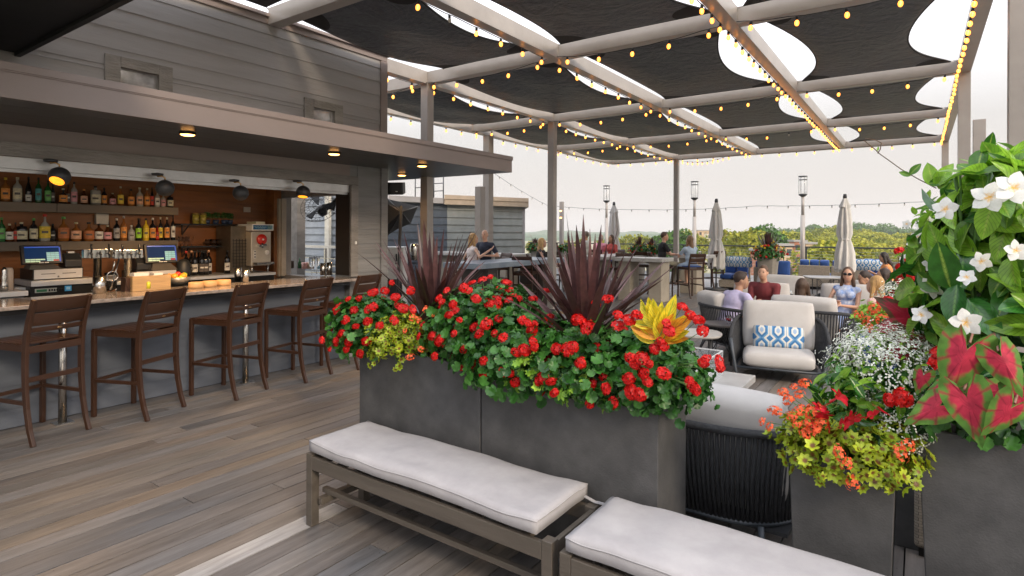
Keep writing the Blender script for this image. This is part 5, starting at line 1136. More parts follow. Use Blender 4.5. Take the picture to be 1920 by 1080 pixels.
# mandevilla vine with white trumpets
def mandevilla(c, r, n, label, fls, size, box=BX2, fsz=.075, up=None):
    par = plant('mandevilla', label, 'flowering vine', (c[0], c[1], box[4]), 'white flowered mandevilla vines')
    p, d, nn = blob(c, r, n, inside=.45, up=.6)
    d[:, 2] += rng.normal(size=len(d))*.6; p, d, nn = noclip(p, d, nn, box=box)
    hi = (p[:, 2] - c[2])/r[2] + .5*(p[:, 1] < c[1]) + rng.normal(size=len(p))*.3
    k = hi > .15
    o = scatter(T_LANW, p[k], d[k], nn[k], rng.uniform(*size, k.sum()), 'backlit_leaves', m_mand); put(o, par)  # upper and front leaves: backlight put into their brighter colour
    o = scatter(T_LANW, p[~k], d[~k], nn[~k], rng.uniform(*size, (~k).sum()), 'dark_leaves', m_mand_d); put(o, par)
    w = MB()
    for q in range(9):
        a = random.random()*6; pts = [Vector((c[0] + .1*math.cos(a), max(c[1], (box[2]+box[3])/2 - .02) + .1*math.sin(a), box[4] - .05)), Vector((c[0] + .1*math.cos(a), max(c[1], (box[2]+box[3])/2 - .02), box[4] + .1))]
        for t in range(1, 6): pts.append(Vector((c[0] + r[0]*.75*math.cos(a + t*.5)*t/5, c[1] + r[1]*.7*math.sin(a + t*.5)*t/5, box[4] + (c[2] + r[2]*.75 - box[4])*t/5)))
        w.tube(pts, .0045, 5)
    put(w.obj('vine_stems', m_stem), par)
    for (px, py, yy, dx, dz, s_) in fls:
        q = at(px, py, y=yy); o = bpy.data.objects.new('flower', H_WH); COL.objects.link(o); orient(o, (dx, -1, dz), random.random()*6); o.scale = (s_*.64*random.uniform(.9, 1.1), s_*.64, s_*.6); o.location = q; put(o, par)
        g = bpy.data.objects.new('throat', TH); COL.objects.link(g); g.parent = o
    return par
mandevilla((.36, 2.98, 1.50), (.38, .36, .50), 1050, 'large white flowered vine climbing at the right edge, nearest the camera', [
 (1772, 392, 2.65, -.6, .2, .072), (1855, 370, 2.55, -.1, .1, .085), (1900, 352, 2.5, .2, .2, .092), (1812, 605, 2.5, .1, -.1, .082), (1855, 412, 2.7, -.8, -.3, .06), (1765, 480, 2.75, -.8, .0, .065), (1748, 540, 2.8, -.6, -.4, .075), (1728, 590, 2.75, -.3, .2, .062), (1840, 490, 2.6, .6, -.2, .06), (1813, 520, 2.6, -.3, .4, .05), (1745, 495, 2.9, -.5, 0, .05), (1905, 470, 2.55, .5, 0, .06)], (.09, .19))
# foreground shoot leaves reaching up and a loose tendril
c0 = at(1840, 330, y=2.8)
mandevilla((c0.x + .03, c0.y, c0.z - .09), (.15, .16, .12), 46, 'topmost light green shoots of the vine against the sky', [], (.10, .16))
tp_ = [at(1755, 353, y=2.85), at(1720, 335, y=2.88), at(1690, 318, y=2.9), at(1665, 300, y=2.9), at(1648, 288, y=2.9), at(1640, 280, y=2.9), at(1620, 264, y=2.9), at(1622, 260, y=2.9), at(1640, 262, y=2.9), at(1652, 268, y=2.9), at(1650, 280, y=2.9), at(1645, 288, y=2.9)]
par = plant('vine_tendril', 'loose curling tendril of the vine reaching left across the sky', 'vine tendril', tp_[0])
w = MB(); w.tube(tp_, .0022, 5); put(w.obj('stem', m_twig), par)
tl = [tuple(at(1750, 350, y=2.85)), tuple(at(1752, 350, y=2.85)), tuple(at(1705, 328, y=2.88)), tuple(at(1707, 330, y=2.88)), tuple(at(1645, 283, y=2.9)), tuple(at(1740, 345, y=2.85)), tuple(at(1760, 355, y=2.85))]
put(scatter(T_LANW, tl, [(-.2, 0, 1), (.5, 0, .8), (.5, 0, .6), (-.9, 0, .45), (.1, 0, 1), (.9, 0, .2), (.3, 0, .9)], [(0, -1, .2)]*7, np.array([.10, .11, .06, .045, .02, .08, .09]), 'leaves', m_mand), par)
# farther planters on the right: second row
p3 = planter(.28, .70, 4.5, 4.95, .80, 'grey planter half hidden behind the right flowers, farther back')
BX3 = (.27, .71, 4.49, 4.96, .8)
mc = at(1725, 470, y=4.75)
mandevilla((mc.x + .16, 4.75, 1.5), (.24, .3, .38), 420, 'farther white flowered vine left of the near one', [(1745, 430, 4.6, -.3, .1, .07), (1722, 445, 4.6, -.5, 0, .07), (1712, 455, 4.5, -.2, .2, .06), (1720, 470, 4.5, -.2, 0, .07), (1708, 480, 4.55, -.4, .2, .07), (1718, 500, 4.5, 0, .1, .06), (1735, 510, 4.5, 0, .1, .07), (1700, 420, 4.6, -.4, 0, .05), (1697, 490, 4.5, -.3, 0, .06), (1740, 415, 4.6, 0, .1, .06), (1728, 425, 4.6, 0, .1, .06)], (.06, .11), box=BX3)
g3 = at(1715, 545, y=4.5)
geranium((g3.x + .06, 4.55, g3.z - .03), (.20, .22, .18), 480, 'red geranium in the farther right planter below the second vine', F((1690, 500), (1700, 510), (1710, 520), (1722, 540), (1700, 530), (1690, 525), (1745, 530), (1680, 545), (1735, 550), (1725, 515), (1700, 490), (1685, 470), y=4.3), box=BX3, grp='red geraniums of the right planters', size=(.045, .075))
euphorbia(tuple(at(1700, 565, y=4.25)), (.14, .12, .11), 160, 'small cloud of white flowers in the farther right planter', box=BX3, fn=700, fs=(.010, .015))
e2 = at(1645, 590, y=3.9)
t3 = planter(e2.x - .15, e2.x + .2, 3.8, 4.15, .85, 'narrow grey planter with orange green plant beside the seated women')
BX4 = (e2.x - .16, e2.x + .21, 3.79, 4.16, .85)
geranium((e2.x + .02, 3.85, e2.z - .05), (.13, .14, .12), 300, 'orange flowered green plant beside the seated women', F((1610, 590), (1625, 600), (1640, 580), (1655, 600), (1630, 615), (1660, 575), y=3.65), size=(.03, .05), m=m_ivy, tp=T_STAR, hm=H_OR, grp='chartreuse geraniums', box=BX4, hs=(.8, 1.1))
geranium((e2.x + .15, 3.92, e2.z - .0), (.10, .12, .10), 200, 'crimson flowered geranium just right of the orange plant', F((1665, 562), (1668, 575), (1650, 565), (1672, 590), y=3.75), size=(.03, .05), grp='red geraniums of the right planters', box=BX4, hm=H_RED, hs=(.6, .8))
# herbs on the bar shelf
for k, px in enumerate((388, 405, 421, 431)):
    q = at(px, 420, x=-8.15); q.z = 1.79
    par = plant('herb_pot', ['first of the leafy herb pots on the iron shelf, right of the jars', 'second leafy herb pot on the iron shelf', 'third leafy herb pot on the iron shelf', 'last leafy herb pot, at the end of the iron shelf'][k], 'potted plant', (q.x, q.y, 1.7905), 'herb pots on the iron shelf')
    w = MB(); w.lathe([(.001, 0), (.035, 0), (.045, .06), (.001, .06)], 12); put_ = w.obj('pot', mat('dark blue pot', (.02, .04, .10), .4), par)
    p_, d_, n_ = blob((q.x, q.y, 1.79 + .115), (.055, .055, .05), 130); put(scatter(T_SMALL, p_, d_, n_, rng.uniform(.02, .03, 130), 'foliage', m_gerl), par)
# ------------------------------------------------------------------ cushioned benches
m_linen = mat('pale linen upholstery', (.335, .322, .332), .95, var=.07, scale=5, bump=.10, bscale=420, col2=(.385, .372, .38), spec=.15, detail=8)
m_bench = mat('grey brown coated wood', (.088, .074, .060), .5, var=.25, scale=3, bump=.2, bscale=60, stretch=(.3, 3, 3))
def bench(x0, x1, y0, y1, zt, label, rz=0., cz=.10, seed=0):
    cx, cy = (x0+x1)/2, (y0+y1)/2; t = thing('bench', label, 'bench', (cx, cy, 0), rz, 'cushioned benches in front of the planters'); a, b = (x1-x0)/2, (y1-y0)/2
    L_ = .052
    for sx in (-1, 1):
        for sy in (-1, 1):
            w = MB(); w.box(sx*a - (L_ if sx > 0 else 0), sx*a + (0 if sx > 0 else L_), sy*b - (L_ if sy > 0 else 0), sy*b + (0 if sy > 0 else L_), 0, zt); w.obj('leg', m_bench, t, .003)
    w = MB()
    for sy in (-1, 1): w.box(-a + L_ + .001, a - L_ - .001, sy*(b - .012) - .012, sy*(b - .012) + .012, zt - .085, zt - .01)
    for sx in (-1, 1): w.box(sx*(a - .014) - .012, sx*(a - .014) + .012, -b + L_ + .001, b - L_ - .001, zt - .085, zt - .01)
    w.obj('frame', m_bench, t, .003)
    w = MB()
    for k in range(int((x1-x0)/.14)): w.box(-a + .07 + k*.14, -a + .09 + k*.14 + .03, -b + .027, b - .027, zt - .05, zt - .03)
    w.obj('slats', m_bench, t)
    w = MB()
    for sx in (-1, 1): w.box(sx*(a - .09) - .015, sx*(a - .09) + .015, -b + .03, b - .03, .13, .165); w.box(sx*(a - .026) - .012, sx*(a - .026) + .012, -b + L_ + .001, b - L_ - .001, .10, .14)
    for sy in (-1, 1): w.box(-a + .03, a - .03, sy*.11 - .016, sy*.11 + .016, .166, .195)
    w.obj('stretcher', m_bench, t, .002)
    w = MB(); sx_, sy_ = (x1-x0) - .10, (y1-y0) + .01; n = 40
    vs = []; fs = []; m = 16
    for side in (1, -1):
        for i in range(n+1):
            for j in range(m+1):
                u = -1 + 2*i/n; v = -1 + 2*j/m; u2 = math.copysign(abs(u)**.75, u); v2 = math.copysign(abs(v)**.7, v)
                rim = (max(0, 1 - abs(u2)**22))**.5*(max(0, 1 - abs(v2)**9))**.5
                X_ = u2*sx_/2 - .02; Y_ = v2*sy_/2*(1 - .02*math.sin(u*5))
                z = cz*.30 + cz*.20*rim + (.012*(1-v2*v2)*(1-u2*u2) if side > 0 else 0)
                wv = .005*math.sin(u*5.5 + seed) + .009*noise.noise(Vector((u*4 + seed, v*2, 0)))
                end = .018*max(0, abs(u) - .75)/.25 if side > 0 else 0
                vs.append((X_, Y_, zt + cz*.44 + side*z*.85 + wv*(1 if side > 0 else .5) + .4*end))
    q = (n+1)*(m+1)
    for i in range(n):
        for j in range(m):
            f = (i*(m+1)+j, (i+1)*(m+1)+j, (i+1)*(m+1)+j+1, i*(m+1)+j+1); fs += [f, tuple(q+k for k in f[::-1])]
    rim = [i*(m+1) for i in range(n+1)] + [n*(m+1)+j for j in range(1, m+1)] + [i*(m+1)+m for i in range(n-1, -1, -1)] + [j for j in range(m-1, 0, -1)]
    for k in range(len(rim)): A_, B_ = rim[k], rim[(k+1) % len(rim)]; fs.append((B_, A_, q+A_, q+B_))
    w.add(vs, fs, True); c = w.obj('cushion', m_linen, t)
    w = MB(); w.tube([Vector(vs[k]) + Vector((0, 0, -.004)) for k in rim + rim[:1]], .0035, 5); w.obj('piping', m_linen, c)
    w = MB(); w.sweep([(a - .08, b - .02, zt + .03), (a - .02, b - .01, zt + .01), (a + .03, b - .0, zt + .008)], .02, .004); w.obj('tie', m_linen, c)
    return t
bench(-2.90, -1.235, 2.07, 2.50, .415, 'left cushioned bench standing before the long planters', R(-.6), seed=1)
bench(-1.195, .48, 2.05, 2.49, .40, 'right cushioned bench cut off by the bottom edge', 0, seed=4)
# ------------------------------------------------------------------ rope lounge chairs
m_rope = mat('charcoal rope', (.035, .037, .042), .75, var=.35, scale=60, bump=.8, bscale=300)
m_frame = mat('slate coated frame', (.055, .065, .078), .45, var=.1)
m_cush = mat('light beige outdoor cushion', (.48, .46, .445), .95, spec=.15, var=.05, scale=4, bump=.10, bscale=350, col2=(.52, .50, .485))
def pattern_mat():
    m = mat('blue geometric print', (.5, .5, .5), .8); Nn, Ll, b = nodes(m)
    tc = Nn.new('ShaderNodeTexCoord'); mp = Nn.new('ShaderNodeMapping'); mp.inputs['Scale'].default_value = (5.6, 5.6, 5.6); Ll.new(tc.outputs['Object'], mp.inputs[0])
    sx = Nn.new('ShaderNodeSeparateXYZ'); Ll.new(mp.outputs[0], sx.inputs[0])
    def f(op, a, b_=None):
        n = Nn.new('ShaderNodeMath'); n.operation = op
        for i, q in enumerate((a, b_)):
            if q is None: continue
            if isinstance(q, (int, float)): n.inputs[i].default_value = q
            else: Ll.new(q, n.inputs[i])
        return n.outputs[0]
    # hexagonal bands: folded x plus folded z
    ax = f('ABSOLUTE', f('SUBTRACT', f('FRACT', f('ADD', sx.outputs['X'], .5)), .5)); az = f('ABSOLUTE', f('SUBTRACT', f('FRACT', f('ADD', sx.outputs['Z'], .0)), .5))
    s = f('ADD', f('MULTIPLY', ax, 1.0), az); d = f('MAXIMUM', s, f('MULTIPLY', ax, 1.6))
    r = Nn.new('ShaderNodeValToRGB'); r.color_ramp.interpolation = 'CONSTANT'; e = r.color_ramp.elements
    e[0].position = 0; e[0].color = (.30, .42, .60, 1); e[1].position = .17; e[1].color = (.66, .65, .60, 1)
    for p, c in ((.33, (.035, .16, .36)), (.5, (.13, .30, .52)), (.62, (.66, .65, .60)), (.78, (.045, .18, .40))): q = e.new(p); q.color = (*c, 1)
    Ll.new(d, r.inputs[0]); Ll.new(r.outputs[0], b.inputs['Base Color']); return m
m_print = pattern_mat()
def lounge(label, loc, rz, pillow=False, W_=.52, ropes=64, back=True, bo=0., bw=0.):
    t = thing('lounge_chair', label, 'lounge chair', (loc[0], loc[1], 0), rz, 'rope lounge chairs with beige cushions')
    def U(wd, y0, y1, zf, zb, n=28, fl=0.):
        pts = []
        for k in range(n+1):
            s = -1 + 2*k/n; a = abs(s)
            # straight arms then rounded back
            th = s*PI/2*1.0; x = wd*math.copysign(abs(math.sin(th))**.62, s); y = y1 - (y1 - y0)*abs(math.cos(th))**.62
            f = (y - y0)/(y1 - y0); z = zb + (zf - zb)*f**1.6; pts.append(Vector((x, y, z)))
        return pts
    top = U(W_ + .03, -.50, .34, .47, .68); bot = U(W_ - .03, -.38, .36, .15, .17)
    w = MB(); w.tube(top, .022, 8); w.obj('top_rail', m_rope, t)
    w = MB(); w.tube(bot, .015, 6); w.tube([bot[0], bot[-1]], .014, 6); w.obj('seat_rail', m_frame, t)
    w = MB()
    def samp(P_, s):
        ls = [(b_ - a_).length for a_, b_ in zip(P_[:-1], P_[1:])]; q = max(0, min(s, 1))*sum(ls)
        for i, l_ in enumerate(ls):
            if q <= l_ or i == len(ls)-1: return P_[i].lerp(P_[i+1], min(1, q/l_))
            q -= l_
    for k in range(ropes):
        s = .02 + .96*(k + .5)/ropes; w.tube([samp(top, s), samp(top, s).lerp(samp(bot, s + .002), .5) + Vector((0, -.015*math.cos((s-.5)*PI), 0)), samp(bot, s + .004)], .0115 if ropes > 80 else .0095, 5)
    w.obj('rope_weave', m_rope, t)
    for sx in (-1, 1):
        w = MB(); w.tube([top[0 if sx < 0 else -1] + Vector((0, -.005, 0)), (sx*(W_ - .0), .385, .30), (sx*(W_ - .03), .40, .14), (sx*(W_ - .05), .40, 0)], [.022, .019, .017, .013], 8); w.obj('front_leg', m_frame, t)
        w = MB(); w.tube([(sx*(W_ - .2), -.34, .17), (sx*(W_ - .17), -.42, 0)], [.017, .012], 8); w.obj('rear_leg', m_frame, t)
    w = MB(); w.box(-W_ + .08, W_ - .08, -.30, .35, .13, .15); w.obj('seat_base', m_charcoal, t)
    w = MB(); w.M = Matrix.Translation((0, .09, .245)); w.cushion(2*W_ - .20, .60, .17, puff=.22, n=14, wav=.01); c = w.obj('seat_cushion', m_cush, t)
    if back:
        T_ = Matrix.Translation((bo, -.26, .57)) @ Matrix.Rotation(R(-76), 4, 'X'); w = MB(); w.M = T_; w.cushion(bw or (2*W_ - .16), .58, .20, puff=.35, n=14, wav=.014, seed=loc[0]); c = w.obj('back_cushion', m_cush, t)
    if pillow:
        w = MB(); T_ = Matrix.Rotation(R(-72), 4, 'X'); w.M = T_; w.cushion(.56, .27, .10, puff=.9, n=10, edge=.05); o = w.obj('pillow', m_print); o.location = Vector((loc[0], loc[1], 0)) + Matrix.Rotation(rz, 3, 'Z') @ Vector((0.0, -.05, .45)); o.rotation_euler.z = rz
        tag(o, pillow, 'pillow', 'blue patterned pillows')
    return t
lounge('rope lounge chair facing the camera with a blue patterned pillow', (-1.37, 7.46), R(191), 'blue and white geometric pillow on the nearest camera facing chair', W_=.48)
lounge('rope lounge chair seen from behind, right of the long planter', (-1.04, 3.58), R(-2), W_=.58, ropes=92)
lounge('rope lounge chair past the pillow chair, holding the brown haired woman', (-1.2, 8.85), R(-3), W_=.52, bo=-.05, bw=.80)
lounge('rope lounge chair at the left holding the man in the lavender shirt', (-2.02, 8.52), R(-38), W_=.58, bo=-.30, bw=.48)
lounge('rope lounge chair under the man in the maroon shirt', (-2.15, 10.25), R(190), W_=.52)
lounge('rope lounge chair far behind the brown haired woman, empty, with a blue pillow', (-2.30, 12.3), R(175), 'blue and white pillow on the far empty lounge chair', W_=.52)
lounge('rope lounge chair holding the woman with sunglasses', (-.88, 10.75), R(185), W_=.54)
lounge('rope lounge chair holding the blonde woman at the right', (-.28, 9.55), R(60), W_=.52)
lounge('rope lounge chair behind the two dark haired women', (-.55, 11.9), R(180), W_=.52)
# tables
def side_table(c, r, z, label, m=m_tabletop, legs=4, grp='small lounge tables', sq=.3):
    t = thing('side_table', label, 'side table', (c[0], c[1], 0), R(20), grp)
    w = MB(); w.lathe([(.001, z - .03), (r*.96, z - .03), (r, z - .015), (r, z), (.001, z)], 24, sq=sq, smooth=False); w.obj('table_top', m, t)
    for k in range(legs):
        a = 2*PI*(k + .5)/legs; w = MB(); w.tube([(r*.75*math.cos(a), r*.75*math.sin(a), 0), (r*.75*math.cos(a), r*.75*math.sin(a), z - .031)], .011, 6); w.obj('leg', m_charcoal, t)
    w = MB()
    for k in range(legs):
        a = 2*PI*(k + .5)/legs; b = 2*PI*(k + 1.5)/legs; P_ = lambda an, q, zz: Vector((r*q*math.cos(an), r*q*math.sin(an), zz))
        w.tube([P_(a, .75, .12), P_(a, .45, .2), P_(a, .2, .3), P_(a, .45, z - .08), P_(a, .75, z - .035)], .006, 5)
    w.obj('braces', m_charcoal, t); return t
side_table((-2.2, 7.0), .30, .50, 'pale topped side table in front of the pillow chair, left of it')
side_table((-2.12, 7.78), .22, .52, 'dark topped side table with a glass of red wine', m=mat('dark slate top', (.12, .11, .11), .35))
side_table((-1.75, 9.3), .22, .46, 'small light table between the men and the brown haired woman')
c_ = at(1548, 519, z=.5); side_table((c_.x, c_.y), .5, .5, 'wide low table with thin legs before the wicker sofas', sq=.9)
# fire table with glass guard
t = thing('fire_table', 'low white topped fire table with a glass wind guard', 'fire table', (-1.75, 5.2, 0)); inv = Matrix.Translation((1.75, -5.2, 0))
w = MB(); w.box(-2.5, -1.22, 4.75, 5.62, .34, .40); cpart(w, 'table_top', m_tabletop, .006)
w = MB(); w.box(-2.4, -1.32, 4.85, 5.52, 0, .338); cpart(w, 'base', m_conc, .004)
gg = mat('guard glass', (.9, .95, .95), .05, var=0, alpha=.12)
w = MB(); xa, xb, ya, yb_ = -2.3, -1.46, 4.95, 5.42
w.box(xa, xb, ya, ya + .008, .402, .62); w.box(xa, xb, yb_ - .008, yb_, .402, .62); w.box(xa, xa + .008, ya + .01, yb_ - .01, .402, .62); w.box(xb - .008, xb, ya + .01, yb_ - .01, .402, .62); cpart(w, 'glass_guard', gg)
w = MB()
for a, b_ in (((xa, ya), (xb, ya)), ((xb, ya), (xb, yb_)), ((xb, yb_), (xa, yb_)), ((xa, yb_), (xa, ya))): w.bar((*a, .626), (*b_, .626), .010)
for a in ((xa, ya), (xb, ya), (xb, yb_), (xa, yb_)): w.bar((*a, .402), (*a, .625), .006)
cpart(w, 'guard_edge', m_white)
# wine glass
def wine(c, z, label, col=(.25, .01, .02), grp=None):
    w = MB(); w.lathe([(.03, 0), (.03, .003), (.004, .006), (.004, .02), (.032, .045), (.04, .075), (.034, .105), (.032, .105), (.038, .075), (.001, .03)], 14); o = w.obj('drinking_glass', m_glass); o.location = (c[0], c[1], z); tag(o, label, 'glass', grp)
    w = MB(); w.lathe([(.001, .03), (.029, .046), (.035, .066), (.001, .067)], 12); w.obj('drink', mat('drink %.2f' % col[0], col, .1), o)
wine((-2.02, 7.78), .521, 'stemless glass of red wine on the dark side table')
# wicker seat between the right planters, blue ottoman
m_wick = mat('pale woven wicker', (.30, .255, .20), .7, var=.3, scale=30)
nn, ll, bb = nodes(m_wick)
def weave(m, sc=55, c0=(.10, .085, .065), c1=(.38, .33, .27)):
    nn, ll, bb = nodes(m); tc = nn.new('ShaderNodeTexCoord'); br = nn.new('ShaderNodeTexBrick'); br.inputs['Scale'].default_value = sc; br.inputs['Color1'].default_value = (*c1, 1); br.inputs['Color2'].default_value = (*[q*.8 for q in c1], 1); br.inputs['Mortar'].default_value = (*c0, 1); br.inputs['Mortar Size'].default_value = .035; br.inputs['Brick Width'].default_value = .9; br.inputs['Row Height'].default_value = .45
    mp = nn.new('ShaderNodeMapping'); mp.inputs['Rotation'].default_value = (R(90), 0, 0); ll.new(tc.outputs['Object'], mp.inputs[0])
    ge = nn.new('ShaderNodeCombineXYZ'); sp = nn.new('ShaderNodeSeparateXYZ'); ll.new(tc.outputs['Object'], sp.inputs[0]); ad = nn.new('ShaderNodeMath'); ad.operation = 'ADD'; ll.new(sp.outputs['X'], ad.inputs[0]); ll.new(sp.outputs['Y'], ad.inputs[1]); ll.new(ad.outputs[0], ge.inputs['X']); ll.new(sp.outputs['Z'], ge.inputs['Y']); ll.new(ge.outputs[0], br.inputs['Vector'])
    ll.new(br.outputs['Color'], bb.inputs['Base Color']); bp = nn.new('ShaderNodeBump'); bp.inputs['Strength'].default_value = .8; bp.inputs['Distance'].default_value = .006; bp.invert = True; ll.new(br.outputs['Fac'], bp.inputs['Height']); ll.new(bp.outputs[0], bb.inputs['Normal'])
weave(m_wick, 30)
m_blue = mat('royal blue upholstery', (.012, .06, .24), .8, var=.15, scale=4, sheen=.2)
t = thing('wicker_sofa', 'pale woven wicker sofa side showing between the two right planters', 'sofa', (.35, 4.15, 0)); inv = Matrix.Translation((-.35, -4.15, 0))
w = MB(); w.box(-.02, .75, 3.72, 4.35, .05, .62); cpart(w, 'base', m_wick, .02)
w = MB(); w.box(0, .73, 3.75, 4.32, .0, .045); cpart(w, 'feet', m_black)
q = at(1625, 690, z=0); t = thing('ottoman', 'royal blue upholstered ottoman beside the crossed legs', 'ottoman', (q.x, q.y, 0)); w = MB(); w.M = Matrix.Translation((.2, .1, .24)); w.cushion(.62, .62, .40, puff=.06, edge=.8); w.obj('cushion', m_blue, t); w = MB(); w.box(-.05, .45, -.15, .35, 0, .05); w.obj('base', m_black, t)
# ------------------------------------------------------------------ people
def skinm(c): 
    m = mat('skin %.2f' % c[0], c, .5, var=.06, scale=9); nodes(m)[2].inputs['Subsurface Weight'].default_value = .08; return m
class Cap(MB):
    def cap(s, a, b, ra, rb, n=10):
        a = Vector(a); b = Vector(b); d = (b - a); L_ = d.length; d.normalize(); pts = []; rr = []
        for k in (-1, -.8, -.4, 0): pts.append(a + d*ra*k); rr.append(max(.0008, ra*math.sqrt(max(0, 1-k*k))))
        for k in (0, .4, .8, 1): pts.append(b + d*rb*k); rr.append(max(.0008, rb*math.sqrt(max(0, 1-k*k))))
        s.tube(pts, rr, n); return s
    def ell(s, c, r, M_=None):
        M0 = s.M; s.M = s.M @ Matrix.Translation(c) @ (M_ or Matrix()); s.ball((0, 0, 0), r, 16, 12); s.M = M0; return s
    def skin(s, name, m, par, vox=.011, sm=4):
        o = s.obj(name, m, par); md = o.modifiers.new('Union', 'REMESH'); md.mode = 'VOXEL'; md.voxel_size = vox; md.use_smooth_shade = True
        sm_ = o.modifiers.new('Soft', 'SMOOTH'); sm_.iterations = sm; sm_.factor = .5
        return o
def ik(a, b, l1, l2, pole):
    a = Vector(a); b = Vector(b); d = b - a; L_ = min(d.length, (l1 + l2)*.998); L_ = max(L_, abs(l1 - l2) + .01); dn = d.normalized(); b = a + dn*L_
    x = (l1*l1 - l2*l2 + L_*L_)/(2*L_); h = math.sqrt(max(0, l1*l1 - x*x)); p = Vector(pole); p = (p - dn*p.dot(dn)).normalized(); return a + dn*x + p*h, b
def person(label, loc, yaw, hip=.50, lean=.12, side=0., hands=None, feet=None, hy=0., hp=0., fem=False, sc=1., skin=(.50, .27, .17), top=('tee', (.3, .3, .3)), bot=('pants', (.1, .1, .12)), hair=('short', (.05, .03, .02)), specs=False, shoes=(.08, .06, .05), twist=0., topmat=None, vox=.011, knee=None, bald=False, head=None):
    """local frame: +y forward, +x right, z up, origin on the floor under the hips"""
    tgt_ = at(head[0], head[1], d=head[2])
    if head: hip += max(-.14, min(.16, tgt_.z - (hip + .50*sc*(.95 if fem else 1.)*math.cos(lean) + .085*math.cos(lean) + .105)))
    t = thing('person', label, 'person', (0, 0, 0), yaw)
    sk = skinm(skin); sw = (.165 if fem else .195); K = sc
    H = Vector((0, 0, hip)); up = Vector((math.sin(side), math.sin(lean), math.cos(lean))).normalized()
    tor = .50*K*(.95 if fem else 1.); nk = H + up*tor; rt = Vector((math.cos(twist), math.sin(twist), 0)); rt = (rt - up*rt.dot(up)).normalized(); fw = up.cross(rt)
    shR = nk + rt*sw - up*.045; shL = nk - rt*sw - up*.045
    hands = hands or ((.16, .35, hip + .15), (-.16, .35, hip + .15)); feet = feet or ((.13, .45, .06), (-.13, .45, .06))
    ua, fa, th, sh = .285*K, .25*K, .42*K, .42*K
    eR, wR = ik(shR, hands[0], ua, fa, rt*.8 - up - fw*.5); eL, wL = ik(shL, hands[1], ua, fa, -rt*.8 - up - fw*.5)
    hR = H + rt*.095; hL = H - rt*.095
    kn = knee or ((.15, 1, .5), (-.15, 1, .5))
    kR, fR = ik(hR, feet[0], th, sh, kn[0]); kL, fL = ik(hL, feet[1], th, sh, kn[1])
    hc = nk + up*.085 + Vector((0, 0, .105))*1 + fw*.02; 
    off = Matrix.Rotation(yaw, 3, 'Z') @ hc; t.location = (tgt_.x - off.x, tgt_.y - off.y, 0)
    HR = Matrix.Rotation(hy, 3, 'Z') @ Matrix.Rotation(hp, 3, 'X'); hf = HR @ Vector((0, 1, 0)); hr = HR @ Vector((1, 0, 0)); hu = HR @ Vector((0, 0, 1))
    HM = Matrix((hr, hf, hu)).transposed().to_4x4(); TM = Matrix((rt, fw, up)).transposed().to_4x4()
    b = Cap(); cw = .135 if fem else .155
    def torso(q, g=0.):
        q.ell(H + up*.02, (.155 + g, .115 + g, .12 + g), TM); q.ell(H + up*tor*.4, ((.125 if fem else .145) + g, .10 + g, .17 + g), TM); q.ell(H + up*tor*.74, (cw + g, .115 + g, .155 + g), TM); q.cap(nk + rt*(sw - .03) - up*.05, nk - rt*(sw - .03) - up*.05, .055 + g, .055 + g)
        if fem:
            for s_ in (-1, 1): q.ell(H + up*tor*.72 + rt*.065*s_ + fw*.085, (.06 + g, .055 + g, .06 + g), TM)
    torso(b); b.cap(nk - up*.03, hc - hu*.05, .052 if fem else .06, .05)
    b.ell(hc, (.072, .092, .112), HM); b.ell(hc - hu*.065 + hf*.03, (.052, .055, .05), HM); b.ell(hc + hf*.092 - hu*.012, (.012, .018, .022), HM)
    for s_ in (-1, 1): b.ell(hc + hr*.074*s_ - hu*.01 - hf*.005, (.010, .018, .028), HM)
    for sh_, e_, w_, tgt, s_ in ((shR, eR, wR, hands[0], 1), (shL, eL, wL, hands[1], -1)):
        r0 = .040 if fem else .050; b.cap(sh_, e_, r0, r0*.78); b.cap(e_, w_, r0*.78, .025)
        d = (w_ - e_).normalized(); sd = d.cross(Vector((0, 0, 1))); sd = sd.normalized() if sd.length > .1 else rt; pl = d.cross(sd)
        b.cap(w_ + d*.02 + sd*.012, w_ + d*.07 + sd*.014, .021, .021); b.cap(w_ + d*.02 - sd*.012, w_ + d*.07 - sd*.014, .021, .021)
        for k, (o_, l_) in enumerate(((-.030, .055), (-.010, .068), (.011, .064), (.030, .05))):
            p = w_ + d*.085 + sd*o_; m_ = p + d*l_*.55 - pl*.012*s_; b.cap(p, m_, .0095, .009); b.cap(m_, m_ + d*l_*.4 - pl*.022*s_, .009, .008)
        p = w_ + d*.03 + sd*.03*-s_; b.cap(p, p + d*.035 - sd*.025*s_, .011, .010); b.cap(p + d*.035 - sd*.025*s_, p + d*.06 - sd*.03*s_, .010, .009)
    for h_, k_, f_, s_ in ((hR, kR, fR, 1), (hL, kL, fL, -1)):
        b.cap(h_, k_, .088, .056); b.cap(k_, k_.lerp(f_, .35), .054, .055); b.cap(k_.lerp(f_, .35), f_, .055, .036)
        ft = Vector((f_.x, f_.y, f_.z)); dd = Vector((.12*s_, 1, 0)).normalized(); b.cap(ft - Vector((0, 0, .015)), ft + dd*.13 - Vector((0, 0, .035)), .034, .026)
    body = b.skin('body', sk, t, vox)
    # clothing
    kind, col = top; tm = topmat or mat('cloth %.2f %.2f %.2f' % col, col, .85, var=.12, scale=7, bump=.4, bscale=14)
    q = Cap(); torso(q, .014)
    if kind in ('tee', 'shirt', 'polo'):
        sl = {'tee': .62, 'shirt': .95, 'polo': .62}[kind]
        for sh_, e_ in ((shR, eR), (shL, eL)): q.cap(sh_, sh_.lerp(e_, sl), .064 if not fem else .054, .058 if not fem else .047)
        q.cap(nk - up*.06, nk - up*.005, .075, .066)
    q.skin('shirt' if kind != 'tank' else 'top', tm, t, vox)
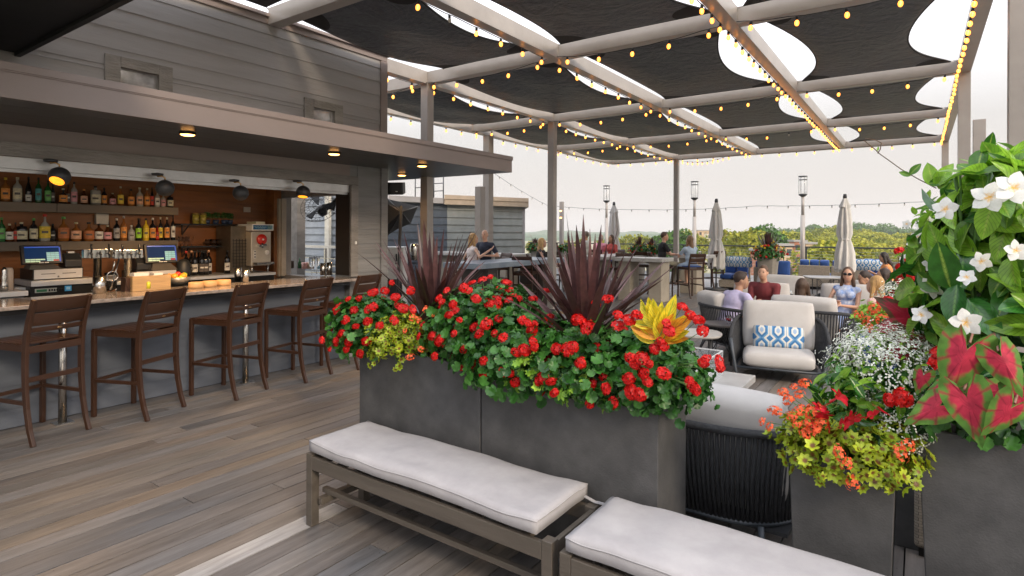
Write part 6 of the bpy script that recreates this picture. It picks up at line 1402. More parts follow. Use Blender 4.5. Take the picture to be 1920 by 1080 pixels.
    kind, col = bot; bm2 = mat('cloth %.2f %.2f %.2f' % col, col, .85, var=.12, scale=7, bump=.4, bscale=14)
    q = Cap(); q.ell(H, (.17, .13, .12), TM); fr = {'pants': 1., 'shorts': .0, 'dress': .0}[kind]
    for h_, k_, f_ in ((hR, kR, fR), (hL, kL, fL)):
        if kind == 'pants': q.cap(h_, k_, .10, .068); q.cap(k_, k_.lerp(f_, .93), .068, .052)
        else: q.cap(h_, h_.lerp(k_, .62 if kind == 'shorts' else .75), .105, .086)
    q.skin('trousers' if kind == 'pants' else ('shorts' if kind == 'shorts' else 'skirt'), bm2, t, vox)
    if shoes:
        for f_, s_ in ((fR, 1), (fL, -1)):
            q = Cap(); dd = Vector((.12*s_, 1, 0)).normalized(); q.cap(f_ - dd*.03 - Vector((0, 0, .03)), f_ + dd*.14 - Vector((0, 0, .038)), .040, .032); q.skin('shoe', mat('shoe leather %.2f' % shoes[0], shoes, .5), t, vox)
    # hair
    kind, col = hair; hm = mat('hair %.2f %.2f' % col[:2], col, .45, var=.4, scale=18, stretch=(6, 6, .6), bump=.5, bscale=60); q = Cap()
    if kind == 'short': q.ell(hc + hu*.028 - hf*.018, (.080, .094, .100), HM); q.cap(hc + hu*.09 + hf*.04, hc + hu*.085 - hf*.02, .035, .04); 
    elif kind == 'long':
        q.ell(hc + hu*.025 - hf*.022, (.084, .096, .106), HM)
        for s_ in (-1, 1): q.cap(hc + hr*.065*s_ + hu*.03 - hf*.01, hc + hr*.085*s_ - hu*.17 - hf*.01 + hf*.02, .03, .028); q.cap(hc + hr*.085*s_ - hu*.17, hc + hr*.08*s_ - hu*.27 - hf*.01, .028, .016)
        q.cap(hc - hf*.05, hc - hf*.085 - hu*.2, .06, .055); q.cap(hc - hf*.085 - hu*.2, hc - hf*.08 - hu*.30, .055, .03)
    elif kind == 'tied': q.ell(hc + hu*.025 - hf*.02, (.080, .094, .102), HM); q.cap(hc - hf*.10, hc - hf*.13 - hu*.14, .035, .02)
    elif kind == 'thin': q.ell(hc + hu*.0 - hf*.034, (.077, .082, .075), HM)
    # leave the face free: cut everything in front of it
    ho = q.skin('hair', hm, t, vox)
    if kind in ('short', 'long', 'tied'):
        q = Cap(); q.ell(hc - hu*.035 + hf*.052, (.060, .052, .088), HM); fc = q.skin('face', sk, t, vox*.8, 3)
    w = MB()
    for s_ in (-1, 1): w.M = Matrix.Translation(hc + hr*.03*s_ + hf*(.094 if kind in ('short', 'long', 'tied') else .086) + hu*.006) @ HM; w.ball((0, 0, 0), (.011, .006, .006), 8, 6)
    w.obj('eyes', mat('dark eyes', (.02, .012, .008), .2), t)
    w = MB()
    for s_ in (-1, 1): w.M = Matrix.Translation(hc + hr*.03*s_ + hf*.094 + hu*.026) @ HM; w.ball((0, 0, 0), (.016, .006, .0035), 8, 5)
    w.obj('eyebrows', hm, t)
    w = MB(); w.M = Matrix.Translation(hc + hf*.096 - hu*.056) @ HM; w.ball((0, 0, 0), (.022, .007, .006), 10, 6); w.obj('mouth', mat('lips', (.45, .12, .10), .4), t)
    if specs:
        w = MB()
        for s_ in (-1, 1): w.M = Matrix.Translation(hc + hr*.032*s_ + hf*.106 + hu*.006) @ HM; w.ball((0, 0, 0), (.028, .007, .022), 12, 8); w.M = Matrix(); w.tube([hc + hr*.06*s_ + hf*.10 + hu*.012, hc + hr*.078*s_ + hf*.0 + hu*.01], .003, 5)
        w.obj('sunglasses', mat('dark lens', (.01, .01, .012), .08), t)
    return t
def seat(px, py_head, dep, hip, tor=.5):
    """floor point under a person whose head shows at px"""
    q = at(px, py_head, d=dep); return (q.x, q.y)
W1 = (.44, .24, .15); W2 = (.55, .32, .22); W3 = (.48, .29, .20)
person('man in a lavender shirt leaning forward, seen from behind', None, R(-38), hip=.40, lean=.42, hands=((.20, .50, .62), (-.05, .50, .55)), feet=((.2, .62, .06), (-.2, .5, .06)), hy=R(-32), hp=-.1, top=('shirt', (.50, .46, .66)), bot=('shorts', (.35, .33, .3)), hair=('short', (.035, .018, .012)), skin=W1, head=(1390, 524, 8.1))
person('smiling man in a maroon polo shirt with clasped hands', None, R(172), hip=.40, lean=.30, hands=((.03, .40, .60), (-.03, .40, .58)), feet=((.18, .55, .06), (-.18, .6, .06)), hy=R(8), top=('polo', (.17, .028, .035)), bot=('shorts', (.30, .31, .34)), hair=('short', (.09, .045, .022)), skin=W2, head=(1431, 510, 9.4))
person('woman with long brown hair seen from behind', None, R(-6), hip=.36, lean=-.12, fem=True, top=('tank', (.35, .33, .32)), bot=('dress', (.35, .33, .32)), hair=('long', (.06, .03, .015)), skin=W2, head=(1505, 538, 8.3), sc=1.08)
m_tie = mat('blue white tie dye cloth', (.12, .25, .58), .85, var=0, scale=11, col2=(.75, .78, .84))
person('woman in sunglasses and a blue white patterned sundress holding a drink', None, R(176), hip=.38, lean=-.10, side=-.08, fem=True, hands=((.08, .30, .62), (-.04, .30, .58)), feet=((.02, .75, .12), (.28, .70, .10)), hy=R(6), hp=.08, top=('tank', (.3, .4, .7)), topmat=m_tie, bot=('dress', (.3, .4, .65)), hair=('long', (.09, .035, .015)), skin=W2, specs=True, shoes=None, head=(1590, 515, 9.2))
person('blonde woman seen from behind with bare crossed legs', None, R(62), hip=.38, lean=.22, fem=True, hands=((.12, .40, .5), (-.12, .40, .5)), feet=((.16, .72, .09), (.0, .82, .22)), hy=R(10), top=('tank', (.70, .45, .40)), bot=('shorts', (.70, .45, .40)), hair=('long', (.46, .27, .10)), skin=W2, shoes=None, head=(1641, 533, 7.9))
person('dark haired woman bending her head between the others', None, R(120), hip=.38, lean=.25, fem=True, hp=-.4, top=('tank', (.1, .1, .12)), bot=('shorts', (.12, .15, .2)), hair=('tied', (.03, .015, .01)), skin=W1, head=(1621, 521, 9.6))
person('dark haired woman with earrings at the right of the lounge group', None, R(110), hip=.42, lean=.1, fem=True, top=('tank', (.55, .42, .38)), bot=('shorts', (.12, .15, .2)), hair=('long', (.04, .018, .012)), skin=W1, head=(1656, 518, 8.8))
person('woman in an orange top looking at her phone by the far sofas', None, R(100), hip=.42, lean=.2, fem=True, hands=((.1, .35, .72), (-.08, .36, .74)), hp=-.3, top=('tank', (.70, .28, .10)), bot=('shorts', (.3, .3, .3)), hair=('long', (.02, .012, .01)), skin=W1, vox=.014, head=(1657, 482, 14))
# bar height tables
person('bearded man in a black shirt on a bar stool at the stone table', None, R(-58), hip=.80, lean=.10, hands=((.14, .42, 1.10), (-.14, .42, 1.10)), feet=((.12, .42, .42), (-.10, .30, .36)), hy=R(-8), top=('tee', (.012, .012, .014)), bot=('pants', (.28, .26, .19)), hair=('short', (.05, .02, .01)), skin=W2, vox=.014, head=(1246, 443, 15.7))
person('woman with long light brown hair in a pale blue dress at the stone table', None, R(52), hip=.80, lean=.06, fem=True, hands=((.12, .42, 1.10), (-.12, .42, 1.10)), feet=((.12, .35, .36), (-.10, .42, .34)), hy=R(8), top=('tee', (.40, .50, .62)), bot=('dress', (.40, .50, .62)), hair=('long', (.20, .11, .05)), skin=W2, vox=.014, shoes=None, head=(1293, 450, 15.3))
person('man in a light shirt and sunglasses at the far stone table, facing left', None, R(95), hip=.80, lean=.05, hands=((.10, .42, 1.12), (-.1, .40, 1.25)), feet=((.12, .38, .36), (-.10, .36, .34)), top=('tee', (.55, .56, .52)), bot=('pants', (.05, .08, .15)), hair=('short', (.16, .12, .09)), skin=W1, specs=True, vox=.014, head=(1098, 441, 17.5))
person('person in a pink shirt seen from behind at the far table', None, R(0), hip=.80, lean=.12, top=('tee', (.72, .28, .36)), bot=('pants', (.2, .2, .2)), hair=('thin', (.45, .40, .34)), skin=W2, vox=.015, head=(1127, 446, 18.5))
person('woman in a red dress with dark brown hair facing the camera at the far table', None, R(165), hip=.78, lean=.08, fem=True, top=('tee', (.45, .07, .06)), bot=('dress', (.45, .07, .06)), hair=('long', (.06, .025, .015)), skin=W1, vox=.015, head=(1146, 447, 18))
person('blonde woman in a black top beside the steel post', None, R(-60), hip=.78, lean=.04, fem=True, top=('tank', (.012, .012, .014)), bot=('shorts', (.05, .05, .06)), hair=('long', (.55, .34, .14)), skin=W2, vox=.014, head=(1017, 455, 14.5))
# standing couple
person('standing grey haired man in a dark navy T-shirt and glasses', None, R(178), hip=.93, lean=.02, hands=((.24, .06, .88), (-.2, .18, 1.15)), feet=((.12, .02, .06), (-.12, .04, .06)), knee=((0, 1, 0), (0, 1, 0)), hy=R(16), top=('tee', (.015, .02, .04)), bot=('shorts', (.38, .26, .06)), hair=('thin', (.35, .3, .26)), skin=W2, vox=.012, head=(909, 440, 13.4))
person('standing blonde woman in a white top touching the man beside her', None, R(-28), hip=.90, lean=.04, side=.05, fem=True, hands=((.48, .22, 1.28), (-.2, .1, .9)), feet=((.1, .0, .06), (-.1, .04, .06)), knee=((0, 1, 0), (0, 1, 0)), hy=R(-12), top=('tank', (.75, .66, .64)), bot=('shorts', (.4, .4, .42)), hair=('long', (.42, .25, .10)), skin=W2, vox=.012, head=(888, 447, 13.1))
# ------------------------------------------------------------------ bar height stone tables and stools farther out
def quadbox(mb, P, z0, z1):
    vs = [(p[0], p[1], z0) for p in P] + [(p[0], p[1], z1) for p in P]
    mb.add(vs, [(3, 2, 1, 0), (4, 5, 6, 7), (0, 1, 5, 4), (1, 2, 6, 5), (2, 3, 7, 6), (3, 0, 4, 7)], False)
def hightable(x0, x1, y0, y1, label, m1=m_tabletop, m2=m_tablebase, th=.09, z=1.07, legs=None, rz=0):
    cx, cy = (x0+x1)/2, (y0+y1)/2; a, b = (x1-x0)/2, (y1-y0)/2
    t = thing('high_table', label, 'table', (cx, cy, 0), rz, 'bar height stone tables')
    w = MB(); w.box(-a, a, -b, b, z - th, z); w.obj('table_top', m1, t, .008)
    for (px, py, sx, sy) in legs or [(0, -b*.62, a*.7, .17), (0, b*.62, a*.7, .17)]:
        w = MB(); w.box(px - sx, px + sx, py - sy, py + sy, 0, z - th - .001); w.obj('pedestal', m2, t, .01)
    return t
m_bt = mat('blue grey stone top', (.20, .26, .33), .3, var=.15, scale=4, col2=(.26, .31, .37)); m_dk = mat('dark brown table base', (.035, .025, .02), .5)
hightable(-7.95, -7.02, 8.9, 12.3, 'long bar height table with blue grey stone edge between the spike plants', m_bt, m_dk, .11)
hightable(-7.35, -6.55, 13.4, 16.0, 'pale stone table behind the steel post with three people', m_tabletop)
hightable(-6.25, -5.0, 13.35, 14.15, 'pale stone table with thick beige pedestals left of the black shirted man', legs=[(-.4, 0, .16, .28), (.4, 0, .16, .28)])
hightable(-5.62, -4.75, 15.95, 16.85, 'square stone table shared by the bearded man and the woman in pale blue', legs=[(-.1, 0, .24, .3)])
hightable(-12.5, -9.2, 13.2, 14.1, 'long pale stone counter far left behind the standing couple', legs=[(-1.1, 0, .2, .3), (1.1, 0, .2, .3)])
def stool_at(x, y, a, label, s=1.0): dup(st0, (x, y, 0), R(a), label, 'dark bar stools around the stone tables', s)
pp = {o['label'][:24]: o for o in COL.objects if o.name.startswith('person')}
def pl(key): return [o for o in COL.objects if o.get('category') == 'person' and key in o['label']][0]
for key, lb in (('bearded man', 'dark stool under the bearded man in black'), ('pale blue dress', 'dark stool under the woman in the pale blue dress'), ('man in a light shirt', 'dark stool under the man in the light shirt'), ('pink shirt', 'dark stool under the person in pink'), ('red dress', 'dark stool under the woman in red'), ('black top beside', 'dark stool under the blonde woman in black')):
    o = pl(key); stool_at(o.location.x, o.location.y, math.degrees(o.rotation_euler.z), lb)
    w = MB(); w.M = Matrix.Translation((0, 0, .815)); w.cushion(.40, .40, .045, puff=.2, n=6); c = w.obj('seat_pad', m_blue); c.location = (o.location.x, o.location.y, 0); c.rotation_euler.z = o.rotation_euler.z; tag(c, 'blue seat pad ' + lb[11:], 'seat pad', 'blue seat pads')
for px, py, a, lb in ((1205, 548, 20, 'empty dark stool in front of the thick stone pedestals'), (1335, 542, 60, 'empty dark stool right of the woman in pale blue'), (955, 520, 150, 'empty dark stool before the far left stone counter'), (1040, 548, 15, 'empty dark stool behind the right spike plant'), (930, 560, 160, 'empty dark stool beside the blue grey table, right of the couple'), (985, 575, 20, 'empty dark stool at the near side of the blue grey table'), (1165, 560, 190, 'empty dark stool left of the thick stone pedestals'), (1090, 560, 5, 'empty dark stool seen through the right spike leaves'), (860, 570, 100, 'empty dark stool at the left end of the blue grey table')):
    q = at(px, py, z=0); stool_at(q.x, q.y, a, lb)
# small things on tables
for k, (px, py, z_) in enumerate(((1275, 470, 1.071), (1262, 470, 1.071), (1060, 470, 1.071))):
    q = at(px, 468, z=z_) if k < 2 else at(px, 478, z=z_)
    wine((q.x if k == 2 else -5.2 + k*.15, q.y if k == 2 else 16.3 + .1*k), 1.071, ['short glass on the square stone table, left of the woman in pale blue', 'short glass beside the bearded man hand', 'glass on the pale stone table near the man in the light shirt'][k], (.3, .2, .12))
# ------------------------------------------------------------------ closed umbrellas
m_canv = mat('light grey canvas', (.60, .59, .57), .85, var=.12, scale=3, bump=.3, bscale=30)
def umbrella(px, dep, top, label):
    q = at(px, 450, d=dep); t = thing('closed_umbrella', label, 'umbrella', (q.x, q.y, 0), random.random(), 'closed grey patio umbrellas')
    w = MB(); w.tube([(0, 0, .06), (0, 0, top - .1)], .022, 8); w.obj('pole', m_charcoal, t)
    w = MB(); w.lathe([(.001, 0), (.30, 0), (.30, .05), (.04, .075), (.04, .2), (.001, .2)], 20, sq=.6); w.obj('base', m_charcoal, t)
    w = MB(); n = 48; vs = []; fs = []; prof = [(.045, top - .12), (.085, top - .25), (.12, top - .45), (.15, top - .8), (.165, top - 1.05), (.12, top - 1.22), (.15, top - 1.32), (.20, top - 1.6), (.215, top - 1.95), (.20, top - 2.05)]
    for i, (r, z) in enumerate(prof):
        for j in range(n):
            a = 2*PI*j/n; f = 1 + (.26*min(1, i/3))*math.sin(a*8 + .5*math.sin(z*3) + i*.12) + .05*math.sin(a*3 + z*4); vs.append((r*f*math.cos(a), r*f*math.sin(a), z + (.05*math.sin(a*8) if i == len(prof)-1 else 0)))
    for i in range(len(prof)-1):
        for j in range(n): fs.append((i*n+j, i*n+(j+1) % n, (i+1)*n+(j+1) % n, (i+1)*n+j))
    w.add(vs, fs, True); w.obj('canopy', m_canv, t)
    w = MB(); vs = []
    for i, (r, z) in enumerate([(.05, top - .115), (.10, top - .27), (.125, top - .38)]):
        for j in range(n): a = 2*PI*j/n; f = 1 + .3*math.sin(a*4 + .4)*(i/2); vs.append((r*f*math.cos(a), r*f*math.sin(a), z + .02*math.sin(a*4)*i))
    w.add(vs, fs[:2*n], True); w.obj('vent_flap', m_canv, t)
    w = MB(); w.lathe([(.13, top - 1.25), (.135, top - 1.22), (.13, top - 1.19)], 24); w.obj('tie_strap', m_canv, t)
    w = MB(); w.lathe([(.045, top - .125), (.05, top - .05), (.04, top - .04), (.04, top), (.001, top)], 12); w.obj('cap', m_charcoal, t)
umbrella(1151, 19.8, 2.72, 'closed grey umbrella at the left, behind the woman in red'); umbrella(1343, 17.3, 2.70, 'closed grey umbrella between the stone table and the blue sofas'); umbrella(1584, 15.6, 2.74, 'closed grey umbrella at the right, behind the wicker sofa')
# ------------------------------------------------------------------ tall glass lanterns on poles
m_lg = mat('lantern glass', (.9, .92, .92), .05, var=0, alpha=.25)
def lantern(px, py, label):
    q = at(px, py, y=22.2); t = thing('gas_lantern', label, 'lantern', (q.x, q.y, 0), 0, 'tall glass lanterns on poles'); top = q.z
    w = MB(); w.tube([(0, 0, 0), (0, 0, top - 1.35)], .075, 10); w.tube([(0, 0, top - 1.35), (0, 0, top - .68)], .05, 10); w.obj('pole', m_steel_taupe, t)
    w = MB(); w.lathe([(.05, top - .72), (.13, top - .66), (.14, top - .62), (.001, top - .61)], 16); w.obj('burner', m_charcoal, t)
    w = MB(); w.lathe([(.125, top - .60), (.125, top - .03)], 20); w.obj('glass', m_lg, t)
    w = MB()
    for k in range(6): a = k*PI/3; w.tube([(.13*math.cos(a), .13*math.sin(a), top - .61), (.13*math.cos(a), .13*math.sin(a), top - .02)], .006, 4)
    w.lathe([(.12, top - .03), (.145, top - .02), (.145, top), (.12, top)], 20); w.lathe([(.132, top - .14), (.138, top - .14), (.138, top - .12), (.132, top - .12)], 20); w.obj('cage', m_charcoal, t)
lantern(1137, 348, 'leftmost tall glass lantern, beside the left closed umbrella'); lantern(1302, 340, 'middle tall glass lantern, above the woman in pale blue'); lantern(1505, 330, 'rightmost tall glass lantern, over the blue sofas')
q = at(1053, 378, y=20); w = MB(); w.box(-.07, .07, -.07, .07, 0, q.z); o = w.obj('lamp_post', m_steel_taupe, None, .01); o.location = (q.x, q.y, 0); tag(o, 'slim taupe lamp post with warm lit slots right of the steel post', 'lamp post')
for dz in (.35, .62): w = MB(); w.box(-.04, .04, -.078, -.071, q.z - dz - .04, q.z - dz); w.obj('lit_slot', m_lampface, o)
q = at(900, 350, y=11.0); w = MB(); w.box(-.09, .09, -.09, .09, 0, q.z); o = w.obj('steel_post', m_steel_taupe, None, .006); o.location = (q.x, q.y, 0); tag(o, 'free standing taupe post with cut top beside the standing couple', 'post')
q = at(915, 350, y=11.6); w = MB(); w.box(-.095, .095, -.095, .095, 0, 4.1); o = w.obj('steel_post', m_steel_taupe, None, .006); o.location = (q.x, q.y, 0); tag(o, 'tall taupe post directly behind the standing man, reaching the canopy', 'post')
# ------------------------------------------------------------------ railing
t = thing('railing', 'dark metal terrace railing with thin cables along the far edge', 'railing', (-4, 24.3, 0)); inv = Matrix.Translation((4, -24.3, 0))
w = MB(); w.box(-16, 9.6, 24.26, 24.34, 1.14, 1.19); cpart(w, 'top_rail', m_charcoal, .004)
x = -15.9
while x < 9.6: w = MB(); w.box(x - .03, x + .03, 24.27, 24.33, 0, 1.139); cpart(w, 'post', m_charcoal); x += 1.55
for k in range(9): w = MB(); w.tube([(-16, 24.3, .12 + k*.11), (9.6, 24.3, .12 + k*.11)], .004, 4); cpart(w, 'cable', m_steel)
# ------------------------------------------------------------------ far sofas
def sofa(px0, px1, yy, label, back=.72, facing=1, cush=3, dz=.0, wick=m_wick, bk=True):
    a = at(px0, 500, y=yy); b = at(px1, 500, y=yy); wd = b.x - a.x; t = thing('outdoor_sofa', label, 'sofa', ((a.x+b.x)/2, yy, 0), 0 if facing > 0 else PI, 'wicker sofas with blue cushions')
    w = MB(); w.box(-wd/2, wd/2, 0, .06, .08, back); w.box(-wd/2, wd/2, .061, .85, .08, .30); w.obj('frame', wick, t, .02)
    w = MB(); w.box(-wd/2 + .05, wd/2 - .05, .1, .8, 0, .08); w.obj('feet', m_black, t)
    for k in range(cush):
        cw = (wd - .04)/cush; w = MB(); w.M = Matrix.Translation((-wd/2 + .02 + cw*(k+.5), .46, .39)); w.cushion(cw - .01, .74, .16, puff=.15, n=8); w.obj('seat_cushion', m_blue, t)
        if bk: w = MB(); w.M = Matrix.Translation((-wd/2 + .02 + cw*(k+.5), .17, .66)) @ Matrix.Rotation(R(-78), 4, 'X'); w.cushion(cw - .02, .46, .17, puff=.3, n=8); w.obj('back_cushion', m_blue, t)
sofa(1497, 1556, 19.5, 'left pale wicker sofa seen from behind with blue cushions over its back'); sofa(1558, 1622, 19.5, 'right pale wicker sofa seen from behind with blue cushions over its back')
sofa(1362, 1408, 18.6, 'blue cushioned sofa facing the camera right of the closed umbrella', facing=-1, cush=2)
sofa(1413, 1432, 17.6, 'narrow blue cushioned seat beside the gray planter with red flowers', facing=1, cush=1)
sofa(1456, 1486, 18.4, 'small blue cushioned seat right of the far planter of red flowers', facing=-1, cush=1)
sofa(1618, 1665, 21.5, 'farthest blue cushioned sofa near the railing, left of the woman in orange', facing=-1, cush=2)
for px, py, yy, lb in ((1385, 491, 17.7, 'white and blue pillow on the blue sofa by the umbrella'), (1625, 497, 19.0, 'white and blue pillow over the right wicker sofa')):
    q = at(px, py, y=yy); w = MB(); w.M = Matrix.Rotation(R(-75), 4, 'X'); w.cushion(.75, .32, .14, puff=.8, n=8, edge=.05); o = w.obj('pillow', m_print); o.location = q; tag(o, lb, 'pillow', 'blue patterned pillows')
# far planters with flowers
def farpot(px, py_top, dep, wpx, label, h=None, sp=True, yel=.4, pot=(.25, .23, .2)):
    q = at(px, py_top, d=dep); z = q.z; s = dep/FPX; r = wpx*s/2
    t = thing('potted_flowers', label, 'flower planter', (q.x, q.y, 0), 0, 'far planters of red and yellow flowers')
    w = MB(); w.lathe([(.001, 0), (r*.42, 0), (r*.62, z), (.001, z)], 16, sq=.8, smooth=False); w.obj('pot', mat('warm grey pot', pot, .7), t)
    c = (q.x, q.y, z + r*.30); rr = (r, r, r*.62)
    p, d, nn = blob(c, [k*.95 for k in rr], 420, up=.5); put(scatter(T_SMALL, p, d, nn, rng.uniform(.08, .14, len(p)), 'foliage', m_gerl), t)
    pts = blob(c, [k*1.05 for k in rr], 60, inside=.9)[0]
    for k, p_ in enumerate(pts):
        me = H_YEL[0] if (p_[2] > c[2] + rr[2]*.35 and random.random() < yel*2) else random.choice(H_REDB)
        o = bpy.data.objects.new('flower_cluster', me); COL.objects.link(o); o.location = p_; o.scale = (r*.9,)*3; o.rotation_euler = (random.random(), random.random(), random.random()*6); put(o, t)
    if sp:
        V = []; Fc = []; Cc = []
        for k in range(34):
            a = k*2.4; tl = random.uniform(.05, .75); L_ = r*1.25; b = len(V); d = Vector((math.sin(tl)*math.cos(a), math.sin(tl)*math.sin(a), math.cos(tl))); sd = Vector((-math.sin(a), math.cos(a), 0)); o_ = Vector(c)
            for tt, hw in ((0, .02), (.5, .035), (1, .002)):
                for s_ in (-1, 1): V.append(tuple(o_ + d*(L_*tt + r*.2) + sd*s_*hw*r*2)); Cc.append((random.random(), 0, 0, 1))
            Fc += [(b, b+1, b+3, b+2), (b+2, b+3, b+5, b+4)]
        me = bpy.data.meshes.new('spike_leaves'); me.from_pydata(V, [], Fc); me.materials.append(m_cordy); ca = me.color_attributes.new('leaf', 'FLOAT_COLOR', 'POINT'); ca.data.foreach_set('color', np.array(Cc, dtype=np.float32).ravel()); put(link(me, 'spike_leaves'), t)
farpot(1440, 484, 16.5, 58, 'far grey planter with red and yellow flowers before the blue sofas')
farpot(1199, 474, 19.5, 36, 'red and yellow flowers left of the bearded man, left pot of two'); farpot(1222, 474, 19.8, 34, 'red and yellow flowers left of the bearded man, right pot of two')
farpot(1060, 470, 17.5, 26, 'yellow and red flowers just right of the steel post', sp=False); farpot(1004, 468, 17.5, 26, 'yellow and red flowers just left of the blonde woman in black', sp=True)
# ------------------------------------------------------------------ structures at the left
def swall(mb, P, Q, z0, z1, th=.1, e=.24):
    P = Vector((P[0], P[1], 0)); Q = Vector((Q[0], Q[1], 0)); d = (Q-P).normalized(); n = Vector((d.y, -d.x, 0)); z = z0
    if n.dot(-P) < 0: n = -n
    while z < z1 - .01:
        zz = min(z + e, z1); a = [P + n*.03, P + n*.0, P - n*th]; b = [Q + n*.03, Q + n*.0, Q - n*th]
        vs = [(a[0].x, a[0].y, z), (a[1].x, a[1].y, zz), (a[2].x, a[2].y, zz), (a[2].x, a[2].y, z), (b[0].x, b[0].y, z), (b[1].x, b[1].y, zz), (b[2].x, b[2].y, zz), (b[2].x, b[2].y, z)]
        mb.add(vs, [(3, 2, 1, 0), (4, 5, 6, 7), (0, 1, 5, 4), (1, 2, 6, 5), (2, 3, 7, 6), (3, 0, 4, 7)], False); z += e
t = thing('utility_building', 'low grey clapboard building with flat beige roof edge behind the standing couple', 'building', (0, 0, 0))
P = at(838, 400, d=19.0); Q = at(979, 400, d=20.6); P2 = at(727, 400, d=17.6)
Rr = Q + Vector((-2.5, 3.5, 0)); z1 = at(838, 384, d=19).z
w = MB(); swall(w, P, Q, 0, z1); cp_ = w.obj('wall', mat('light grey green siding', (.21, .225, .215), .6, var=.12, scale=3), t)
w = MB(); swall(w, Q, Rr, 0, z1); w.obj('wall', m_side, t)
w = MB(); swall(w, P2, P, 0, z1 + .02); w.obj('wall', mat('dark slate siding', (.055, .07, .09), .5, var=.15), t)
w = MB(); A_ = at(833, 400, d=18.7); B_ = at(991, 400, d=20.5); d_ = Vector((-.6, .8, 0)); quadbox(w, [A_, B_, B_ + d_*4, A_ + d_*4], z1 + .002, z1 + .17); quadbox(w, [A_ - d_*.03, B_ - d_*.03, B_ + d_*4, A_ + d_*4], z1 + .175, z1 + .31); w.obj('roof', mat('beige roof edge', (.34, .27, .20), .6, var=.1), t)
w = MB(); C_ = at(728, 400, d=17.3); quadbox(w, [C_, A_ - Vector((.03, 0, 0)), A_ + d_*3, C_ + d_*3], z1 + .03, z1 + .2); w.obj('roof', m_side, t)
# roof access ladder cage
q = at(822, 350, d=20); t = thing('roof_ladder', 'dark metal ladder frame standing on the low roof right of the canopy post', 'ladder', (q.x, q.y, z1 + .2)); w = MB()
for x_ in (-.22, .22): w.tube([(x_, 0, 0), (x_, 0, .85)], .02, 6)
for z_ in (.05, .32, .58, .84): w.tube([(-.22, 0, z_), (.22, 0, z_)], .015, 6)
w.tube([(-.22, 0, .84), (-1.4, .3, .84)], .015, 6); w.tube([(-.22, 0, .5), (-1.4, .3, .5)], .015, 6); w.tube([(-1.4, .3, 0), (-1.4, .3, .85)], .02, 6); w.obj('frame', m_charcoal, t)
# wall and railing seen through the bar window
t = thing('back_building', 'blue grey clapboard wall seen through the window behind the bar', 'building', (0, 0, 0))
w = MB(); swall(w, (-16.5, 10.3), (-11.6, 10.3), 0, 3.6, e=.2); w.obj('wall', mat('pale blue grey siding', (.26, .29, .33), .6, var=.1), t)
w = MB()
for px in (558, 617): q = at(px, 400, y=10.2); w.box(q.x - .09, q.x + .09, 10.12, 10.2, 0, 3.4)
w.obj('trim', mat('cream trim', (.6, .57, .5), .6), t)
w = MB(); swall(w, (-13.4, 10.0), (-12.6, 10.0), 0, 3.6, e=4); 
q0 = at(535, 400, y=7.5); q1 = at(557, 400, y=7.5); w = MB(); w.box(q0.x - .4, q1.x, 7.5, 7.7, 0, 3.2); w.obj('pier', m_trim, t)
t = thing('white_railing', 'pale metal railing outside the window behind the bar', 'railing', (-11, 9, 0)); inv = Matrix.Translation((11, -9, 0))
w = MB(); w.box(-14.5, -10.6, 9.0, 9.05, 1.28, 1.34); cpart(w, 'top_rail', mat('cream trim', (.6, .57, .5), .6))
for k in range(5): w = MB(); w.box(-14.5, -10.6, 9.01, 9.03, .3 + k*.18, .32 + k*.18); cpart(w, 'rail', m_steel)
for x_ in (-14.4, -13.1, -11.9, -10.7): w = MB(); w.box(x_, x_ + .05, 9.0, 9.05, 0, 1.279); cpart(w, 'post', m_steel)
# fan
q = at(599, 387, d=10.2); t = thing('wall_fan', 'large black caged fan tilted down outside the bar window', 'fan', q); FM_ = Matrix.Rotation(R(32), 4, 'Z') @ Matrix.Rotation(R(58), 4, 'X')
w = MB(); w.M = FM_
for r_ in (.10, .18, .26, .33): w.tube([(r_*math.cos(a), r_*math.sin(a), .06 - .05*(r_/.33)**2) for a in [k*PI/12 for k in range(25)]], .004, 4)
for k in range(28): a = k*PI/14; w.tube([(.04*math.cos(a), .04*math.sin(a), .07), (.2*math.cos(a), .2*math.sin(a), .055), (.33*math.cos(a), .33*math.sin(a), .0), (.2*math.cos(a), .2*math.sin(a), -.07)], .0025, 4)
w.obj('cage', m_black, t)
w = MB(); w.M = FM_
for k in range(3): a = k*2*PI/3; w.add([(.03*math.cos(a), .03*math.sin(a), .0), (.29*math.cos(a-.3), .29*math.sin(a-.3), -.02), (.3*math.cos(a+.3), .3*math.sin(a+.3), .03), (.05*math.cos(a+.6), .05*math.sin(a+.6), .01)], [(0, 1, 2, 3)])
w.obj('blades', m_charcoal, t)
w = MB(); w.M = FM_; w.lathe([(.001, -.22), (.08, -.2), (.09, -.08), (.05, -.05), (.001, -.04)], 14); w.obj('motor', m_black, t)
w = MB(); w.tube([FM_ @ Vector((0, 0, -.2)), Vector((.25, .3, .25)), Vector((.3, .5, .3))], .03, 8); w.obj('arm', m_black, t)
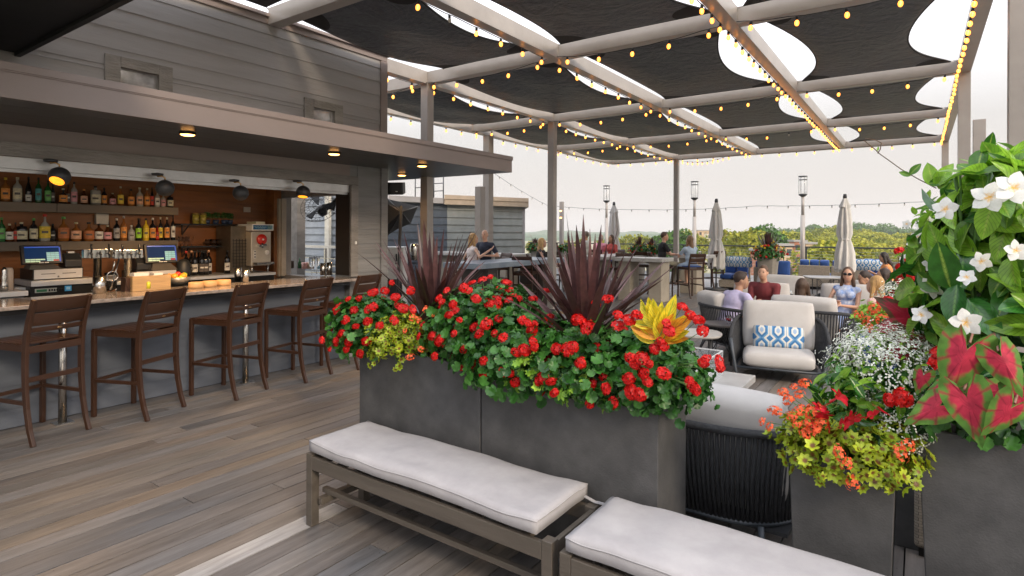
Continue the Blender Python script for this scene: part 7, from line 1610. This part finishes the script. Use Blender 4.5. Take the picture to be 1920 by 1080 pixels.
# black parasol, half closed, left of the post
t = thing('black_umbrella', 'black parasol hanging half closed beside the grey pier', 'umbrella', at(755, 400, d=10)); b = t.location.copy()
pts = [(727, 373, 10), (783, 387, 10.4), (770, 419, 10.2), (748, 428, 9.8), (727, 441, 9.5), (690, 455, 9.4), (690, 360, 10)]; cen = at(752, 398, d=9.0) - b
V = [at(p[0], p[1], d=p[2]) - b for p in pts]; w = MB(); vs = [cen] + V; w.add(vs, [(0, 1 + k, 1 + (k+1) % len(V)) for k in range(len(V))], False); o = w.obj('canopy', m_sailp, t); md = o.modifiers.new('S', 'SOLIDIFY'); md.thickness = .01
w = MB()
for v in V[:5]: w.tube([cen, v], .01, 5)
w.obj('ribs', m_charcoal, t); w = MB(); w.tube([cen + Vector((0, 0, .1)), Vector((cen.x - .1, cen.y, -b.z))], .025, 8); w.obj('pole', m_charcoal, t)
# white keg cooler
q = at(738, 500, d=10.5); t = thing('keg_cooler', 'white cooler with small black taps just right of the grey pier', 'cooler', (q.x, q.y, 0), R(35))
w = MB(); w.box(-.26, .22, -.2, .2, .1, 1.42); w.obj('body', m_white, t, .02)
w = MB(); w.box(-.24, .2, -.26, -.201, .55, .85); w.obj('drip_tray', m_charcoal, t, .01)
for x_ in (-.12, .1): w = MB(); w.tube([(x_, -.23, 1.18), (x_, -.24, 1.3)], .013, 6); w.tube([(x_, -.2, 1.18), (x_, -.27, 1.17), (x_, -.28, 1.12)], .011, 6); w.obj('tap', m_black, t)
w = MB(); w.box(-.2, .16, -.18, .18, 0, .099); w.obj('base', m_black, t)
# outdoor benches with blue pads behind the post
sofa(742, 800, 14.5, 'blue padded bench left of the wall corner post, partly hidden by the left spike plant', facing=1, cush=2, bk=False, wick=mat('pale slats', (.5, .48, .44), .6))
# steel dispenser on the post
q = at(781, 473, y=6.95); w = MB(); w.lathe([(.001, -.13), (.075, -.13), (.08, .08), (.06, .14), (.001, .15)], 16); o = w.obj('soap_dispenser', m_steel); o.location = (PX[3] - .14, 6.93, q.z); tag(o, 'rounded steel dispenser fixed to the wall corner post above the left spikes', 'dispenser')
# ------------------------------------------------------------------ landscape beyond the terrace
GZ = -17.
m_tree = leafmat('sunlit tree leaves', (.09, .13, .02), (.42, .40, .05), rough=.8, trans=.25, spec=.1, noise_s=.25)  # golden sunlight tinted into the leaf colour
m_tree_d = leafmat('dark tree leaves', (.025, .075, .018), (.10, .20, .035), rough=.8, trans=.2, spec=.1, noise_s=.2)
m_bark = mat('tree bark', (.10, .075, .05), .9)
QD = (np.array([(-.5, -.35, 0, .5), (.5, -.5, .1, .5), (.4, .5, 0, .5), (-.45, .45, .12, .5)]), [(0, 1, 2, 3)])
w = MB(); w.add([(-6000, 24.6, GZ), (6000, 24.6, GZ), (6000, 9000, GZ), (-6000, 9000, GZ)], [(0, 1, 2, 3)]); w.add([(-6000, -3000, GZ), (6000, -3000, GZ), (6000, 24.6, GZ), (-6000, 24.6, GZ)], [(0, 1, 2, 3)])
tag(w.obj('ground', mat('far ground of grass and streets', (.16, .18, .07), .9, var=.45, scale=.03, col2=(.38, .33, .22))), kind='structure')
w = MB(); w.box(-14, 9.7, -6, 24.55, GZ, -.52); tag(w.obj('terrace_building', mat('brick podium', (.25, .14, .1), .8)), 'building block carrying the roof terrace', 'building')
def tree_mesh(seed, m, n=2600, lobes=8, h=11., r=5.):
    r_ = np.random.default_rng(seed); P = []; D = []; Nn_ = []
    for k in range(lobes):
        a = r_.random()*6.28; rr = r*r_.uniform(.1, .55); c = np.array([rr*math.cos(a), rr*math.sin(a), h*r_.uniform(.45, .85)]); s = r*r_.uniform(.42, .7)
        if k == 0: c = np.array([0, 0, h*.78]); s = r*.6
        q = n//lobes; d = r_.normal(size=(q, 3)); d /= np.linalg.norm(d, axis=1, keepdims=True); rad = s*(.7 + .35*r_.random(q)); P.append(c + d*rad[:, None]*np.array([1, 1, .85])); Nn_.append(d + r_.normal(size=(q, 3))*.5 + np.array([0, 0, .3])); D.append(r_.normal(size=(q, 3)))
    P = np.concatenate(P); o = scatter([QD], P, np.concatenate(D), np.concatenate(Nn_), r_.uniform(.35, .75, len(P)), 'crown', m, smooth=False); me = o.data; bpy.data.objects.remove(o); return me
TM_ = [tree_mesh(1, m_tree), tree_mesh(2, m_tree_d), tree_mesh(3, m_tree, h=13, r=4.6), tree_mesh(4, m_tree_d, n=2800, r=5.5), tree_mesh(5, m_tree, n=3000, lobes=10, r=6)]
w = MB(); w.tube([(0, 0, -8), (0, 0, 4), (.3, .2, 8)], [.5, .35, .15], 8)
for a in range(5): w.tube([(0, 0, 3 + a*.7), (1.6*math.cos(a*1.3), 1.6*math.sin(a*1.3), 6 + a*.7), (2.6*math.cos(a*1.3), 2.6*math.sin(a*1.3), 8 + a*.5)], [.16, .1, .04], 5)
_o = w.obj('trunk', m_bark); TRK = _o.data; bpy.data.objects.remove(_o)
def tree(px, ytop, dist, k, label, sx=1.):
    q = at(px, ytop, d=dist); hh = {2: 15.2}.get(k, 13.6); hh = [11*.78+3.2, 11*.78+3.4, 13*.78+3, 11*.9+3, 11*.9+3.6][k]
    hh = max(v.co.z for v in TM_[k].vertices); H_ = q.z - GZ; s = H_/hh; s = min(s, 2.1)
    t = thing('tree', label, 'tree', (q.x, q.y, q.z - hh*s), random.random()*6, 'leafy trees beyond the railing'); t.scale = (s*sx*.8, s*sx*.8, s)
    for me, nm in ((TM_[k], 'crown'), (TRK, 'trunk')): o = bpy.data.objects.new(nm, me); COL.objects.link(o); o.parent = t
tr = [(1370, 428, 170, 0, 'bright green'), (1390, 424, 150, 4, 'broad yellow green'), (1427, 418, 210, 3, 'tall dark green'), (1445, 425, 190, 1, 'dark green'), (1405, 436, 140, 2, 'pale green'), (1460, 432, 230, 0, 'yellow green'), (1480, 430, 240, 4, 'broad green'), (1500, 434, 250, 2, 'narrow green'),
      (1180, 438, 260, 0, 'yellow green'), (1205, 436, 240, 4, 'broad light green'), (1228, 441, 230, 2, 'small pale'), (1250, 430, 200, 1, 'dark'), (1268, 427, 190, 3, 'tall dark green'), (1288, 428, 200, 0, 'bright green'), (1310, 436, 220, 4, 'low green'), (1130, 447, 300, 0, 'low yellow green'), (1090, 446, 330, 2, 'low pale green'), (1060, 449, 350, 0, 'small'), (1156, 443, 280, 2, 'round green'), (1560, 448, 110, 0, 'bright yellow green'), (1540, 452, 105, 4, 'low yellow green'), (1610, 452, 120, 0, 'bright yellow'), (1000, 450, 360, 4, 'low broad')]
ref = {1370: 'right of the closed middle umbrella', 1390: 'left of the tall dark tree', 1427: 'highest between the umbrella and the right lantern', 1445: 'right of the tallest dark tree', 1405: 'in front of the tall dark tree', 1460: 'above the far red planter', 1480: 'left of the right lantern pole', 1500: 'just behind the right lantern pole', 1180: 'right of the left umbrella', 1205: 'above the paired flower pots', 1228: 'left of the bearded man', 1250: 'just behind the thin far post', 1268: 'right of the thin far post', 1288: 'behind the woman in pale blue', 1310: 'left of the brick houses', 1130: 'behind the pink shirted person', 1090: 'behind the man in the light shirt', 1060: 'behind the slim lamp post', 1156: 'behind the left umbrella', 1560: 'left of the right umbrella, near the railing', 1540: 'near the railing, right of the right lantern', 1610: 'right of the right umbrella, near the railing', 1000: 'left of the steel post'}
for (px, yt, d_, k, ad) in tr: tree(px, yt, d_, k, '%s tree %s' % (ad, ref[px]))
# wooded hills: one mass of crowns on a mound
def wood(name, prof, d0, d1, m, n_tr, cr, label, density=230):
    r_ = np.random.default_rng(int(d0)); P = []; D = []; Nn_ = []; S_ = []; xs = [p[0] for p in prof]; ysv = [p[1] for p in prof]
    for k in range(n_tr):
        px = r_.uniform(xs[0], xs[-1]); f = r_.random()**.8; yt = np.interp(px, xs, ysv); dist = d0 + (d1 - d0)*(1 - f)
        yb = yt + (462 - yt)*f*.95; q = at(px, yb, d=dist); c = np.array([q.x, q.y, q.z - cr*1.1]); s = cr*r_.uniform(.6, 1.3)
        d = r_.normal(size=(density, 3)); d[:, 2] = abs(d[:, 2]); d /= np.linalg.norm(d, axis=1, keepdims=True)
        P.append(c + d*s*r_.uniform(.8, 1.1, (density, 1))); Nn_.append(d + r_.normal(size=d.shape)*.35); D.append(r_.normal(size=d.shape)); S_.append(np.full(density, s*.15))
    P = np.concatenate(P); rn = np.repeat(r_.random(n_tr), density)*.8 + .2*r_.random(len(P))
    o = scatter([QD], P, np.concatenate(D), np.concatenate(Nn_), np.concatenate(S_), name, m, smooth=False, rnd=rn); tag(o, label, 'woodland', None, 'stuff')
    return o
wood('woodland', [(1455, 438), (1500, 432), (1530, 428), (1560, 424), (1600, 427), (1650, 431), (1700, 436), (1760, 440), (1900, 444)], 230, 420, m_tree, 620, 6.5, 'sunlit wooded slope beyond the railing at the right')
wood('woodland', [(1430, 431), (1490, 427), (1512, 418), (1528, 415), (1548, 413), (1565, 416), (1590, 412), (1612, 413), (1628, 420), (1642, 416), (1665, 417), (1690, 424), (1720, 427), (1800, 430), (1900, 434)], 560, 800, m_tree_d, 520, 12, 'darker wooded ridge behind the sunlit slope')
# hills
def hill(prof, dist, label, m):
    w = MB(); vs = []; n = len(prof); dd = dist*.5
    for (px, py) in prof:
        a = at(px, py, d=dist); b = a.copy(); b.z = GZ - 2; b = b - Vector((b.x, b.y, 0)).normalized()*dist*.25; c = a + Vector((a.x, a.y, 0)).normalized()*dd; c.z = GZ - 2; m1 = a.lerp(b, .5); m1.z += (a.z - GZ)*.2
        vs += [b, m1, a, c]
    fs = [(i*4+j, (i+1)*4+j, (i+1)*4+j+1, i*4+j+1) for i in range(n-1) for j in range(3)]; w.add(vs, fs, True); tag(w.obj('hills', m), label, None, None, 'structure')
def prof(a, b, y0, amp, seed, step=8): return [(x, y0 - amp*(noise.noise(Vector((x*.012, seed, 0))) + .5*noise.noise(Vector((x*.05, seed, 3))) + .25*noise.noise(Vector((x*.16, seed, 5))))) for x in range(a, b, step)]
m_hill = mat('wooded hills', (.05, .09, .04), .95, var=.4, scale=.02, bump=.6, bscale=.05)
hill(prof(700, 1560, 434.5, 5, 2.2), 2600, 'distant hazy hills', m_hill); hill(prof(700, 1560, 440, 4, 7.1), 1500, 'nearer low hills', m_hill)
hill(prof(-1500, 760, 438, 5, 9.1, 20), 2600, 'hills beyond the bar building', m_hill); hill(prof(1500, 3600, 430, 7, 5.1, 20), 2200, 'hills at the right', m_hill)
# town
m_br = [mat('red brick wall', (.36, .15, .09), .85, var=.15, scale=1), mat('tan brick wall', (.50, .36, .23), .85, var=.12, scale=1), mat('cream wall', (.62, .56, .46), .8, var=.08, scale=1)]
m_win = mat('dark house window', (.04, .05, .06), .15); m_roof = mat('grey flat roof', (.3, .29, .28), .8)
def house(px0, px1, yt, dist, k, label, floors=3, hz=None):
    a = at(px0, yt, d=dist); b = at(px1, yt, d=dist); c = (a+b)/2; wd = (b-a).length; h = a.z - GZ; t = thing('town_house', label, 'building', (c.x, c.y, GZ), math.atan2(b.y-a.y, b.x-a.x), 'brick buildings of the town'); dp = min(wd, 14)
    w = MB(); w.box(-wd/2, wd/2, 0, dp, 0, h - .5); w.obj('wall', m_br[k], t)
    w = MB(); w.box(-wd/2 - .3, wd/2 + .3, -.3, dp + .3, h - .499, h); w.obj('roof', m_roof if k != 2 else m_br[1], t)
    nx = max(2, int(wd/3.2)); fh = 3.3; z = h - 2.9; nf = 0
    while z > 1 and nf < floors:
        for i in range(nx): x = -wd/2 + wd*(i+.5)/nx; w = MB(); w.box(x - .6, x + .6, -.06, -.01, z, z + 1.6); f = w.obj('window', m_win, t); w = MB(); w.box(x - .7, x + .7, -.12, -.0, z - .15, z - .02); w.obj('sill', m_br[2], f)
        z -= fh; nf += 1
hs = [(1308, 1330, 431, 330, 1, 'tan brick building'), (1326, 1343, 436, 300, 2, 'cream building'), (1345, 1362, 432, 310, 0, 'red brick building'), (1285, 1312, 444, 240, 2, 'long cream building'), (1358, 1392, 455, 170, 2, 'cream building'), (1392, 1420, 459, 150, 1, 'tan brick building'), (1462, 1486, 457, 140, 1, 'tan brick building'), (1490, 1512, 450, 160, 0, 'red brick building'), (1511, 1530, 454, 150, 1, 'tan brick building'), (1420, 1450, 466, 120, 0, 'low red brick building')]
rf = ['left of the middle umbrella', 'just left of the middle umbrella', 'right behind the middle umbrella', 'low behind the woman in pale blue', 'below the bright trees, over the railing', 'left of the far red planter', 'right of the far red planter', 'left of the right lantern pole', 'right of the right lantern pole', 'behind the far red planter']
for h_, r_ in zip(hs, rf): house(*h_[:5], '%s %s' % (h_[5], r_))

# ------------------------------------------------------------------ haze in the air
hm_ = bpy.data.materials.new('haze'); hm_.use_nodes = True; hn = hm_.node_tree.nodes; hl = hm_.node_tree.links
for n in list(hn):
    if n.type != 'OUTPUT_MATERIAL': hn.remove(n)
pv = hn.new('ShaderNodeVolumePrincipled'); pv.inputs['Density'].default_value = .00022; pv.inputs['Color'].default_value = (.94, .91, .87, 1); pv.inputs['Anisotropy'].default_value = .2
hl.new(pv.outputs[0], [n for n in hn if n.type == 'OUTPUT_MATERIAL'][0].inputs['Volume'])
w = MB(); w.box(-6500, 6500, -3500, 9500, GZ - 3, 190); o = w.obj('haze', hm_); tag(o, kind='stuff')
